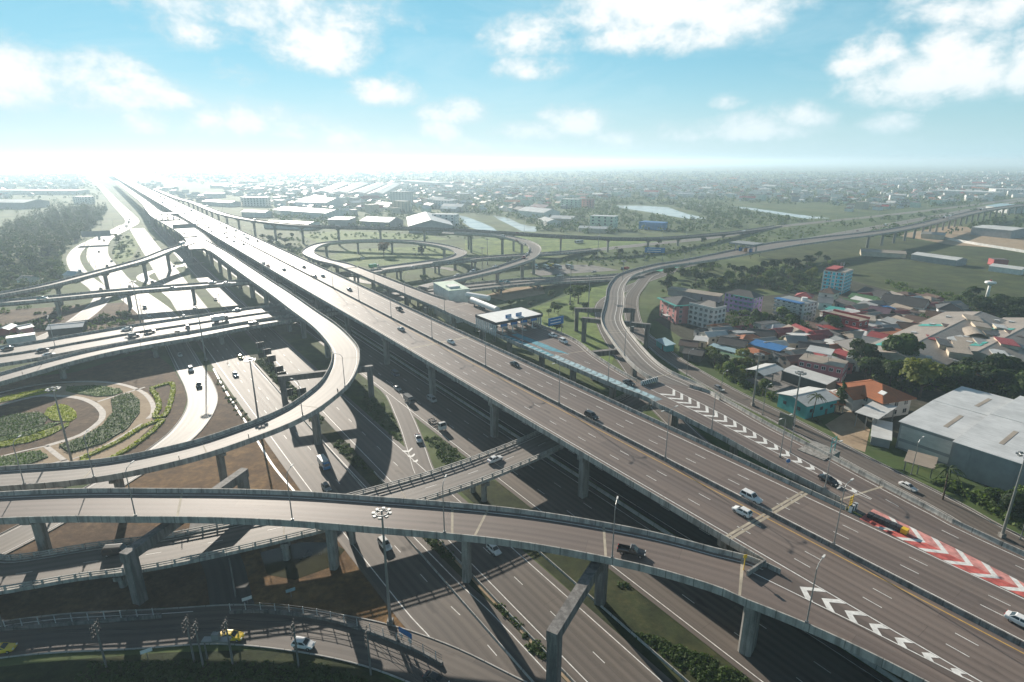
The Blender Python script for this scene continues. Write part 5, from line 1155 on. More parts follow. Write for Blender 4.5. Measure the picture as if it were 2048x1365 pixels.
# ------------------------------------------------------------------ far buildings one can name: pixel box of the roof line, width, height
z8 = lambda x, y: (380+x/2.844, 320+y/2.844)
FAR = [
 ((862, 452), (852, 434), 54, 8, 'gable', 7, 'roof_pale_grey', 'wall_grey', 'wide pale hall whose gable faces the loops beside the canal'), ((735, 440), (792, 443), 32, 7, 'gable', 5, 'roof_white', 'wall_grey', 'white hipped hall left of the wide pale hall'),
 ((868, 428), (914, 429), 16, 15, 'flat', 0, 'roof_white', 'wall_white', 'white five storey office behind the wide pale hall'), ((664, 438), (704, 439), 22, 9, 'shed', 2, 'roof_pale_blue', 'wall_grey', 'pale blue roof among trees behind the far viaduct'),
 ((540, 444), (628, 447), 26, 7, 'gable', 2, 'roof_white', 'wall_white', 'long white roof just behind the far viaduct'), ((490, 423), (537, 424), 18, 8, 'gable', 2, 'roof_white', 'wall_white', 'white roof below the hazy apartment block'),
 ((568, 418), (672, 425), 40, 9, 'gable', 4, 'roof_white', 'wall_white', 'big white hall with a yard before the haze'), ((486, 394), (535, 395), 16, 17, 'flat', 0, 'roof_grey', 'wall_white', 'eight storey white block standing in the haze behind the main viaduct'),
 ((612, 402), (673, 404), 60, 10, 'gable', 7, 'roof_white', 'wall_white', 'white hall with three gables in the haze'), ((785, 383), (820, 384), 20, 26, 'flat', 0, 'roof_grey', 'wall_white', 'tall white slab block in the haze left of centre'),
 ((792, 402), (815, 403), 16, 18, 'flat', 0, 'roof_tan', 'wall_cream', 'cream block in front of the tall white slab'), ((866, 400), (906, 402), 18, 14, 'flat', 0, 'roof_grey', 'wall_white', 'white block right of the tall slab'),
 ((640, 385), (690, 366), 40, 9, 'gable', 4, 'roof_white', 'wall_white', 'first of four long white factory roofs in the haze'), ((675, 386), (725, 367), 40, 9, 'gable', 4, 'roof_white', 'wall_white', 'second of four long white factory roofs in the haze'),
 ((712, 387), (760, 368), 40, 9, 'gable', 4, 'roof_white', 'wall_white', 'third of four long white factory roofs in the haze'), ((750, 388), (790, 368), 36, 9, 'gable', 4, 'roof_white', 'wall_white', 'last of four long white factory roofs in the haze'),
 ((808, 361), (886, 366), 60, 14, 'flat', 0, 'roof_white', 'wall_white', 'very long white hall near the horizon'), ((426, 370), (486, 370), 40, 10, 'flat', 0, 'roof_white', 'wall_white', 'white factory right of the main viaduct near the horizon'),
 ((410, 387), (446, 387), 26, 10, 'flat', 0, 'roof_white', 'wall_white', 'small white factory right of the main viaduct'), ((415, 402), (470, 405), 24, 8, 'gable', 2, 'roof_white', 'wall_white', 'white roof close to the far end of the far viaduct'),
 ((1184, 431), (1233, 433), 16, 16, 'flat', 0, 'roof_pale_grey', 'wall_pale_green', 'pale green four storey block near the canals'), ((1106, 435), (1150, 437), 26, 7, 'gable', 3, 'roof_white', 'wall_cream', 'white roofed hall left of the pale green block'),
 ((1052, 420), (1104, 425), 34, 9, 'gable', 5, 'roof_pale_grey', 'wall_white', 'white and grey halls above the canals'), ((1090, 438), (1108, 444), 20, 6, 'gable', 3, 'roof_grey', 'wall_white', 'grey gable between the canals and the white hall'),
 ((1284, 443), (1330, 446), 18, 9, 'flat', 0, 'roof_blue', 'wall_blue', 'bright blue building beside the round canal basin'), ((1125, 398), (1160, 399), 20, 16, 'flat', 0, 'roof_white', 'wall_pale_green', 'white and green block in the town'),
 ((1163, 398), (1184, 399), 18, 15, 'flat', 0, 'roof_brown', 'wall_pink', 'dull pink block in the town beside the green one'), ((1160, 455), (1215, 457), 14, 5, 'gable', 2, 'roof_white', 'wall_cream', 'low white roof beside the far viaduct right of the canals'),
 ((-40, 403), (74, 404), 52, 11, 'gable', 4, 'roof_white', 'wall_grey', 'large white warehouse at the left edge behind the tall wood'), ((-20, 380), (160, 381), 60, 10, 'flat', 0, 'roof_white', 'wall_white', 'very long white warehouse in the glare at the left'),
 ((155, 393), (178, 394), 20, 14, 'flat', 0, 'roof_white', 'wall_white', 'white block in the glare left of the trunk road'), ((1985, 378), (2048, 379), 60, 15, 'flat', 0, 'roof_white', 'wall_white', 'tall white warehouse on the horizon at the right'),
 ((1870, 380), (2000, 385), 60, 10, 'flat', 0, 'roof_white', 'wall_white', 'long white sheds on the horizon at the right'), ((1730, 406), (1780, 408), 30, 7, 'flat', 0, 'roof_grey', 'wall_cream', 'grey roofed shed beyond the canal road'),
 ((1765, 362), (1800, 363), 30, 14, 'flat', 0, 'roof_white', 'wall_white', 'pair of pale blocks on the right horizon'), ((2000, 412), (2045, 416), 50, 9, 'gable', 4, 'roof_pale_blue', 'wall_white', 'pale blue hall on the right edge near the horizon'),
 ((46, 557), (67, 558), 9, 5, 'gable', 2, 'roof_tan', 'wall_white', 'lone tan roofed house in the thicket at the left'), ((137, 548), (158, 549), 9, 4, 'gable', 2, 'roof_pale_blue', 'wall_white', 'small pale blue gable beside the left side road'),
 ((100, 655), (168, 649), 9, 3.5, 'gable', 1.2, 'roof_pale_grey', 'wall_dark', 'low market shed with a striped front behind the broad bridge'), ((12, 676), (70, 668), 5, 3, 'flat', 0, 'roof_white', 'wall_white', 'white boundary hut left behind the broad bridge'),
 ((35, 657), (60, 652), 6, 3, 'gable', 1, 'roof_white', 'wall_pink', 'little white stall with red goods behind the broad bridge'), ((5, 660), (22, 652), 5, 3, 'gable', 1, 'roof_pale_blue', 'wall_red', 'little pale blue stall at the left edge behind the broad bridge'),
]
for p0, p1, W, h, rf, rise, rm_, wm_, lab in FAR:
    c, L, a = ridge(*p0, *p1, h)
    house('far_building', lab, 'building', c, max(L, 4), W, a, h, rf, rise, rm_, wm_, (max(3, int(L/7)) if h > 13 and L < 90 else 0), max(1, int(h/3.4)) if h > 13 else 1, over=.6 if rf != 'flat' else 0, door=False, wsize=(2.4, 1.5))

# ------------------------------------------------------------------ the town in the haze: the nearest houses one by one, the rest as one mass
TOWN = [((420, 372), (2048, 356), (2300, 400), (1960, 408), (1700, 425), (1650, 405), (1440, 405), (1330, 404), (1220, 405), (1100, 430), (1040, 432), (960, 425), (900, 425), (700, 432), (520, 415))]
tp = [tuple(at(u, v, 0)[:2]) for u, v in TOWN[0]]
P = np.vstack([fill_poly(tp, 3600, 5)]+[fill_poly([tuple(at(u, v, 0)[:2]) for u, v in px], n, 6) for px, n in (([(-150, 356), (150, 350), (172, 362), (150, 388), (-150, 410)], 420), ([(300, 346), (1000, 344), (2200, 344), (2200, 358), (420, 374)], 1300), ([(262, 372), (300, 362), (420, 400), (400, 412)], 60))]); P = P[clear_of_roads(P, 8) & clear_of_buildings(P, 6)]
can = [[tuple(at(u, v, 0)[:2]) for u, v in px] for px in ([(1200, 400), (1440, 400), (1680, 430), (1660, 445), (1400, 445), (1200, 425)],)]
P = P[~in_poly(P, can[0])]; P = P[np.argsort(np.hypot(P[:, 0], P[:, 1]))]
KINDS = [('small_gabled_house', 'house', 12, 9, 5, 'gable', 2.4), ('small_hipped_house', 'house', 11, 10, 5.5, 'hip', 2.6), ('flat_roofed_block', 'block', 16, 11, 10, 'flat', 0), ('long_shed', 'shed', 30, 16, 6, 'gable', 3)]
TM = {}
TR = ['roof_red', 'roof_brown', 'roof_orange', 'roof_white', 'roof_pale_grey', 'roof_brown', 'roof_tan', 'roof_dark', 'roof_grey', 'roof_purple']
for nm, ct, L, W, h, rf, rise in KINDS:
    b = MB(); b.box(-L/2, L/2, -W/2, W/2, -.3, h)
    if rf == 'gable':
        for s in (-1, 1): b.poly([(s*L/2, -W/2, h), (s*L/2, W/2, h), (s*L/2, 0, h+rise)][::s])
    TM[nm] = (b.mesh('wall', M['wall_white']), roof_mesh(L, W, h, rf, rise, .5 if rf != 'flat' else 0).mesh('roof', M['roof_red']))
rt = random.Random(3); near = []; k = 0
ADJ = {'roof_red': 'red', 'roof_brown': 'brown', 'roof_orange': 'orange', 'roof_white': 'white', 'roof_pale_grey': 'pale grey', 'roof_tan': 'tan', 'roof_dark': 'dark', 'roof_pale_blue': 'pale blue'}
WHAT = {'small_gabled_house': 'gabled house', 'small_hipped_house': 'hipped house', 'flat_roofed_block': 'flat roofed block', 'long_shed': 'long shed'}
rest = []
for x, y in P:
    if any((x-a)**2+(y-b)**2 < 400 for a, b in near[-200:]): continue
    near.append((x, y)); u_right = x/y
    nm = rt.choices(list(TM), [5, 4, 2.2, 2 if u_right < .15 else .8])[0]
    rm_ = rt.choice(TR if u_right > 0 else ['roof_white', 'roof_white', 'roof_pale_grey', 'roof_tan', 'roof_pale_blue', 'roof_grey', 'roof_red'])
    a = (A_MAIN if rt.random() < .6 else A_MAIN+.5)+rt.choice([0, math.pi/2])+rt.uniform(-.08, .08); s = rt.uniform(.8, 1.35)
    if k < 230:
        zone = 'left of the canals' if u_right < .0 else ('above the canals' if u_right < .25 else 'right of the canals')
        wm_ = rt.choice(['wall_white', 'wall_white', 'wall_cream', 'wall_pale_green', 'wall_grey'])
        lab = '%s %s with %s walls, hazy town %s' % (ADJ.get(rm_, 'grey') + ' roofed', WHAT[nm], wm_[5:].replace('_', ' '), zone)
        e = empty('town_'+nm, (x, y, 0), a); tag(e, lab, dict((q[0], q[1]) for q in KINDS)[nm], 'houses of the hazy town'); e.scale = (s, s, s)
        link('wall', TM[nm][0], e, m=M[wm_]); link('roof', TM[nm][1], e, m=M[rm_]); BLOCKED.append((x, y, 8*s))
    else: rest.append((x, y, a, s, nm, rm_))
    k += 1
by = {}
for x, y, a, s, nm, rm_ in rest:
    for me, mk in ((TM[nm][0], 'wall_white'), (TM[nm][1], rm_)):
        d = by.setdefault(mk, [[], [], 0]); n = len(me.vertices); co_ = np.empty(n*3, np.float32); me.vertices.foreach_get('co', co_); co_ = co_.reshape(n, 3)*s
        ca, sa = math.cos(a), math.sin(a); d[0].append(np.column_stack([x+co_[:, 0]*ca-co_[:, 1]*sa, y+co_[:, 0]*sa+co_[:, 1]*ca, co_[:, 2]]))
        d[1] += [tuple(i+d[2] for i in p.vertices) for p in me.polygons]; d[2] += n
vv = []; ff = []; mi = []; off = 0; mats = []
for mk, (vl, fl, n) in by.items():
    vv.append(np.vstack(vl)); ff += [tuple(i+off for i in f) for f in fl]; mi += [len(mats)]*len(fl); mats.append(M[mk]); off += n
me = bpy.data.meshes.new('distant_town'); me.from_pydata(np.vstack(vv).tolist(), [], ff)
for m_ in mats: me.materials.append(m_)
me.polygons.foreach_set('material_index', mi); me.update()
o = link('distant_town', me); tag(o, 'mass of small pale houses fading into the haze below the horizon', None, None, 'stuff')

# more roofs closing up the settlement
sp_ = [tuple(at(u, v, 0)[:2]) for u, v in ((1400, 672), (1470, 662), (1560, 662), (1640, 680), (1660, 640), (1720, 600), (1850, 600), (1950, 640), (1860, 660), (1760, 700), (1690, 745), (1590, 735), (1480, 710))]
hp = fill_poly(sp_, 2200, 77); hp = hp[clear_of_roads(hp, 6)]; hr = random.Random(8); made = 0
WHERE = ['among the packed roofs below the coloured blocks', 'in the packed lanes left of the factory', 'in the packed lanes under the red building']
for x, y in hp:
    if made >= 84: break
    L, W = hr.uniform(7, 12), hr.uniform(5.5, 7.5)
    if not clear_of_buildings(np.array([[x, y]]), W*.16)[0]: continue
    rf = hr.choice(['gable', 'gable', 'hip', 'shed']); rm_ = hr.choice(['roof_dark', 'roof_dark', 'roof_brown', 'roof_grey', 'roof_grey', 'roof_tan', 'roof_red', 'roof_asbestos', 'roof_white', 'roof_red', 'roof_orange', 'roof_white']); h = hr.uniform(3, 4.6)
    wm_ = hr.choice(['wall_cream', 'wall_white', 'wall_grey', 'wall_dark', 'wall_rose'])
    house('small_house', 'small %s roofed house with %s walls %s' % (rm_[5:].replace('asbestos', 'pale').replace('_', ' '), wm_[5:], WHERE[0 if x < 95 else (1 if x > 135 else 2)]), 'house', (x, y), L, W, A_MAIN+hr.choice([0, math.pi/2])+hr.uniform(-.15, .15)-.35, h, rf, W*.2 if rf != 'shed' else .6, rm_, wm_, 2, 1, group='small houses of the settlement', over=.6); made += 1
plant_all()
CANALS = [[tuple(at(u, v, 0)[:2]) for u, v in px] for px in ([(910, 430), (940, 433), (1000, 462), (950, 464)], [(984, 430), (1020, 435), (1080, 455), (1068, 466), (1015, 450)], [(1225, 410), (1336, 409), (1420, 438), (1373, 443), (1240, 421)], [(1436, 410), (1501, 413), (1665, 437), (1610, 442), (1519, 429)])]
# ---- far and uncountable plants: one mass for each kind of ground
def mass(name, label, zones, seed, m, leaf, rad, hgt, k, margin=2.0):
    """zones: (pixel polygon, number of plants); every plant is k leaf clumps"""
    r = np.random.RandomState(seed); C = []
    for px, n in zones:
        poly = [tuple(at(u, v, 0)[:2]) for u, v in px]; p = fill_poly(poly, n, seed+n)
        p = p[clear_of_roads(p, margin) & clear_of_buildings(p, .5)]
        for cz in CANALS: p = p[~in_poly(p, cz)]
        C.append(p)
    C = np.vstack(C); n = len(C); s = .6+.8*r.rand(n)
    d = r.normal(size=(n*k, 3)); d /= np.linalg.norm(d, axis=1)[:, None]; d[:, 2] = np.abs(d[:, 2])*1.0
    rep = np.repeat(np.arange(n), k); rr = (.5+.5*r.rand(n*k))
    Pt = np.column_stack([C[rep], np.zeros(n*k)])+d*rr[:, None]*np.column_stack([s[rep]*rad, s[rep]*rad, s[rep]*hgt])
    Pt[:, 2] += .12*hgt*s[rep]
    me = leaf_mesh(name, Pt, leaf, M[m], seed, .2, d); o = link(name, me); tag(o, label, None, None, 'stuff'); return n
mass('undergrowth', 'low scrub and weeds covering the banks and verges', [
  ([(1050, 520), (1200, 505), (1330, 490), (1500, 470), (1650, 448), (1640, 470), (1440, 503), (1300, 522), (1180, 538)], 420), ([(1310, 590), (1400, 560), (1640, 590), (1700, 560), (1560, 530), (1400, 530)], 420),
  ([(1400, 700), (1500, 720), (1560, 810), (1700, 900), (1640, 880), (1480, 790)], 170), ([(1700, 870), (1900, 960), (2048, 1040), (2048, 1080), (1900, 1000), (1740, 905)], 330),
  ([(1420, 650), (1600, 660), (1750, 700), (1700, 740), (1560, 720), (1450, 690)], 260), ([(1760, 560), (2048, 620), (2048, 660), (1880, 640)], 260), ([(1700, 730), (1840, 760), (2048, 790), (2048, 850), (1830, 810)], 220),
  ([(600, 465), (1000, 470), (1000, 478), (610, 480)], 120), ([(-60, 560), (130, 500), (140, 565), (40, 610), (-60, 620)], 420), ([(330, 545), (352, 545), (395, 590), (370, 600)], 60), ([(-60, 622), (120, 612), (270, 603), (330, 640), (200, 664), (0, 690), (-60, 700)], 300), ([(190, 500), (262, 470), (330, 520), (280, 590), (230, 560)], 120), ([(340, 500), (420, 540), (480, 600), (430, 610), (360, 560)], 110), ([(490, 470), (620, 478), (615, 520), (560, 505)], 160)], 31, 'leaf_mid', .8, 1.6, 1.7, 46)
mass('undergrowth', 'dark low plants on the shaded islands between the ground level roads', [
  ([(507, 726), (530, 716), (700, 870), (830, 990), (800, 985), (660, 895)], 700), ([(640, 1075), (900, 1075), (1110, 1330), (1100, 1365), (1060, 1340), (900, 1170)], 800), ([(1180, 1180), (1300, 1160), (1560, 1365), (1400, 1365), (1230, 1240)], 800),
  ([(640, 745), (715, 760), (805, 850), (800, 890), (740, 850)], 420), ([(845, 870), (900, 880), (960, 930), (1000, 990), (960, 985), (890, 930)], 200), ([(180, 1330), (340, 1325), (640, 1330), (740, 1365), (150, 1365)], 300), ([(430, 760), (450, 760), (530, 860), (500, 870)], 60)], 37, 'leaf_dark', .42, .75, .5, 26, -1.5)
mass('tall_wood', 'hazy dark wood of feathery tall trees at the left edge', [([(-100, 500), (0, 470), (70, 440), (150, 420), (215, 422), (205, 445), (140, 500), (90, 535), (0, 545), (-100, 560)], 420), ([(250, 455), (270, 450), (330, 530), (300, 545)], 10)], 51, 'leaf_dark', 1.7, 3.2, 14, 130, 3)
mass('thicket', 'dense thicket of trees between the branch viaduct and the tall wood', [([(-100, 570), (0, 545), (70, 525), (135, 500), (128, 535), (140, 562), (60, 592), (-100, 615)], 130), ([(1320, 580), (1340, 552), (1450, 530), (1560, 545), (1650, 575), (1640, 592), (1480, 578), (1400, 582)], 90), ([(1420, 645), (1560, 655), (1700, 660), (1860, 640), (1800, 690), (1700, 735), (1500, 700)], 120), ([(1700, 720), (1830, 745), (2048, 780), (2048, 840), (1900, 800), (1830, 800), (1760, 770)], 60), ([(1860, 605), (2048, 620), (2048, 650), (1900, 640)], 50)], 53, 'leaf_dark', 1.1, 2.7, 5.5, 110, 2)
mass('distant_woodland', 'trees between the far buildings merging into a hazy green mass', [
  ([(700, 432), (900, 430), (1000, 462), (600, 456), (520, 425)], 260), ([(930, 432), (990, 432), (1070, 465), (1250, 470), (1440, 462), (1650, 440), (1440, 408), (1230, 405), (1100, 432), (1000, 425)], 900),
  ([(520, 380), (2048, 352), (2300, 420), (1960, 420), (1440, 405), (1000, 425), (600, 430)], 9000), ([(1650, 452), (1960, 415), (2048, 420), (2048, 455), (1800, 480)], 240), ([(-150, 352), (160, 348), (215, 380), (200, 420), (-150, 440)], 1100),
  ([(300, 352), (2100, 346), (2300, 360), (420, 372)], 2500)], 41, 'leaf_dark', 2.8, 4.6, 6.5, 16, 4)
# ------------------------------------------------------------------ vehicles
PAINT = {}
def paint(name, c, rough=.28, metal=.0):
    if name in PAINT: return PAINT[name]
    m, nt, b, o = new_mat('car_'+name); b.inputs['Base Color'].default_value = rgba(c); b.inputs['Roughness'].default_value = rough; b.inputs['Metallic'].default_value = metal
    b.inputs['Coat Weight'].default_value = .6; b.inputs['Coat Roughness'].default_value = .08
    n = noise(nt, mapping(nt, 'Object'), 1.2, 4); nt.links.new(ramp(nt, n, [(.3, tuple(x*.86 for x in c)), (.7, c)]), b.inputs['Base Color'])
    PAINT[name] = m; return m
for nm, c in (('white', (.80, .80, .79)), ('silver', (.50, .51, .52)), ('grey', (.20, .21, .22)), ('black', (.018, .018, .02)), ('maroon', (.17, .02, .03)), ('red', (.42, .03, .03)), ('teal', (.05, .26, .30)), ('blue', (.02, .22, .50)), ('yellow', (.80, .55, .02)),
              ('orange', (.50, .12, .03)), ('green', (.03, .33, .12)), ('cream', (.6, .55, .42)), ('darkblue', (.02, .05, .12))): paint(nm, c)

def loft(mb, st):
    """st: (x, half width, z bottom, z top) stations; a rounded closed hull"""
    rings = []
    for x, w, zb, zt in st:
        zm = zb+(zt-zb)*.45
        rings.append([(x, -w*.9, zb), (x, -w, zb+.12), (x, -w*1.0, zm), (x, -w*.97, zt-.12), (x, -w*.86, zt), (x, 0, zt+.025), (x, w*.86, zt), (x, w*.97, zt-.12), (x, w, zm), (x, w, zb+.12), (x, w*.9, zb)])
    n = len(rings[0]); i = len(mb.v)
    for r in rings: mb.v += r
    for k in range(len(rings)-1):
        for j in range(n): mb.f.append((i+k*n+j, i+k*n+(j+1) % n, i+(k+1)*n+(j+1) % n, i+(k+1)*n+j)); mb.uv.append(None)
    mb.f.append(tuple(i+j for j in reversed(range(n)))); mb.uv.append(None)
    mb.f.append(tuple(i+(len(rings)-1)*n+j for j in range(n))); mb.uv.append(None)

def cabin(mb, xb0, xb1, xt0, xt1, zb, zt, wb, wt):
    """greenhouse: solid of body colour; returns the four glass panels just proud of it"""
    B = [(xb0, -wb, zb), (xb1, -wb, zb), (xb1, wb, zb), (xb0, wb, zb)]; T = [(xt0, -wt, zt), (xt1, -wt, zt), (xt1, wt, zt), (xt0, wt, zt)]
    i = len(mb.v); mb.v += B+T+[(xt0+.1, -wt*.7, zt+.05), (xt1-.1, -wt*.7, zt+.05), (xt1-.1, wt*.7, zt+.05), (xt0+.1, wt*.7, zt+.05)]
    for f in ((0, 1, 5, 4), (1, 2, 6, 5), (2, 3, 7, 6), (3, 0, 4, 7), (4, 5, 9, 8), (5, 6, 10, 9), (6, 7, 11, 10), (7, 4, 8, 11), (8, 9, 10, 11)): mb.f.append(tuple(i+k for k in f)); mb.uv.append(None)
    out = {}
    for nm, (a, b, c, d) in (('side_window', (B[0], B[1], T[1], T[0])), ('windscreen', (B[1], B[2], T[2], T[1])), ('side_window2', (B[2], B[3], T[3], T[2])), ('rear_window', (B[3], B[0], T[0], T[3]))):
        a, b, c, d = map(Vector, (a, b, c, d)); nrm = (b-a).cross(d-a).normalized()*.012
        g = lambda s, t: (a*(1-s)+b*s)*(1-t)+(d*(1-s)+c*s)*t+nrm
        p = MB()
        if 'side' in nm:
            for s0, s1 in ((.06, .47), (.52, .94)): p.quad(g(s0, .10), g(s1, .10), g(s1, .86), g(s0, .86))
        else: p.quad(g(.05, .08), g(.95, .08), g(.93, .92), g(.07, .92))
        out[nm] = p
    return out

VEH = {}
def wheel_mesh(r, w):
    mb = MB(); mb.tube((0, -w/2, 0), (0, w/2, 0), r, n=14); return mb.mesh('wheel', M['tyre'])
def rim_mesh(r, w): return MB().tube((0, -w/2-.012, 0), (0, w/2+.012, 0), r*.58, n=10).mesh('rim', M['rim'])
def vehicle_proto(kind):
    if kind in VEH: return VEH[kind]
    parts = []; b = MB(); wr = .33; wx = (-1.35, 1.40); wy = .76; L = 4.6
    if kind == 'sedan':
        loft(b, [(-2.28, .70, .42, .78), (-2.2, .82, .32, .96), (-1.6, .88, .28, 1.02), (-.8, .89, .26, 1.0), (.7, .89, .26, .98), (1.3, .88, .26, .92), (2.0, .83, .30, .78), (2.28, .66, .40, .62)]); gl = cabin(b, -1.75, 1.05, -1.05, .25, .96, 1.44, .80, .60)
    elif kind == 'hatch':
        loft(b, [(-2.0, .72, .42, .9), (-1.95, .82, .32, 1.02), (-1.2, .86, .28, 1.05), (.6, .86, .26, 1.0), (1.2, .85, .28, .93), (1.8, .80, .32, .80), (2.02, .64, .42, .64)]); gl = cabin(b, -1.95, 1.0, -1.6, .2, 1.0, 1.52, .79, .62); wx = (-1.2, 1.25)
    elif kind == 'suv':
        loft(b, [(-2.32, .76, .5, 1.0), (-2.25, .88, .40, 1.14), (-1.2, .92, .36, 1.14), (.8, .92, .36, 1.12), (1.5, .91, .36, 1.06), (2.1, .87, .40, .96), (2.34, .72, .5, .8)]); gl = cabin(b, -2.25, 1.05, -1.95, .35, 1.08, 1.76, .86, .70); wr = .38; wy = .8
    elif kind == 'pickup':
        loft(b, [(-.45, .90, .42, 1.08), (.4, .92, .40, 1.10), (1.3, .91, .40, 1.06), (2.1, .87, .42, .95), (2.55, .74, .5, .8)]); gl = cabin(b, -.48, 1.15, -.25, .5, 1.04, 1.72, .85, .70)
        b.box(-2.6, -.45, -.9, .9, .45, .62); b.box(-2.6, -.45, -.9, -.82, .621, 1.08); b.box(-2.6, -.45, .82, .9, .621, 1.08); b.box(-2.6, -2.52, -.82, .82, .621, 1.08); wr = .38; wx = (-1.65, 1.7); wy = .8
    elif kind == 'van':
        loft(b, [(-2.4, .80, .42, 1.1), (-2.35, .90, .36, 1.2), (1.4, .92, .36, 1.2), (2.0, .90, .38, 1.1), (2.4, .76, .5, .9)]); gl = cabin(b, -2.36, 1.95, -2.25, 1.2, 1.16, 2.05, .88, .78); wr = .35; wx = (-1.5, 1.6); wy = .8
    elif kind == 'bus':
        loft(b, [(-5.4, 1.15, .6, 1.3), (-5.35, 1.25, .45, 1.5), (5.2, 1.25, .45, 1.5), (5.4, 1.15, .6, 1.3)]); gl = cabin(b, -5.35, 5.3, -5.25, 5.1, 1.46, 3.1, 1.23, 1.15); wr = .5; wx = (-3.4, 3.6); wy = 1.1
    elif kind in ('box_truck', 'small_truck', 'tipper', 'flatbed', 'chassis_truck'):
        s = .78 if kind == 'small_truck' else 1.0
        loft(b, [(2.2*s, 1.1*s, .7*s, 1.75*s), (2.3*s, 1.2*s, .5*s, 1.8*s), (3.7*s, 1.2*s, .5*s, 1.75*s), (3.95*s, 1.1*s, .6*s, 1.5*s)]); gl = cabin(b, 2.25*s, 3.9*s, 2.35*s, 3.5*s, 1.7*s, 2.75*s, 1.18*s, 1.08*s)
        wr = .46*s; wx = (-2.2*s, -1.1*s, 3.0*s) if s == 1 else (-1.6, 2.3); wy = 1.02*s
        if kind == 'chassis_truck': wx = (-4.6, -3.5, 3.0)
        ld = MB(); fr = MB(); x0 = -3.6*s if kind != 'chassis_truck' else -5.6
        fr.box(x0, 2.2*s, -.5*s, -.34*s, .7*s, .95*s); fr.box(x0, 2.2*s, .34*s, .5*s, .7*s, .95*s)
        for k in range(6): fr.box(x0+k*(2.2*s-x0)/6, x0+k*(2.2*s-x0)/6+.2, -.34*s, .34*s, .72*s, .93*s)
        if kind == 'chassis_truck':
            for k in range(4): fr.box(x0+.2+k*2.1, x0+.55+k*2.1, -1.2, 1.2, .96, 1.1)
        parts.append(('chassis', fr.mesh('chassis', M['dark_steel'] if kind != 'flatbed' else PAINT['orange']), None, []))
        if kind in ('box_truck', 'small_truck'): ld.box(-3.7*s, 2.05*s, -1.22*s, 1.22*s, .98*s, 3.3*s); ld.box(-3.75*s, -3.7*s, -1.1*s, -.02, 1.0*s, 3.2*s); ld.box(-3.75*s, -3.7*s, .02, 1.1*s, 1.0*s, 3.2*s); parts.append(('cargo_box', ld.mesh('cargo_box', PAINT['white']), 'load', []))
        if kind == 'tipper':
            for y0, y1 in ((-1.22, -1.1), (1.1, 1.22)): ld.box(-3.7, 2.0, y0, y1, 1.0, 2.5)
            ld.box(-3.7, 2.0, -1.1, 1.1, .98, 1.15); ld.box(-3.7, -3.55, -1.1, 1.1, 1.151, 2.45); ld.box(1.85, 2.0, -1.1, 1.1, 1.151, 2.7)
            for k in range(6): ld.box(-3.4+k*1.0, -3.25+k*1.0, -1.28, -1.221, 1.0, 2.5); ld.box(-3.4+k*1.0, -3.25+k*1.0, 1.221, 1.28, 1.0, 2.5)
            parts.append(('tipping_body', ld.mesh('tipping_body', PAINT['red']), 'load', []))
        if kind == 'flatbed': ld.box(-3.7, 2.0, -1.2, 1.2, .96, 1.1); ld.box(1.9, 2.0, -1.2, 1.2, 1.101, 2.0); parts.append(('flat_bed', ld.mesh('flat_bed', PAINT['orange']), 'load', []))
    parts.insert(0, ('body', b.mesh('body', PAINT['white']), 'body', []))
    for nm, p in gl.items(): parts.append((nm.rstrip('2'), p.mesh(nm.rstrip('2'), M['glass']), None, []))
    f = max(v[0] for v in b.v); r0 = min(v[0] for v in b.v); bw = max(v[1] for v in b.v)
    for s in (-1, 1):
        y = s*bw*.62; zl = .68 if kind in ('sedan', 'hatch') else (.85 if 'truck' not in kind and kind not in ('tipper', 'flatbed', 'bus') else 1.0)
        parts.append(('headlight', MB().box(f-.14, f-.01, y-.2, y+.2, zl-.09, zl+.09).mesh('headlight', M['lamp']), None, []))
        parts.append(('tail_light', MB().box(r0-.02, r0+.1, y-.16, y+.16, zl+.05, zl+.25).mesh('tail_light', M['tail']), None, []))
    wm_, rmm = wheel_mesh(wr, .24), rim_mesh(wr, .24)
    for x in wx:
        for s in (-1, 1): parts.append(('wheel', wm_, None, [(x, s*wy, wr), rmm]))
    VEH[kind] = parts; return parts

def vehicle(kind, u, v, z, heading, col, label, cat=None, group=None, load=None, detail=True, size=1.0):
    p = at(u, v, z+.4); root = empty({'sedan': 'sedan', 'hatch': 'hatchback_car', 'suv': 'sport_utility_car', 'pickup': 'pickup_truck', 'van': 'passenger_van', 'bus': 'coach_bus', 'box_truck': 'box_truck', 'small_truck': 'small_box_truck', 'tipper': 'tipper_truck', 'flatbed': 'flatbed_truck', 'chassis_truck': 'container_chassis_truck'}[kind], (p.x, p.y, z+.02), heading)
    root.scale = (size, size, size)
    tag(root, label, cat or {'sedan': 'car', 'hatch': 'car', 'suv': 'car', 'pickup': 'pickup', 'van': 'van', 'bus': 'bus'}.get(kind, 'truck'), group)
    for nm, me, role, extra in vehicle_proto(kind):
        if not detail and nm in ('wheel', 'headlight', 'tail_light', 'chassis'): continue
        mm = PAINT[col] if role == 'body' else (PAINT[load] if role == 'load' and load else None)
        o = link(nm, me, root, m=mm)
        if extra:
            o.location = extra[0]; link('rim', extra[1], o)
    return root
def along(path, u, v, z, sign=1):
    p = at(u, v, z); k = int(np.argmin(np.hypot(path.c[:, 0]-p.x, path.c[:, 1]-p.y))); k = min(max(k, 0), len(path.c)-1)
    return math.atan2(path.tan[k, 1]*sign, path.tan[k, 0]*sign), float(path.c[k, 2])
AW, TO = 1, -1   # away from / towards the start of the path
V = vehicle
def drive(kind, u, v, path, sign, col, label, zoff=0.0, **kw):
    z0 = 0 if path.c[:, 2].max() < 1 else float(np.median(path.c[:, 2])); a, z = along(path, u, v, z0, sign)
    a, z = along(path, u, v, z, sign); return vehicle(kind, u, v, z+zoff, a, col, label, **kw)
g = 'cars on the main viaduct'
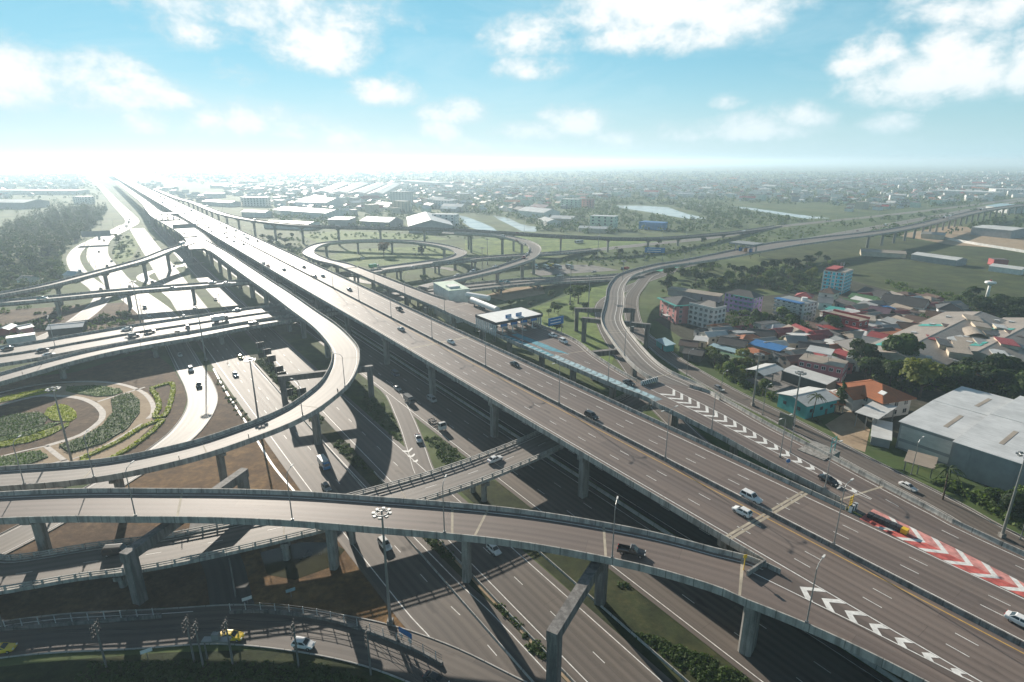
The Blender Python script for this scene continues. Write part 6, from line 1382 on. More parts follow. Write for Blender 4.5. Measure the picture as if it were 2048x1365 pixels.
for kind, u, v, s, col, lab in (('suv', 1502, 997, TO, 'white', 'white sport utility car leading on the main viaduct just before the wide joint'), ('hatch', 1484, 1025, AW, 'white', 'white hatchback beside the median near the wide joint of the main viaduct'),
    ('suv', 1183, 834, TO, 'black', 'glossy black car alone on the main viaduct, nearest dark one'), ('sedan', 1030, 730, TO, 'black', 'black sedan by the right edge line of the main viaduct below the blue chevrons'), ('sedan', 902, 685, TO, 'white', 'white sedan on the main viaduct just past the second joint'),
    ('sedan', 802, 659, AW, 'silver', 'silver sedan on the left carriageway of the main viaduct'), ('pickup', 799, 619, TO, 'black', 'black pickup on the right carriageway of the main viaduct'), ('sedan', 699, 580, TO, 'grey', 'dark grey sedan left of the toll viaduct on the main viaduct'),
    ('sedan', 630, 554, TO, 'grey', 'dark sedan travelling beside a silver one on the main viaduct'), ('sedan', 646, 553, TO, 'silver', 'silver sedan travelling beside a dark one on the main viaduct'), ('sedan', 608, 535, TO, 'grey', 'grey sedan close to the median below the ring ramp'),
    ('hatch', 527, 527, AW, 'white', 'white hatchback next to a maroon pickup on the main viaduct'), ('pickup', 536, 533, AW, 'maroon', 'maroon pickup next to a white hatchback on the main viaduct'), ('sedan', 568, 540, AW, 'silver', 'silver sedan behind the maroon pickup'),
    ('hatch', 487, 489, AW, 'grey', 'small dark car on the left carriageway where the ramp splits'), ('sedan', 2046, 1247, TO, 'white', 'white car cut by the right edge of the picture'), ('sedan', 396, 450, AW, 'grey', 'tiny dark car on the main viaduct beside the sign gantry'), ('sedan', 371, 433, AW, 'grey', 'tiny dark car on the main viaduct beside the distant toll roof')):
    drive(kind, u, v, A_P, s, col, lab, group=g)
drive('pickup', 1263, 1105, E_P, 1, 'black', 'black pickup on the slip viaduct by its lamp post')
for kind, u, v, s, col, lab in (('sedan', 1258, 767, TO, 'black', 'black sedan leaving the toll plaza beside the striped nose'), ('suv', 1127, 684, TO, 'white', 'white sport utility car just out of the toll booths'), ('sedan', 1106, 672, TO, 'white', 'white sedan in the shade of the toll canopy'),
    ('sedan', 1657, 962, TO, 'black', 'black sedan beside the tip of the white chevrons'), ('suv', 963, 617, TO, 'black', 'dark car waiting before the toll canopy')): drive(kind, u, v, B_P, s, col, lab, group='cars on the toll viaduct')
drive('sedan', 1816, 975, D_P, 1, 'white', 'white sedan parked on the service road by the barrier'); drive('hatch', 1437, 778, D_P, 1, 'grey', 'small grey car on the service road between the lamp posts')
drive('sedan', 990, 920, K_P, 1, 'white', 'white sedan on the low bridge before it dips below the main viaduct'); drive('van', 233, 1106, K_P, 1, 'black', 'dark van in the shadow on the low bridge behind the big bent')
for kind, u, v, path, s, col, lab, kw in (('small_truck', 648, 931, L1_P, 1, 'blue', 'small truck with a blue cab and white box on the left highway', dict(load='white')), ('hatch', 653, 977, L1_P, 1, 'grey', 'dark grey car following the blue cabbed truck', {}), ('sedan', 471, 750, L1_P, 1, 'white', 'white car just out of the bridge shadow on the left highway', {}),
    ('sedan', 481, 715, L1_P, 1, 'yellow', 'yellow taxi in the bridge shadow on the left highway', {}), ('suv', 770, 1091, L1_P, 1, 'white', 'white car under the head of the tall lamp mast', {}), ('sedan', 360, 711, M_P, 1, 'silver', 'silver car in the shade on the garden road', {}), ('suv', 382, 740, M_P, 1, 'white', 'white car at the shadow edge on the garden road', {}),
    ('pickup', 398, 771, M_P, 1, 'black', 'dark pickup in full sun on the garden road', {}), ('hatch', 988, 1101, L2_P, 1, 'white', 'white car under the slip viaduct on the middle highway', {}), ('pickup', 837, 879, L3_P, 1, 'white', 'white pickup on the slip road beside the painted wedge', {}),
    ('chassis_truck', 876, 852, L4_P, 1, 'white', 'long container chassis truck with an empty frame and white cab', {}), ('van', 864, 801, L4_P, 1, 'silver', 'silver van in the shadow of the main viaduct', {}), ('sedan', 795, 778, L4_P, 1, 'silver', 'silver sedan in the shadow behind the silver van', {}),
    ('van', 791, 750, L4_P, 1, 'darkblue', 'dark blue van in the shadow of the main viaduct', {}), ('small_truck', 818, 803, L4_P, 1, 'grey', 'small dark open truck at the shadow edge of the lower highway', dict(load='grey')), ('sedan', 463, 1274, O_P, 1, 'yellow', 'yellow taxi behind the utility poles of the local road', {}), ('hatch', 607, 1290, O_P, 1, 'white', 'white hatchback on the local road at the bottom', {}),
    ('sedan', 2, 1300, O_P, 1, 'yellow', 'yellow taxi cut by the left edge of the picture', {}), ('sedan', 872, 1362, O_P, 1, 'black', 'black car cut by the bottom edge of the picture', {})): drive(kind, u, v, path, s, col, lab, **kw)
for kind, u, v, s, col, lab, kw in (('box_truck', 440, 642, 1, 'grey', 'white box truck crossing the broad bridge', dict(load='white')), ('flatbed', 362, 662, 1, 'grey', 'empty orange flatbed truck on the broad bridge', {}), ('sedan', 473, 621, -1, 'white', 'white car on the far carriageway of the broad bridge', {}), ('van', 508, 650, 1, 'grey', 'grey van at the shadow edge on the broad bridge', {}),
    ('sedan', 253, 659, -1, 'white', 'white car at the far parapet of the broad bridge', {}), ('suv', 300, 664, 1, 'black', 'black car behind the flatbed truck', {}), ('suv', 268, 672, 1, 'grey', 'dark car behind a black one on the broad bridge', {}), ('sedan', 98, 711, 1, 'silver', 'silver car beside a dark one on the left of the broad bridge', {}),
    ('sedan', 86, 701, 1, 'black', 'dark car beside a silver one on the left of the broad bridge', {}), ('sedan', 15, 698, -1, 'black', 'dark car near the left edge on the broad bridge', {})): drive(kind, u, v, J_P, s, col, lab, group='traffic on the broad bridge', **kw)
for kind, u, v, path, s, col, lab, kw in (('pickup', 85, 598, I_P, 1, 'teal', 'teal pickup on the upper crossing bridge', {}), ('sedan', 346, 577, I_P, 1, 'white', 'white car alone on the upper crossing bridge', {}), ('sedan', 425, 566, I_P, 1, 'white', 'white car leading a pair on the upper crossing bridge', {}), ('sedan', 453, 567, I_P, 1, 'silver', 'silver car trailing a pair on the upper crossing bridge', {}),
    ('box_truck', 364, 491, H_P, 1, 'teal', 'truck with a teal cab entering the branch viaduct', dict(load='white')), ('van', 332, 442, G_P, -1, 'grey', 'dark van leaving the distant toll roof', {}), ('sedan', 369, 468, G_P, -1, 'grey', 'dark car before the ramp split', {}),
    ('box_truck', 748, 536, I_P, 1, 'white', 'lorry with a green cargo box beside the ring ramp', dict(load='green')), ('sedan', 825, 535, I_P, 1, 'white', 'white car behind the green lorry', {}), ('sedan', 899, 528, I_P, 1, 'silver', 'silver car far behind the green lorry', {}), ('sedan', 914, 552, R2_P, 1, 'white', 'first white car coming down the bending ramp', {}),
    ('suv', 945, 544, R2_P, 1, 'silver', 'second car coming down the bending ramp', {}), ('sedan', 990, 534, R2_P, 1, 'white', 'third car coming down the bending ramp', {}), ('suv', 1048, 516, R2_P, 1, 'red', 'red car on the bend of the ramp', {}), ('sedan', 1054, 509, R2_P, 1, 'white', 'white car behind the red one on the bend', {}), ('sedan', 1059, 503, R2_P, 1, 'black', 'black car behind a white one on the bend', {}),
    ('suv', 1050, 491, R2_P, 1, 'black', 'dark car at the top of the bend', {}), ('sedan', 1033, 482, R2_P, 1, 'maroon', 'maroon car entering the bending ramp', {}), ('van', 1007, 474, R2_P, 1, 'white', 'white van entering the bending ramp', {}), ('pickup', 1120, 552, J_P, -1, 'white', 'white pickup on the road beside the parked lorries', {}),
    ('sedan', 1001, 564, J_P, 1, 'teal', 'dark teal car in the shade beside another teal car', {}), ('sedan', 1015, 565, J_P, 1, 'teal', 'second dark teal car in the shade of the toll office', {}), ('sedan', 1188, 545, J_P, -1, 'grey', 'dark car ahead of the red tipper', {}), ('tipper', 1250, 540, J_P, -1, 'black', 'red tipper truck passing behind the S ramp', {}),
    ('bus', 1158, 486, IR_P, 1, 'silver', 'long silver coach below the far viaduct', {}), ('sedan', 724, 517, SR_P, 1, 'white', 'white car on the inner ring road', {}), ('sedan', 1212, 603, D2_P, 1, 'white', 'white car on the road under the S ramp', {})): drive(kind, u, v, path, s, col, lab, **kw)
for k, (u, v, a, col, ld, lab) in enumerate(((1070, 536, 2.2, 'white', 'teal', 'parked lorry with a teal box beside the bending ramp pier'), (1092, 537, 1.4, 'white', 'cream', 'parked lorry with a cream box in the lorry yard'), (1116, 537, 1.4, 'white', 'grey', 'parked lorry with a grey box in the lorry yard'), (1139, 537, 1.4, 'white', 'grey', 'rightmost lorry parked in the lorry yard'), (1102, 534, 1.4, 'cream', 'yellow', 'parked lorry with a yellow box at the back of the lorry yard'))):
    vehicle('box_truck', u, v, .06, -1.2+.1*k, col, lab, group='lorries in the lorry yard', load=ld)
for kind, u, v, path, s, col, lab in (('sedan', 198, 504, FL_P, -1, 'grey', 'dark car on the left trunk road below the blue gantry'), ('sedan', 214, 532, FL_P, -1, 'grey', 'dark car halfway down the left trunk road'), ('sedan', 223, 523, FL_P, -1, 'white', 'pale car on the left trunk road'), ('small_truck', 160, 545, FL2_P, 1, 'teal', 'small truck at the end of the left side road'),
    ('tipper', 152, 481, FL2_P, 1, 'black', 'red loaded truck on the bend of the left side road'), ('sedan', 202, 579, FL_P, 1, 'grey', 'dark car partly hidden behind the upper crossing bridge'), ('sedan', 260, 574, FL_P, 1, 'grey', 'second dark car behind the upper crossing bridge'), ('sedan', 305, 565, SL_P, 1, 'black', 'black car on the road below the branch viaduct'), ('sedan', 368, 523, L1_P, 1, 'grey', 'dark car in the sun beyond the branch viaduct'),
    ('sedan', 348, 533, L1_P, 1, 'white', 'white car beside the tall pier of the branch viaduct'), ('suv', 290, 616, FL_P, 1, 'silver', 'silver car in the shade left of the lamp mast'), ('suv', 298, 633, FL_P, 1, 'white', 'white car in the shade near the broad bridge'), ('sedan', 368, 634, L1_P, 1, 'white', 'white car emerging from below the broad bridge'), ('sedan', 431, 599, L1_P, 1, 'black', 'dark car in the gap behind the loop viaduct')): drive(kind, u, v, path, s, col, lab, detail=True)
# small traffic far off
rf = random.Random(21); FC = ['white', 'silver', 'grey', 'black', 'white', 'maroon']
for k in range(46):
    s = 560+k*k*.55+k*9+rf.uniform(0, 14); q = rf.choice([92, 95.7, 99.4, 106.2, 109.9, 113.5]); a = A_MAIN if q < 102 else A_MAIN+math.pi; kk = (HC-16.6)/70; p = S(s*kk, q*kk, 16.6)
    kd = rf.choice(['sedan', 'suv', 'van', 'sedan', 'hatch'] + (['box_truck'] if k > 12 else [])); u, v = 1024, 0
    col = rf.choice(FC); r = empty('distant_'+{'sedan': 'sedan', 'suv': 'car', 'van': 'van', 'hatch': 'hatchback', 'box_truck': 'truck'}[kd], (p.x, p.y, 16.62), a)
    tag(r, '%s %s far off on the %s carriageway of the main viaduct' % (col, {'sedan': 'sedan', 'suv': 'tall car', 'van': 'van', 'hatch': 'hatchback', 'box_truck': 'truck'}[kd], 'outbound' if q < 102 else 'inbound'), 'truck' if kd == 'box_truck' else 'car', 'distant traffic on the main viaduct')
    for nm, me, role, extra in vehicle_proto(kd):
        if nm in ('body', 'cargo_box', 'windscreen', 'rear_window', 'side_window'): link(nm, me, r, m=PAINT[col] if role == 'body' else None)
for k in range(34):
    path, lab = rf.choice([(FL_P, 'left trunk road'), (FL_P, 'left trunk road'), (C_P, 'far part of the ramp viaduct'), (JR_P, 'right trunk road'), (IR_P, 'canal road'), (R_P, 'far viaduct')])
    lo, hi = {'left trunk road': (.30, .86), 'far part of the ramp viaduct': (.30, .52), 'right trunk road': (0, .55), 'canal road': (0, .6), 'far viaduct': (.3, .75)}[lab]
    if lab == 'left trunk road': lo, hi = .72, .93
    d = path.d[-1]*rf.uniform(lo, hi); c_, n_, hw_ = path.at_d(d); sg = rf.choice([-1, 1]); x, y, z = path.pd(d, sg*.35, 0, .02); tn = math.atan2(n_[0], -n_[1])
    kd = rf.choice(['sedan', 'suv', 'van', 'box_truck', 'sedan']); col = rf.choice(FC); r = empty('distant_'+{'sedan': 'sedan', 'suv': 'car', 'van': 'van', 'box_truck': 'truck'}[kd], (x, y, z), tn+(0 if sg > 0 else math.pi))
    tag(r, 'small %s %s far off on the %s' % (col, {'sedan': 'sedan', 'suv': 'tall car', 'van': 'van', 'box_truck': 'truck'}[kd], lab), 'truck' if kd == 'box_truck' else 'car', 'distant traffic on the other roads')
    for nm, me, role, extra in vehicle_proto(kd):
        if nm in ('body', 'cargo_box', 'windscreen', 'rear_window', 'side_window'): link(nm, me, r, m=PAINT[col] if role == 'body' else None)
# ------------------------------------------------------------------ lamp posts, masts, signs
def lamp_proto(kind, h):
    out = []
    pole = MB(); pole.box(-.22, .22, -.22, .22, -.05, .35); pole.tube((0, 0, .3), (0, 0, h-.9), .13, .08, 8); out.append(('pole', pole.mesh('pole', M['steel'], False), None))
    for s in ((-1, 1) if kind == 'double' else (1,)):
        a = MB(); a.tube((0, 0, h-.95), (s*.6, 0, h-.25), .07, .06, 7); a.tube((s*.6, 0, h-.25), (s*2.1, 0, h), .06, .05, 7); out.append(('arm', a.mesh('arm', M['steel']), None))
        l = MB(); i = 0
        l.prism([(s*2.0, -.16), (s*2.9, -.12), (s*3.0, 0), (s*2.9, .12), (s*2.0, .16)], h-.06, h+.1); out.append(('lamp_head', l.mesh('lamp_head', M['wall_white']), None))
    return out
LP = {('double', 13): lamp_proto('double', 13), ('single', 11): lamp_proto('single', 11)}
def lamp(kind, h, loc, rz, label, group):
    e = empty('double_arm_lamp_post' if kind == 'double' else 'lamp_post', loc, rz); tag(e, label, 'lamp post', group)
    for nm, me, x in LP[(kind, h)]: link(nm, me, e)
ORD = ['first', 'second', 'third', 'fourth', 'fifth', 'sixth', 'seventh', 'eighth', 'ninth', 'tenth', 'eleventh', 'twelfth', 'thirteenth', 'fourteenth', 'fifteenth', 'sixteenth', 'seventeenth', 'eighteenth', 'nineteenth', 'twentieth']
for k in range(20):
    s = 40.4+40.6*k; kk = (HC-za(s))/70; lamp('double', 13, S(s*kk, 102.8*kk, za(s)+.84), A_MAIN+R(90), 'double arm lamp post on the main viaduct median, %s from the near end' % ORD[k], 'lamp posts on the main median')
def lamps_on(path, ds, side, labelf, group, off=-.12, zoff=.97):
    for k, d in enumerate(ds):
        p = path.pd(d, side, side*off, zoff); c_, n_, _ = path.at_d(d); a = math.atan2(-n_[1]*side, -n_[0]*side); lamp('single', 11, p, a, labelf(k), group)
dE = [near_d(E_P, at(u, v, 14.9)) for u, v in ((265, 1038), (588, 1047), (905, 1063), (1233, 1115), (1610, 1257))]
lamps_on(E_P, dE, 1, lambda k: 'slender lamp post on the near parapet of the slip viaduct, %s from its left end' % ORD[k], 'lamp posts on the slip viaduct')
dF = [near_d(F_P, at(u, v, 14.9)) for u, v in ((690, 775), (605, 838), (172, 963), (30, 968))]
lamps_on(F_P, dF, -1, lambda k: 'lamp post on the outer parapet of the loop viaduct, %s after the tight bend' % ORD[k], 'lamp posts on the loop viaduct', zoff=.97)
dB = [near_d(B_P, at(u, v, 14.9)) for u, v in ((1645, 975), (1427, 858), (1217, 762), (1048, 690), (890, 622), (812, 586), (742, 562))]
lamps_on(B_P, dB, -1, lambda k: 'lamp post on the left parapet of the toll viaduct, %s from the near end' % ORD[k], 'lamp posts on the toll viaduct')
dC = [near_d(C_P, at(u, v, 14.9)) for u, v in ((1253, 712), (1300, 560), (1296, 540), (1350, 525), (1430, 505))]
for k, d in enumerate([near_d(C_P, at(u, v, 14.9)) for u, v in ((1253, 712), (1297, 543), (1350, 522), (1560, 484), (1660, 470), (1760, 458))]):
    p = C_P.pd(d, 1 if k == 0 else -1, 0, .97); c_, n_, _ = C_P.at_d(d); lamp('single', 11, p, math.atan2(n_[1], n_[0])+(math.pi if k == 0 else 0), 'lamp post on the S ramp viaduct, %s from the merge' % ORD[k], 'lamp posts on the S ramp')
for k, (u, v) in enumerate(((1373, 752), (1440, 800), (1525, 830), (1822, 950), (2040, 1080), (1560, 915), (1580, 905))):
    p = at(u, v, 0 if k not in (5, 6) else 14); lamp('single', 11, p, A_MAIN+R(90) if k > 4 else A_MAIN-R(90), ['lamp post where the service road bends below the ramp', 'lamp post beside the small grey car on the service road', 'lamp post before the teal walled shed', 'lamp post behind the parked white sedan', 'short lamp post at the foot of the tallest mast', 'lamp post on the toll viaduct beside the white chevrons', 'twin of the lamp post beside the white chevrons'][k], 'lamp posts along the service road')
for k, (u, v) in enumerate(((690, 628), (812, 628), (735, 575), (1035, 690), (1585, 625), (1690, 640), (1595, 595), (1700, 590))): pass
dJ = [30+34*k for k in range(6)]
for k, d in enumerate((62, 96, 130, 164)):
    p = J_P.pd(d, 0, 0, .7); lamp('double', 13, p, A_MAIN, 'double arm lamp post on the median of the broad bridge, %s from the left' % ORD[k], 'lamp posts on the broad bridge')
mast_mesh = {}
def mast(u, v, h, label, z=0.0):
    b = at(u, v, z); e = empty('high_lamp_mast', tuple(b)); tag(e, label, 'lamp mast', 'tall lamp masts')
    if h not in mast_mesh:
        m1 = MB(); m1.tube((0, 0, 0), (0, 0, h), .34, .16, 12); m2 = MB().box(-.55, .55, -.55, .55, -.3, 1.1)
        r = MB(); n = 10
        for k in range(n):
            a0, a1 = 2*math.pi*k/n, 2*math.pi*(k+1)/n; r.tube((math.cos(a0)*1.2, math.sin(a0)*1.2, h-.4), (math.cos(a1)*1.2, math.sin(a1)*1.2, h-.4), .06, n=6)
            if k % 2 == 0: r.tube((0, 0, h-.2), (math.cos(a0)*1.2, math.sin(a0)*1.2, h-.4), .05, n=6)
        l = MB(); l.box(.9, 1.75, -.28, .28, h-.75, h-.45); mast_mesh[h] = (m1.mesh('pole', M['steel']), m2.mesh('plinth', M['concrete']), r.mesh('ring', M['steel']), l.mesh('floodlight', M['steel']))
    for nm, me in zip(('pole', 'plinth', 'ring'), mast_mesh[h][:3]): link(nm, me, e)
    for k in range(8): link('floodlight', mast_mesh[h][3], e, rz=2*math.pi*k/8)
mast(781, 1249, 25, 'tall lamp mast rising from the dry grass in front of the slip viaduct'); mast(520, 862, 25, 'tall lamp mast between the garden and the left highway'); mast(147, 937, 25, 'tall lamp mast standing in the garden beds')
mast(2003, 1075, 22, 'tall lamp mast at the right edge beside the service road'); mast(412, 722, 25, 'tall lamp mast left of the highway below the broad bridge'); mast(283, 655, 25, 'tall lamp mast behind the broad bridge')
mast(1585, 850, 19, 'lamp mast in front of the open shed on the service road'); mast(1505, 812, 20, 'dark lamp mast left of the open shed on the service road'); mast(1243, 604, 26, 'lamp mast on the lawn behind the S ramp'); mast(1176, 640, 25, 'lamp mast on the lawn between the bents and the toll plaza')
mast(1140, 610, 24, 'lamp mast left of the spreading lawn tree'); mast(965, 560, 24, 'lamp mast behind the toll office'); mast(975, 530, 22, 'lamp mast between the bending ramp and the ring ramp'); mast(1195, 522, 22, 'lamp mast in the green strip right of the loops')
# thin posts along the far roads
fp = MB(); fp.tube((0, 0, 0), (0, 0, 12), .16, .1, 6); fpm = fp.mesh('pole', M['steel']); fa = MB(); fa.tube((-1.8, 0, 12), (1.8, 0, 12), .09, n=6); fam = fa.mesh('arm', M['steel'])
for path, ds, lab in ((JR_P, range(60, 900, 55), 'right trunk road'), (IR_P, range(60, 800, 60), 'canal road'), (FL_P, range(2700, 3300, 60), 'left trunk road'), (R_P, range(900, 1500, 70), 'far viaduct')):
    for k, d in enumerate(ds):
        x, y, z = path.pd(d, 1, -.2 if z else 0, .9 if path is R_P else 0); e = empty('thin_lamp_post', (x, y, z), rnd.uniform(0, .3)); tag(e, 'thin far lamp post along the %s, %s of its row' % (lab, ORD[k] if k < 20 else 'last'), 'lamp post', 'thin lamp posts along the far roads'); link('pole', fpm, e); link('arm', fam, e)

# ---- toll plaza
t = empty('toll_canopy', tuple(S(200, 139, 14)), A_MAIN); tag(t, 'white flat toll canopy with slatted end walls and two small blue signs', 'toll canopy')
x0, x1, y0, y1 = -8, 8, -12.5, 12
MB().box(x0, x1, y0, y1, 5.6, 5.75).build('roof', M['white'], t); 
f = MB(); f.box(x0-.12, x1+.12, y0-.12, y0-.0, 4.7, 5.9); f.box(x0-.12, x1+.12, y1, y1+.12, 4.7, 5.9); f.box(x0-.12, x0, y0, y1, 4.7, 5.9); f.box(x1, x1+.12, y0, y1, 4.7, 5.9); f.build('fascia', M['dark_steel'], t)
for y in (y1-.3, y0+.3):
    w_ = MB()
    for k in range(11): w_.box(x0+.4+k*1.5, x0+1.25+k*1.5, y-.12, y+.12, .05, 4.9)
    w_.box(x0+.2, x1-.2, y-.06, y+.06, 2.4, 2.6); w_.build('slatted_wall', M['roof_pale_grey'], t)
for k in range(4):
    y = -8.2+k*5.3
    MB().box(-9, 9, y-.9, y+.9, 0.02, .28).build('island', M['concrete_clean'], t)
    b = MB().box(-1.6, 1.6, -.75, .75, .28, 2.7).build('toll_booth', M['wall_white'], t); b.location = (0, y, 0)
    MB().box(-1.65, 1.65, -.8, .8, 1.3, 2.2).build('window', M['window'], b); MB().box(-1.9, 1.9, -.95, .95, 2.7, 2.95).build('roof', M['sign_blue'] if k % 2 else M['wall_orange'], b)
    MB().tube((-6.5, y, .2), (-6.5, y, 5.6), .22, n=10).build('column', M['wall_white'], t); MB().box(-7.6, -7.4, y-1.6, y+1.6, 3.4, 4.5).build('lane_sign', M['sign_blue'], t)
for y in (3.2, -2.2):
    s_ = MB().box(-.08, .08, -1.5, 1.5, 0, 1.5).build('roof_sign', M['sign_blue'], t); s_.location = (-4.5, y, 5.8); MB().box(-.1, -.085, -1.1, 1.1, .95, 1.15).build('lettering', M['white'], s_); MB().box(-.1, -.085, -1.1, .6, .4, .58).build('lettering', M['white'], s_)
for k in range(9): BLOCKED.append((*S(200, 150+k*2)[:2], 3))
def big_sign(loc, rz, w, h, z0, label, legs=True, pm='sign_blue'):
    e = empty('overhead_sign', tuple(loc), rz); tag(e, label, 'road sign')
    MB().box(-w/2, w/2, -.12, .12, z0, z0+h).build('panel', M[pm], e); b = MB()
    if pm != 'sign_blue': b.box(-w/2, w/2, .14, .2, z0+h*.45, z0+h*.55)
    for z in (z0+h*.22, z0+h*.62):
        if pm == 'sign_blue': b.box(-w*.38, w*.3, -.16, -.125, z, z+h*.12)
    b.build('lettering' if pm == 'sign_blue' else 'brace', M['white'] if pm == 'sign_blue' else M['steel'], e)
    if legs:
        for x in (-w*.42, w*.42): MB().tube((x, .25, -.2), (x, .25, z0+h), .16, n=8).build('post', M['steel'], e)
    return e
big_sign(S(188, 156, 0), A_MAIN-R(90), 8.5, 3.4, 15.2, 'large blue overhead sign standing right of the toll canopy')
big_sign(at(1308, 523, 0), -.2, 17, 4.5, 7.5, 'wide blue sign over the green painted road behind the S ramp')
p = at(372, 470, 16.4); e = big_sign(p, A_MAIN-R(90), 20, 4.2, 6.0, 'grey backed sign gantry across the distant trunk viaduct', pm='wall_grey')
p = at(196, 487, 0); e = big_sign(p, A_MAIN-R(100), 26, 6, 7.0, 'dull grey sign gantry over the left trunk road', pm='wall_grey')
for nm, (u, v), zz, wd, lab, path in (('toll_canopy', (1469, 500), 14, 24, 'grey toll canopy on the S ramp viaduct in the distance', C_P), ('toll_canopy', (325, 440), 16.4, 26, 'flat grey toll roof across the distant trunk viaduct', G_P)):
    a, z = along(path, u, v, zz); c_ = at(u, v, zz); d = near_d(path, c_); pc, n_, hw_ = path.at_d(d); t = empty(nm, tuple(pc), a); tag(t, lab, 'toll canopy')
    MB().box(-8, 8, -hw_-1, hw_+1, 6.0, 7.2).build('roof', M['roof_grey'], t)
    for k in range(5):
        y = -hw_+.8+k*(2*hw_-1.6)/4
        MB().box(-.4, .4, y-.4, y+.4, 0, 6).build('column', M['concrete_clean'], t)
        if 0 < k < 4: MB().box(-1.5, 1.5, y-.41, y+.9, .01, 2.8).build('toll_booth', M['wall_orange'] if k == 2 else M['sign_blue'], t)
# the office beside the plaza and its covered walkways
c, L, W, a = frame3(at(866.6, 566, 18), at(897, 583, 18), at(942, 580, 18))
t = house('toll_office', 'white two storey toll office with a pale green flat roof beside the plaza', 'office', c, L, W, a, 18, 'flat', 0, 'wall_pale_green', 'wall_white', 3, 1, over=0, door=False, wsize=(2.2, 1.6)); MB().box(L*.05, L*.3, -W*.3, W*.2, 18.2, 19.2).build('roof_unit', M['wall_white'], t)
for (u0, v0), (u1, v1), lab in (((944, 600), (994, 620), 'white tube shaped covered walkway beside the toll canopy'), ((934, 590), (978, 597), 'short white covered walkway leading out of the toll office')):
    p0 = at(u0, v0, 16.5); p1 = at(u1, v1, 16.5); e = empty('covered_walkway', tuple(p0)); tag(e, lab, 'walkway', 'covered walkways of the toll office'); d = p1-p0
    MB().tube((0, 0, 0), d, 1.5, n=14).build('roof', M['white'], e)
    for q in (.1, .5, .9): MB().box(-.3, .3, -.3, .3, -16.7, -1.2).build('column', M['concrete'], e).location = d*q
# the striped nose, the crash cushion with its yellow boom and the little blue sign
def stripes_block(loc, rz, L, H, label):
    e = empty('striped_nose_barrier', tuple(loc), rz); tag(e, label, 'barrier'); MB().box(-L/2, L/2, -.3, .3, 0, H).build('block', M['white'], e); s = MB(); n = int(L/.9)
    for k in range(n):
        x = -L/2+.1+k*L/n; s.poly([(x, -.306, .02), (x+L/n*.5, -.306, .02), (x+L/n*.5+.35, -.306, H-.02), (x+.35, -.306, H-.02)] if x+L/n*.5+.35 < L/2 else [(x, -.306, .02), (x+.2, -.306, .02), (x+.2, -.306, H-.02), (x, -.306, H-.02)])
        s.poly([(x, -.28, H+.006), (x+L/n*.5, -.28, H+.006), (x+L/n*.5, .28, H+.006), (x, .28, H+.006)])
    s.build('black_stripe', M['black'], e); return e
a0 = at(1283, 768, 14.5); a1 = at(1318, 758, 14.5); stripes_block(S(118.5, 138.8, 14.0), math.atan2(a1.y-a0.y, a1.x-a0.x), 7.5, 1.5, 'black and white striped nose where the S ramp joins the toll viaduct')
stripes_block(S(44.3, 118.6, 14.0), A_MAIN-R(90), 2.6, 1.4, 'black and white striped block at the tip of the red chevrons')
cr = empty('crash_cushion', tuple(S(41.6, 118.9, 14.03)), A_MAIN+math.pi); tag(cr, 'black crash cushion with a yellow nose lying on the red chevrons', 'crash cushion')
b = MB()
for k in range(6): b.box(.2+k*1.05, 1.15+k*1.05, -.62, .62, .05, 1.0)
b.box(.15, 6.4, -.68, -.63, .5, .75); b.box(.15, 6.4, .63, .68, .5, .75); b.build('bay', M['dark_steel'], cr); MB().box(6.4, 7.5, -.62, .62, .05, 1.0).build('nose', M['yellow'], cr)
bm_ = empty('arrow_board', tuple(S(44.6, 117.9, 14.0)), A_MAIN); tag(bm_, 'yellow lattice arrow board standing at the tip of the red chevrons', 'sign'); b = MB(); b.tube((0, -.5, 0), (0, -.5, 3.6), .09, n=6); b.tube((0, .5, 0), (0, .5, 3.6), .09, n=6)
for k in range(4): b.box(-.06, .06, -.6, .6, 1.2+k*.6, 1.5+k*.6)
b.build('board', M['yellow'], bm_)
e = empty('round_blue_sign', tuple(S(61.5, 123.2, 14.0))); tag(e, 'small round blue sign at the parapet beside the white chevrons', 'road sign'); MB().tube((0, 0, 0), (0, 0, 2.2), .05, n=6).build('post', M['steel'], e); MB().tube((0, .04, 2.3), (0, -.04, 2.3), .5, n=18).build('disc', M['sign_blue'], e)
e = empty('yellow_post_sign', tuple(S(46.5, 83.5, 13.9))); tag(e, 'thin yellow post sign inside the gap of the slip viaduct nose', 'road sign'); MB().tube((0, 0, -1), (0, 0, 3.2), .08, n=6).build('post', M['yellow'], e); MB().box(-.3, .3, -.04, .04, 2.6, 3.3).build('panel', M['yellow'], e)
# black square boards by the loop road edge
for k, (u, v) in enumerate(((676, 783), (613, 828), (501, 876), (359, 921), (30, 742), (36, 746))):
    if k > 4: continue
    P_, zz = (F_P, 14.0) if k < 4 else (J2_P, 6.9); p = at(u, v, zz+1.4); d = near_d(P_, p); sd = -1 if k < 4 else 1; q = P_.pd(d, sd, -sd*.1, .97); e = empty('bend_marker', q, A_MAIN); tag(e, ['black bend marker on the outer parapet just below the tight bend', 'black bend marker on the loop viaduct above its big pier', 'black bend marker halfway down the loop viaduct', 'black bend marker near the left end of the loop viaduct', 'black bend marker on the side ramp bridge'][k], 'road sign', 'black bend markers')
    MB().box(-.05, .05, -.05, .05, 0, 1.1).build('post', M['steel'], e); MB().box(-.6, .6, -.07, -.03, .3, 1.4).build('panel', M['black'], e)
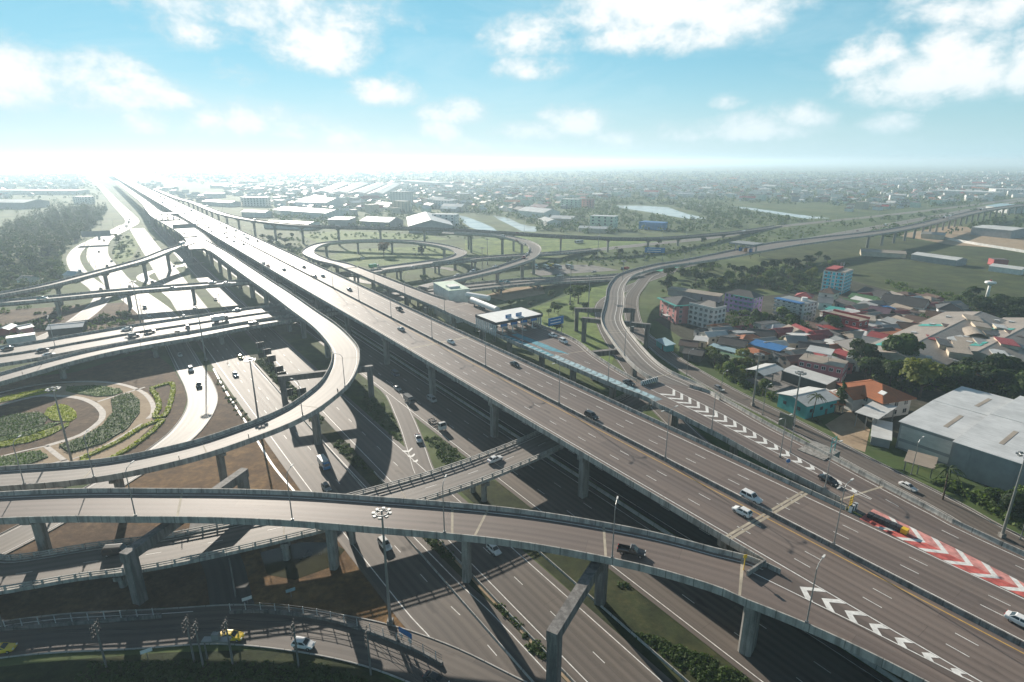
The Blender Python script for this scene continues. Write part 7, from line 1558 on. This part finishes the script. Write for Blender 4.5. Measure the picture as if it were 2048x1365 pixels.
# the concrete barrier below the main viaduct and guard rails by the ground roads
def low_barrier(sq, label, w=.5, h=.9, m='concrete_clean', name='concrete_barrier', kind='road barrier'):
    p = Path([(*S(s, q)[:2], .0, w) for s, q in sq], 6); mb = MB(); sweep(mb, p, [(-1, 0, -.1), (-.6, 0, .35), (-.4, 0, h), (.4, 0, h), (.6, 0, .35), (1, 0, -.1)][::-1]); o = mb.build(name, M[m]); tag(o, label, kind); return o
low_barrier([(-60, 96.4), (400, 96.4), (900, 96.4)], 'long concrete barrier between the lower and the shaded highway')
low_barrier([(-60, 47.6), (110, 45.6), (255, 43.9)], 'low kerb wall along the inner edge of the left highway', .35, .5)
low_barrier([(105, 67.9), (-60, 66.9)], 'low kerb wall along the right edge of the middle highway', .35, .5)
low_barrier([(140, 51.0), (-60, 53.0)], 'low kerb wall along the left edge of the middle highway', .35, .5)
mb = px_path('drain_edge', [(427, 738), (447, 775), (470, 812), (500, 858), (545, 930), (590, 985)], .6, .06, 'white'); tag(mb, 'broken white drain edge running beside the left highway', 'drain')
# fence walls and utility poles along the local road
def fence(pts, label):
    p = Path([(*at(u, v, 0)[:2], 0, .5) for u, v in pts], 2.0); e = empty('roadside_fence', tuple(p.c[0])); tag(e, label, 'fence', 'fences of the local road'); iv = Matrix.Translation(-Vector(p.c[0]))
    mb = MB(); sweep(mb, p, [(-1, 0, -.2), (-1, 0, .8), (1, 0, .8), (1, 0, -.2)][::-1]); o = mb.build('base_wall', M['concrete_dark'], e); o.matrix_parent_inverse = iv
    mb = MB()
    for z in (1.25, 1.75, 2.3): sweep(mb, p, [(0, -.03, z), (0, -.03, z+.06), (0, .03, z+.06), (0, .03, z)][::-1])
    o = mb.build('rail', M['concrete_dark'], e); o.matrix_parent_inverse = iv; d = .2
    while d < p.d[-1]: q = p.pd(d, 0, 0, .78); o = MB().box(-.06, .06, -.06, .06, 0, 1.65).build('post', M['roof_pale_grey'], e); o.location = Vector(q)-Vector(p.c[0]); d += 2.9
fence([(-60, 1270), (0, 1263), (100, 1254), (200, 1246), (324, 1236)], 'left fence on a dark wall beside the shaded local road')
fence([(460, 1228), (520, 1226), (600, 1233), (680, 1248), (760, 1275), (830, 1302), (885, 1332)], 'right fence curving down to the left highway')
um = MB(); um.tube((0, 0, -.3), (0, 0, 9.4), .19, .13, 8); pm_ = um.mesh('pole', M['concrete_dark'])
cm_ = MB().box(-1.2, 1.2, -.07, .07, 0, .16).mesh('crossarm', M['wall_dark']); im_ = MB().tube((0, 0, 0), (0, 0, .35), .07, n=7).mesh('insulator', M['wall_dark'])
UP = []
for k, (u, v, lab) in enumerate(((213, 1335, 'utility pole with crossarms at the far left of the local road'), (389, 1325, 'utility pole left of the transformer'), (407, 1335, 'utility pole right beside another one, by the transformer'), (466, 1330, 'utility pole in front of the yellow taxi'), (598, 1335, 'utility pole in front of the white hatchback'), (742, 1350, 'utility pole below the right fence'), (8, 1262, 'bare pole at the left edge behind the left fence'), (472, 1195, 'pole with a lamp bracket behind the gap between the fences'))):
    p = at(u, v); e = empty('utility_pole', tuple(p), A_MAIN-R(30)); tag(e, lab, 'utility pole', 'utility poles of the local road'); link('pole', pm_, e)
    if k < 6:
        for z in (7.2, 8.1, 9.0):
            ca = link('crossarm', cm_, e, (0, .2, z))
            for x in (-1.05, -.4, .4, 1.05): link('insulator', im_, ca, (x, 0, .14))
        UP.append(p)
p = at(440, 1318); e = empty('transformer', tuple(p)); tag(e, 'grey transformer on a platform between two utility poles', 'transformer'); MB().box(-.6, .6, -.4, .4, 4.4, 5.6).build('tank', M['roof_grey'], e); MB().box(-2.4, 2.4, -.6, .6, 4.1, 4.35).build('platform', M['steel'], e); MB().box(-2.3, -2.1, -.1, .1, -.2, 4.1).build('leg', M['concrete_dark'], e); MB().box(2.1, 2.3, -.1, .1, -.2, 4.1).build('leg', M['concrete_dark'], e)
fn = MB()
for x in (-.5, -.2, .2, .5): fn.box(x-.05, x+.05, .4, .6, 4.5, 5.5)
fn.build('cooling_fin', M['roof_grey'], e)
UP.sort(key=lambda p: p.x)
for k, (dx, z, lab) in enumerate(((-1.0, 9.2, 'outer'), (1.0, 9.2, 'inner'), (-1.0, 8.3, 'middle outer'), (1.0, 7.4, 'lowest inner'))):
    mb = MB(); ext = [UP[0]+Vector((-40, 4, 0))]+UP+[UP[-1]+Vector((30, -22, 0))]
    for a, b in zip(ext, ext[1:]):
        pts = [a+(b-a)*t+Vector((0, dx*.9, z-1.1*4*t*(1-t)*((b-a).length/30))) for t in (0, .2, .4, .6, .8, 1)]
        for p, q in zip(pts, pts[1:]): mb.tube(p, q, .035, n=4, cap=False)
    o = mb.build('power_line', M['black']); tag(o, '%s power line strung between the utility poles' % lab, 'power line', 'power lines of the local road')
e = empty('blue_street_sign', tuple(at(812, 1290)), -.6); tag(e, 'blue street sign on two posts by the right fence', 'road sign'); MB().box(-1.6, 1.6, -.05, .05, 2.2, 3.3).build('panel', M['sign_blue'], e); MB().tube((-1.2, .1, -.1), (-1.2, .1, 3.2), .06, n=6).build('post', M['steel'], e); MB().tube((1.2, .1, -.1), (1.2, .1, 3.2), .06, n=6).build('post', M['steel'], e)
for x in (-1.1, 1.1): MB().box(x-.45, x+.45, -.07, -.03, 1.3, 2.0).build('plate', M['white'], e)
for (u, v, lab, m_) in ((496, 1212, 'white and blue road sign at the start of the right fence', 'white'), (296, 1318, 'long white sign lying tilted beside the local road', 'white'), (583, 1195, 'small pale box on the dark soil above the right fence', 'roof_pale_blue')):
    e = empty('small_roadside_sign' if 'sign' in lab else 'service_box', tuple(at(u, v)), .5); tag(e, lab, 'road sign' if 'sign' in lab else 'box'); MB().box(-.9, .9, -.05, .05, 1.4, 2.1).build('panel', M[m_], e); MB().tube((0, .08, -.1), (0, .08, 2.0), .06, n=6).build('post', M['steel'], e)
# wide billboards seen from behind along the highway island, casting square shadows
for k, (u, v) in enumerate(((522, 702), (536, 716), (545, 730), (560, 752), (566, 764), (578, 800), (605, 798))):
    p = at(u, v); e = empty('dark_island_sign', tuple(p), A_MAIN+R(90)); tag(e, 'black square sign board on the planted island, %s in its row' % ORD[k], 'road sign', 'black sign boards on the highway island'); MB().box(-1.7, 1.7, -.06, .06, 1.4, 4.2).build('panel', M['black'], e); MB().tube((-1.2, .1, -.1), (-1.2, .1, 4), .07, n=6).build('post', M['steel'], e); MB().tube((1.2, .1, -.1), (1.2, .1, 4), .07, n=6).build('post', M['steel'], e)
e = empty('noise_panel', tuple(at(1570, 855)), A_MAIN); tag(e, 'grey corrugated panel standing on the service road edge', 'panel'); b = MB()
for k in range(8): b.box(-2.4+k*.6, -1.84+k*.6, -.1, .1, 0, 4.6)
b.build('sheet', M['steel'], e)
e = empty('roadside_gantry', tuple(S(62, 140.5, 13.9)), A_MAIN+R(90)); tag(e, 'small teal steel sign frame on a pad at the ramp parapet', 'sign frame'); MB().box(-2, 6, -3.4, 3.4, -14.2, .3).build('pad', M['concrete'], e); b = MB()
for x in (-1, 1.2): b.tube((x, 2.4, .3), (x, 2.4, 4.4), .09, n=6)
for z in (2, 3, 4.2): b.tube((-1, 2.4, z), (1.2, 2.4, z), .06, n=6)
b.build('frame', M['wall_teal'], e)
e = empty('roadside_shelter', tuple(S(74, 143, 13.9)), A_MAIN); tag(e, 'little white canopy beside the ramp parapet on the service road', 'shelter'); MB().box(-3, 3, -1.4, 1.4, -3.6, -3.3).build('roof', M['white'], e)
for x in (-2.7, 2.7): MB().box(x-.1, x+.1, -.1, .1, -14, -3.6).build('post', M['steel'], e)
# ------------------------------------------------------------------ sun, sky, haze, camera
SUN_AZ = Vector((-math.sin(R(27)), math.cos(R(27)), 0)); SUN_EL = R(20.5)
sd = bpy.data.lights.new('sun', 'SUN'); sd.energy = 5.0; sd.angle = R(.55); sd.color = (1.0, .91, .79)
so = bpy.data.objects.new('sun', sd); COL.objects.link(so)
dirv = Vector((SUN_AZ.x*math.cos(SUN_EL), SUN_AZ.y*math.cos(SUN_EL), math.sin(SUN_EL)))
so.rotation_euler = dirv.to_track_quat('Z', 'Y').to_euler(); so.location = (-200, 300, 300)

w = bpy.data.worlds.new('World'); scene.world = w; w.use_nodes = True
nt = w.node_tree; nt.nodes.clear()
out = nt.nodes.new('ShaderNodeOutputWorld'); bg = nt.nodes.new('ShaderNodeBackground'); nt.links.new(bg.outputs[0], out.inputs[0])
sky = nt.nodes.new('ShaderNodeTexSky'); sky.sky_type = 'NISHITA'; sky.sun_disc = False
sky.sun_elevation = SUN_EL; sky.sun_rotation = math.atan2(dirv.x, dirv.y); sky.altitude = 0
sky.air_density = 1.0; sky.dust_density = .0; sky.ozone_density = 1.5
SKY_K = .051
def cloud_dir(u, v):
    x = (u-1024)/FOC; y = -(v-682.5)/FOC
    d = Vector((x, CT+y*ST, -ST+y*CT)).normalized(); return math.atan2(d.x, d.y), math.asin(d.z)
tc = nt.nodes.new('ShaderNodeTexCoord'); sp = nt.nodes.new('ShaderNodeSeparateXYZ'); nt.links.new(tc.outputs['Generated'], sp.inputs[0])
az = math_n(nt, 'ARCTAN2', sp.outputs[0], sp.outputs[1]); el = math_n(nt, 'ARCSINE', sp.outputs[2])
# fractal wobble so that the outlines of the clouds break up
ce = nt.nodes.new('ShaderNodeCombineXYZ'); nt.links.new(az, ce.inputs[0]); nt.links.new(math_n(nt, 'MULTIPLY', el, 1.5), ce.inputs[1])
n1 = noise(nt, ce.outputs[0], 9, 9, .6, .25); n2 = noise(nt, ce.outputs[0], 30, 7, .62, .2)
CLOUDS = [(40, 165, 150, 62, 1), (190, 178, 170, 55, 1), (310, 195, 110, 36, .9), (60, 120, 70, 30, .6), (520, 20, 260, 60, .85), (640, 95, 130, 62, 1.1), (690, 45, 80, 42, 1), (400, 60, 120, 40, .6),
          (1050, 85, 100, 45, 1), (1065, 140, 80, 30, .9), (1390, 15, 250, 92, 1.25), (1330, 70, 180, 50, 1.1), (1180, 30, 90, 60, .9), (1735, 125, 80, 55, 1.1), (1800, 172, 150, 55, 1.2), (1890, 110, 80, 65, 1.1),
          (1945, 150, 120, 55, 1.1), (2050, 140, 60, 60, 1.1), (1930, 20, 170, 55, .8), (780, 190, 80, 34, .95), (480, 250, 110, 40, .85), (470, 150, 50, 24, .5), (610, 262, 110, 34, .8), (910, 228, 75, 36, .95), (880, 265, 45, 30, .9),
          (1150, 250, 80, 44, 1.05), (1060, 268, 90, 24, .85), (1350, 272, 70, 24, .85), (1510, 262, 140, 34, .95), (1450, 205, 40, 20, .7), (1600, 240, 70, 34, .85), (290, 250, 50, 30, .8), (680, 278, 60, 22, .8),
          (1230, 282, 60, 20, .8), (1770, 250, 60, 24, .7), (1000, 292, 700, 16, .45), (-150, 150, 120, 60, 1), (2200, 60, 160, 60, 1)]
dens = None; shade = None
for u, v, ru, rv, amp in CLOUDS:
    a0, e0 = cloud_dir(u, v); a1, e1 = cloud_dir(u+ru, v); ra = abs(a1-a0); re_ = rv/FOC*.95
    da = math_n(nt, 'DIVIDE', math_n(nt, 'SUBTRACT', az, a0), ra); de = math_n(nt, 'DIVIDE', math_n(nt, 'SUBTRACT', el, e0), re_)
    neg = math_n(nt, 'MULTIPLY', math_n(nt, 'MINIMUM', de, 0), .55)
    de2 = math_n(nt, 'ADD', de, neg)
    r2_ = math_n(nt, 'ADD', math_n(nt, 'POWER', math_n(nt, 'ABSOLUTE', da), 2), math_n(nt, 'POWER', math_n(nt, 'ABSOLUTE', de2), 2))
    mk = math_n(nt, 'MULTIPLY', math_n(nt, 'SUBTRACT', 1.35, r2_), amp)
    dens = mk if dens is None else math_n(nt, 'MAXIMUM', dens, mk)
    sh = math_n(nt, 'SUBTRACT', .62, math_n(nt, 'MULTIPLY', de, -.38))
dens = math_n(nt, 'MAXIMUM', dens, -.8)
tot = math_n(nt, 'ADD', math_n(nt, 'MULTIPLY', dens, .85), math_n(nt, 'MULTIPLY', math_n(nt, 'SUBTRACT', n1, .5), 3.3))
tot = math_n(nt, 'ADD', tot, math_n(nt, 'MULTIPLY', math_n(nt, 'SUBTRACT', n2, .5), 1.5))
cov = nt.nodes.new('ShaderNodeMapRange'); cov.interpolation_type = 'SMOOTHSTEP'; cov.inputs[1].default_value = -.12; cov.inputs[2].default_value = 1.25
nt.links.new(tot, cov.inputs[0])
thin = nt.nodes.new('ShaderNodeMapRange'); thin.interpolation_type = 'SMOOTHSTEP'; thin.inputs[1].default_value = .2; thin.inputs[2].default_value = 1.5
nt.links.new(tot, thin.inputs[0])
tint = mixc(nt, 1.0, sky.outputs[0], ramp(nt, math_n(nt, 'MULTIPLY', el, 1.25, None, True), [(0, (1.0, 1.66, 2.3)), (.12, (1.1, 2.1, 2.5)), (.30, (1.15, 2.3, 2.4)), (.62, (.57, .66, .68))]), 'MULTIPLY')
cden = nt.nodes.new('ShaderNodeVectorMath'); cden.operation = 'MULTIPLY_ADD'; nt.links.new(tint, cden.inputs[0]); cden.inputs[1].default_value = (.062, .055, .050); cden.inputs[2].default_value = (1, 1, 1)
cdv = nt.nodes.new('ShaderNodeVectorMath'); cdv.operation = 'DIVIDE'; nt.links.new(tint, cdv.inputs[0]); nt.links.new(cden.outputs[0], cdv.inputs[1]); tint = cdv.outputs[0]
cv = nt.nodes.new('ShaderNodeCombineXYZ'); nt.links.new(az, cv.inputs[0]); nt.links.new(math_n(nt, 'MULTIPLY', el, 4.0), cv.inputs[1])
wisp = ramp(nt, noise(nt, cv.outputs[0], 3.2, 8, .62, .6), [(.45, 0.0), (.78, .4)])
tint = mixc(nt, wisp, tint, (9.0, 11.2, 11.8))
ccol = mixc(nt, thin.outputs[0], (8.2, 9.9, 10.5), (13.2, 13.3, 13.2))
col = mixc(nt, math_n(nt, 'MULTIPLY', cov.outputs[0], .93), tint, ccol)
sunw = math_n(nt, 'MULTIPLY_ADD', math_n(nt, 'COSINE', math_n(nt, 'ADD', az, R(27))), .5, .5)
vcol = mixc(nt, math_n(nt, 'POWER', sunw, 3.0), (5.0, 8.9, 10.6), (9.4, 11.2, 11.7))
col = mixc(nt, math_n(nt, 'MULTIPLY', math_n(nt, 'POWER', math_n(nt, 'SUBTRACT', 1, math_n(nt, 'MULTIPLY', math_n(nt, 'MAXIMUM', el, 0), 6.0), None, True), 2.0), .92), col, vcol)
sc_ = nt.nodes.new('ShaderNodeVectorMath'); sc_.operation = 'SCALE'; sc_.inputs['Scale'].default_value = 1.0
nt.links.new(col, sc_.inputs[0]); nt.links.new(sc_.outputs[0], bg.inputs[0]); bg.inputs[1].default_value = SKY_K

mb = MB(); g = 16000
gd = MB(); gd.poly([(-g, -600, 0), (g, -600, 0), (g, 2*g, 0), (-g, 2*g, 0)])
o = gd.build('ground', M['country']); tag(o, None, None, None, 'structure')
mb.box(-g-5, g+5, -620, 2*g+5, -1.2, 106); hz = mb.build('haze', None); tag(hz, None, None, None, 'stuff')
m = bpy.data.materials.new('haze_air'); m.use_nodes = True; hn = m.node_tree; hn.nodes.clear()
ho = hn.nodes.new('ShaderNodeOutputMaterial'); pv = hn.nodes.new('ShaderNodeVolumePrincipled')
pv.inputs['Color'].default_value = (.68, .87, 1.0, 1); pv.inputs['Density'].default_value = HAZE_D; pv.inputs['Anisotropy'].default_value = .38
hn.links.new(pv.outputs[0], ho.inputs['Volume']); hz.data.materials.append(m)

cam = bpy.data.cameras.new('camera'); co = bpy.data.objects.new('camera', cam); COL.objects.link(co); scene.camera = co
cam.sensor_fit = 'HORIZONTAL'; cam.sensor_width = 36; cam.lens = FOC*36/2048
cam.clip_start = 1; cam.clip_end = 60000
co.location = (0, 0, HC); co.rotation_euler = (R(90)-TILT, 0, 0)

scene.view_settings.view_transform = 'Standard'; scene.view_settings.look = 'None'
scene.view_settings.exposure = EXPO; scene.view_settings.gamma = 1
scene.render.engine = 'CYCLES'
cy = scene.cycles; cy.max_bounces = 6; cy.diffuse_bounces = 3; cy.glossy_bounces = 3; cy.transmission_bounces = 4; cy.volume_bounces = 1; cy.transparent_max_bounces = 6
cy.use_denoising = True; cy.caustics_reflective = False; cy.caustics_refractive = False; cy.sample_clamp_indirect = 6
try: cy.denoiser = 'OPENIMAGEDENOISE'
except Exception: pass
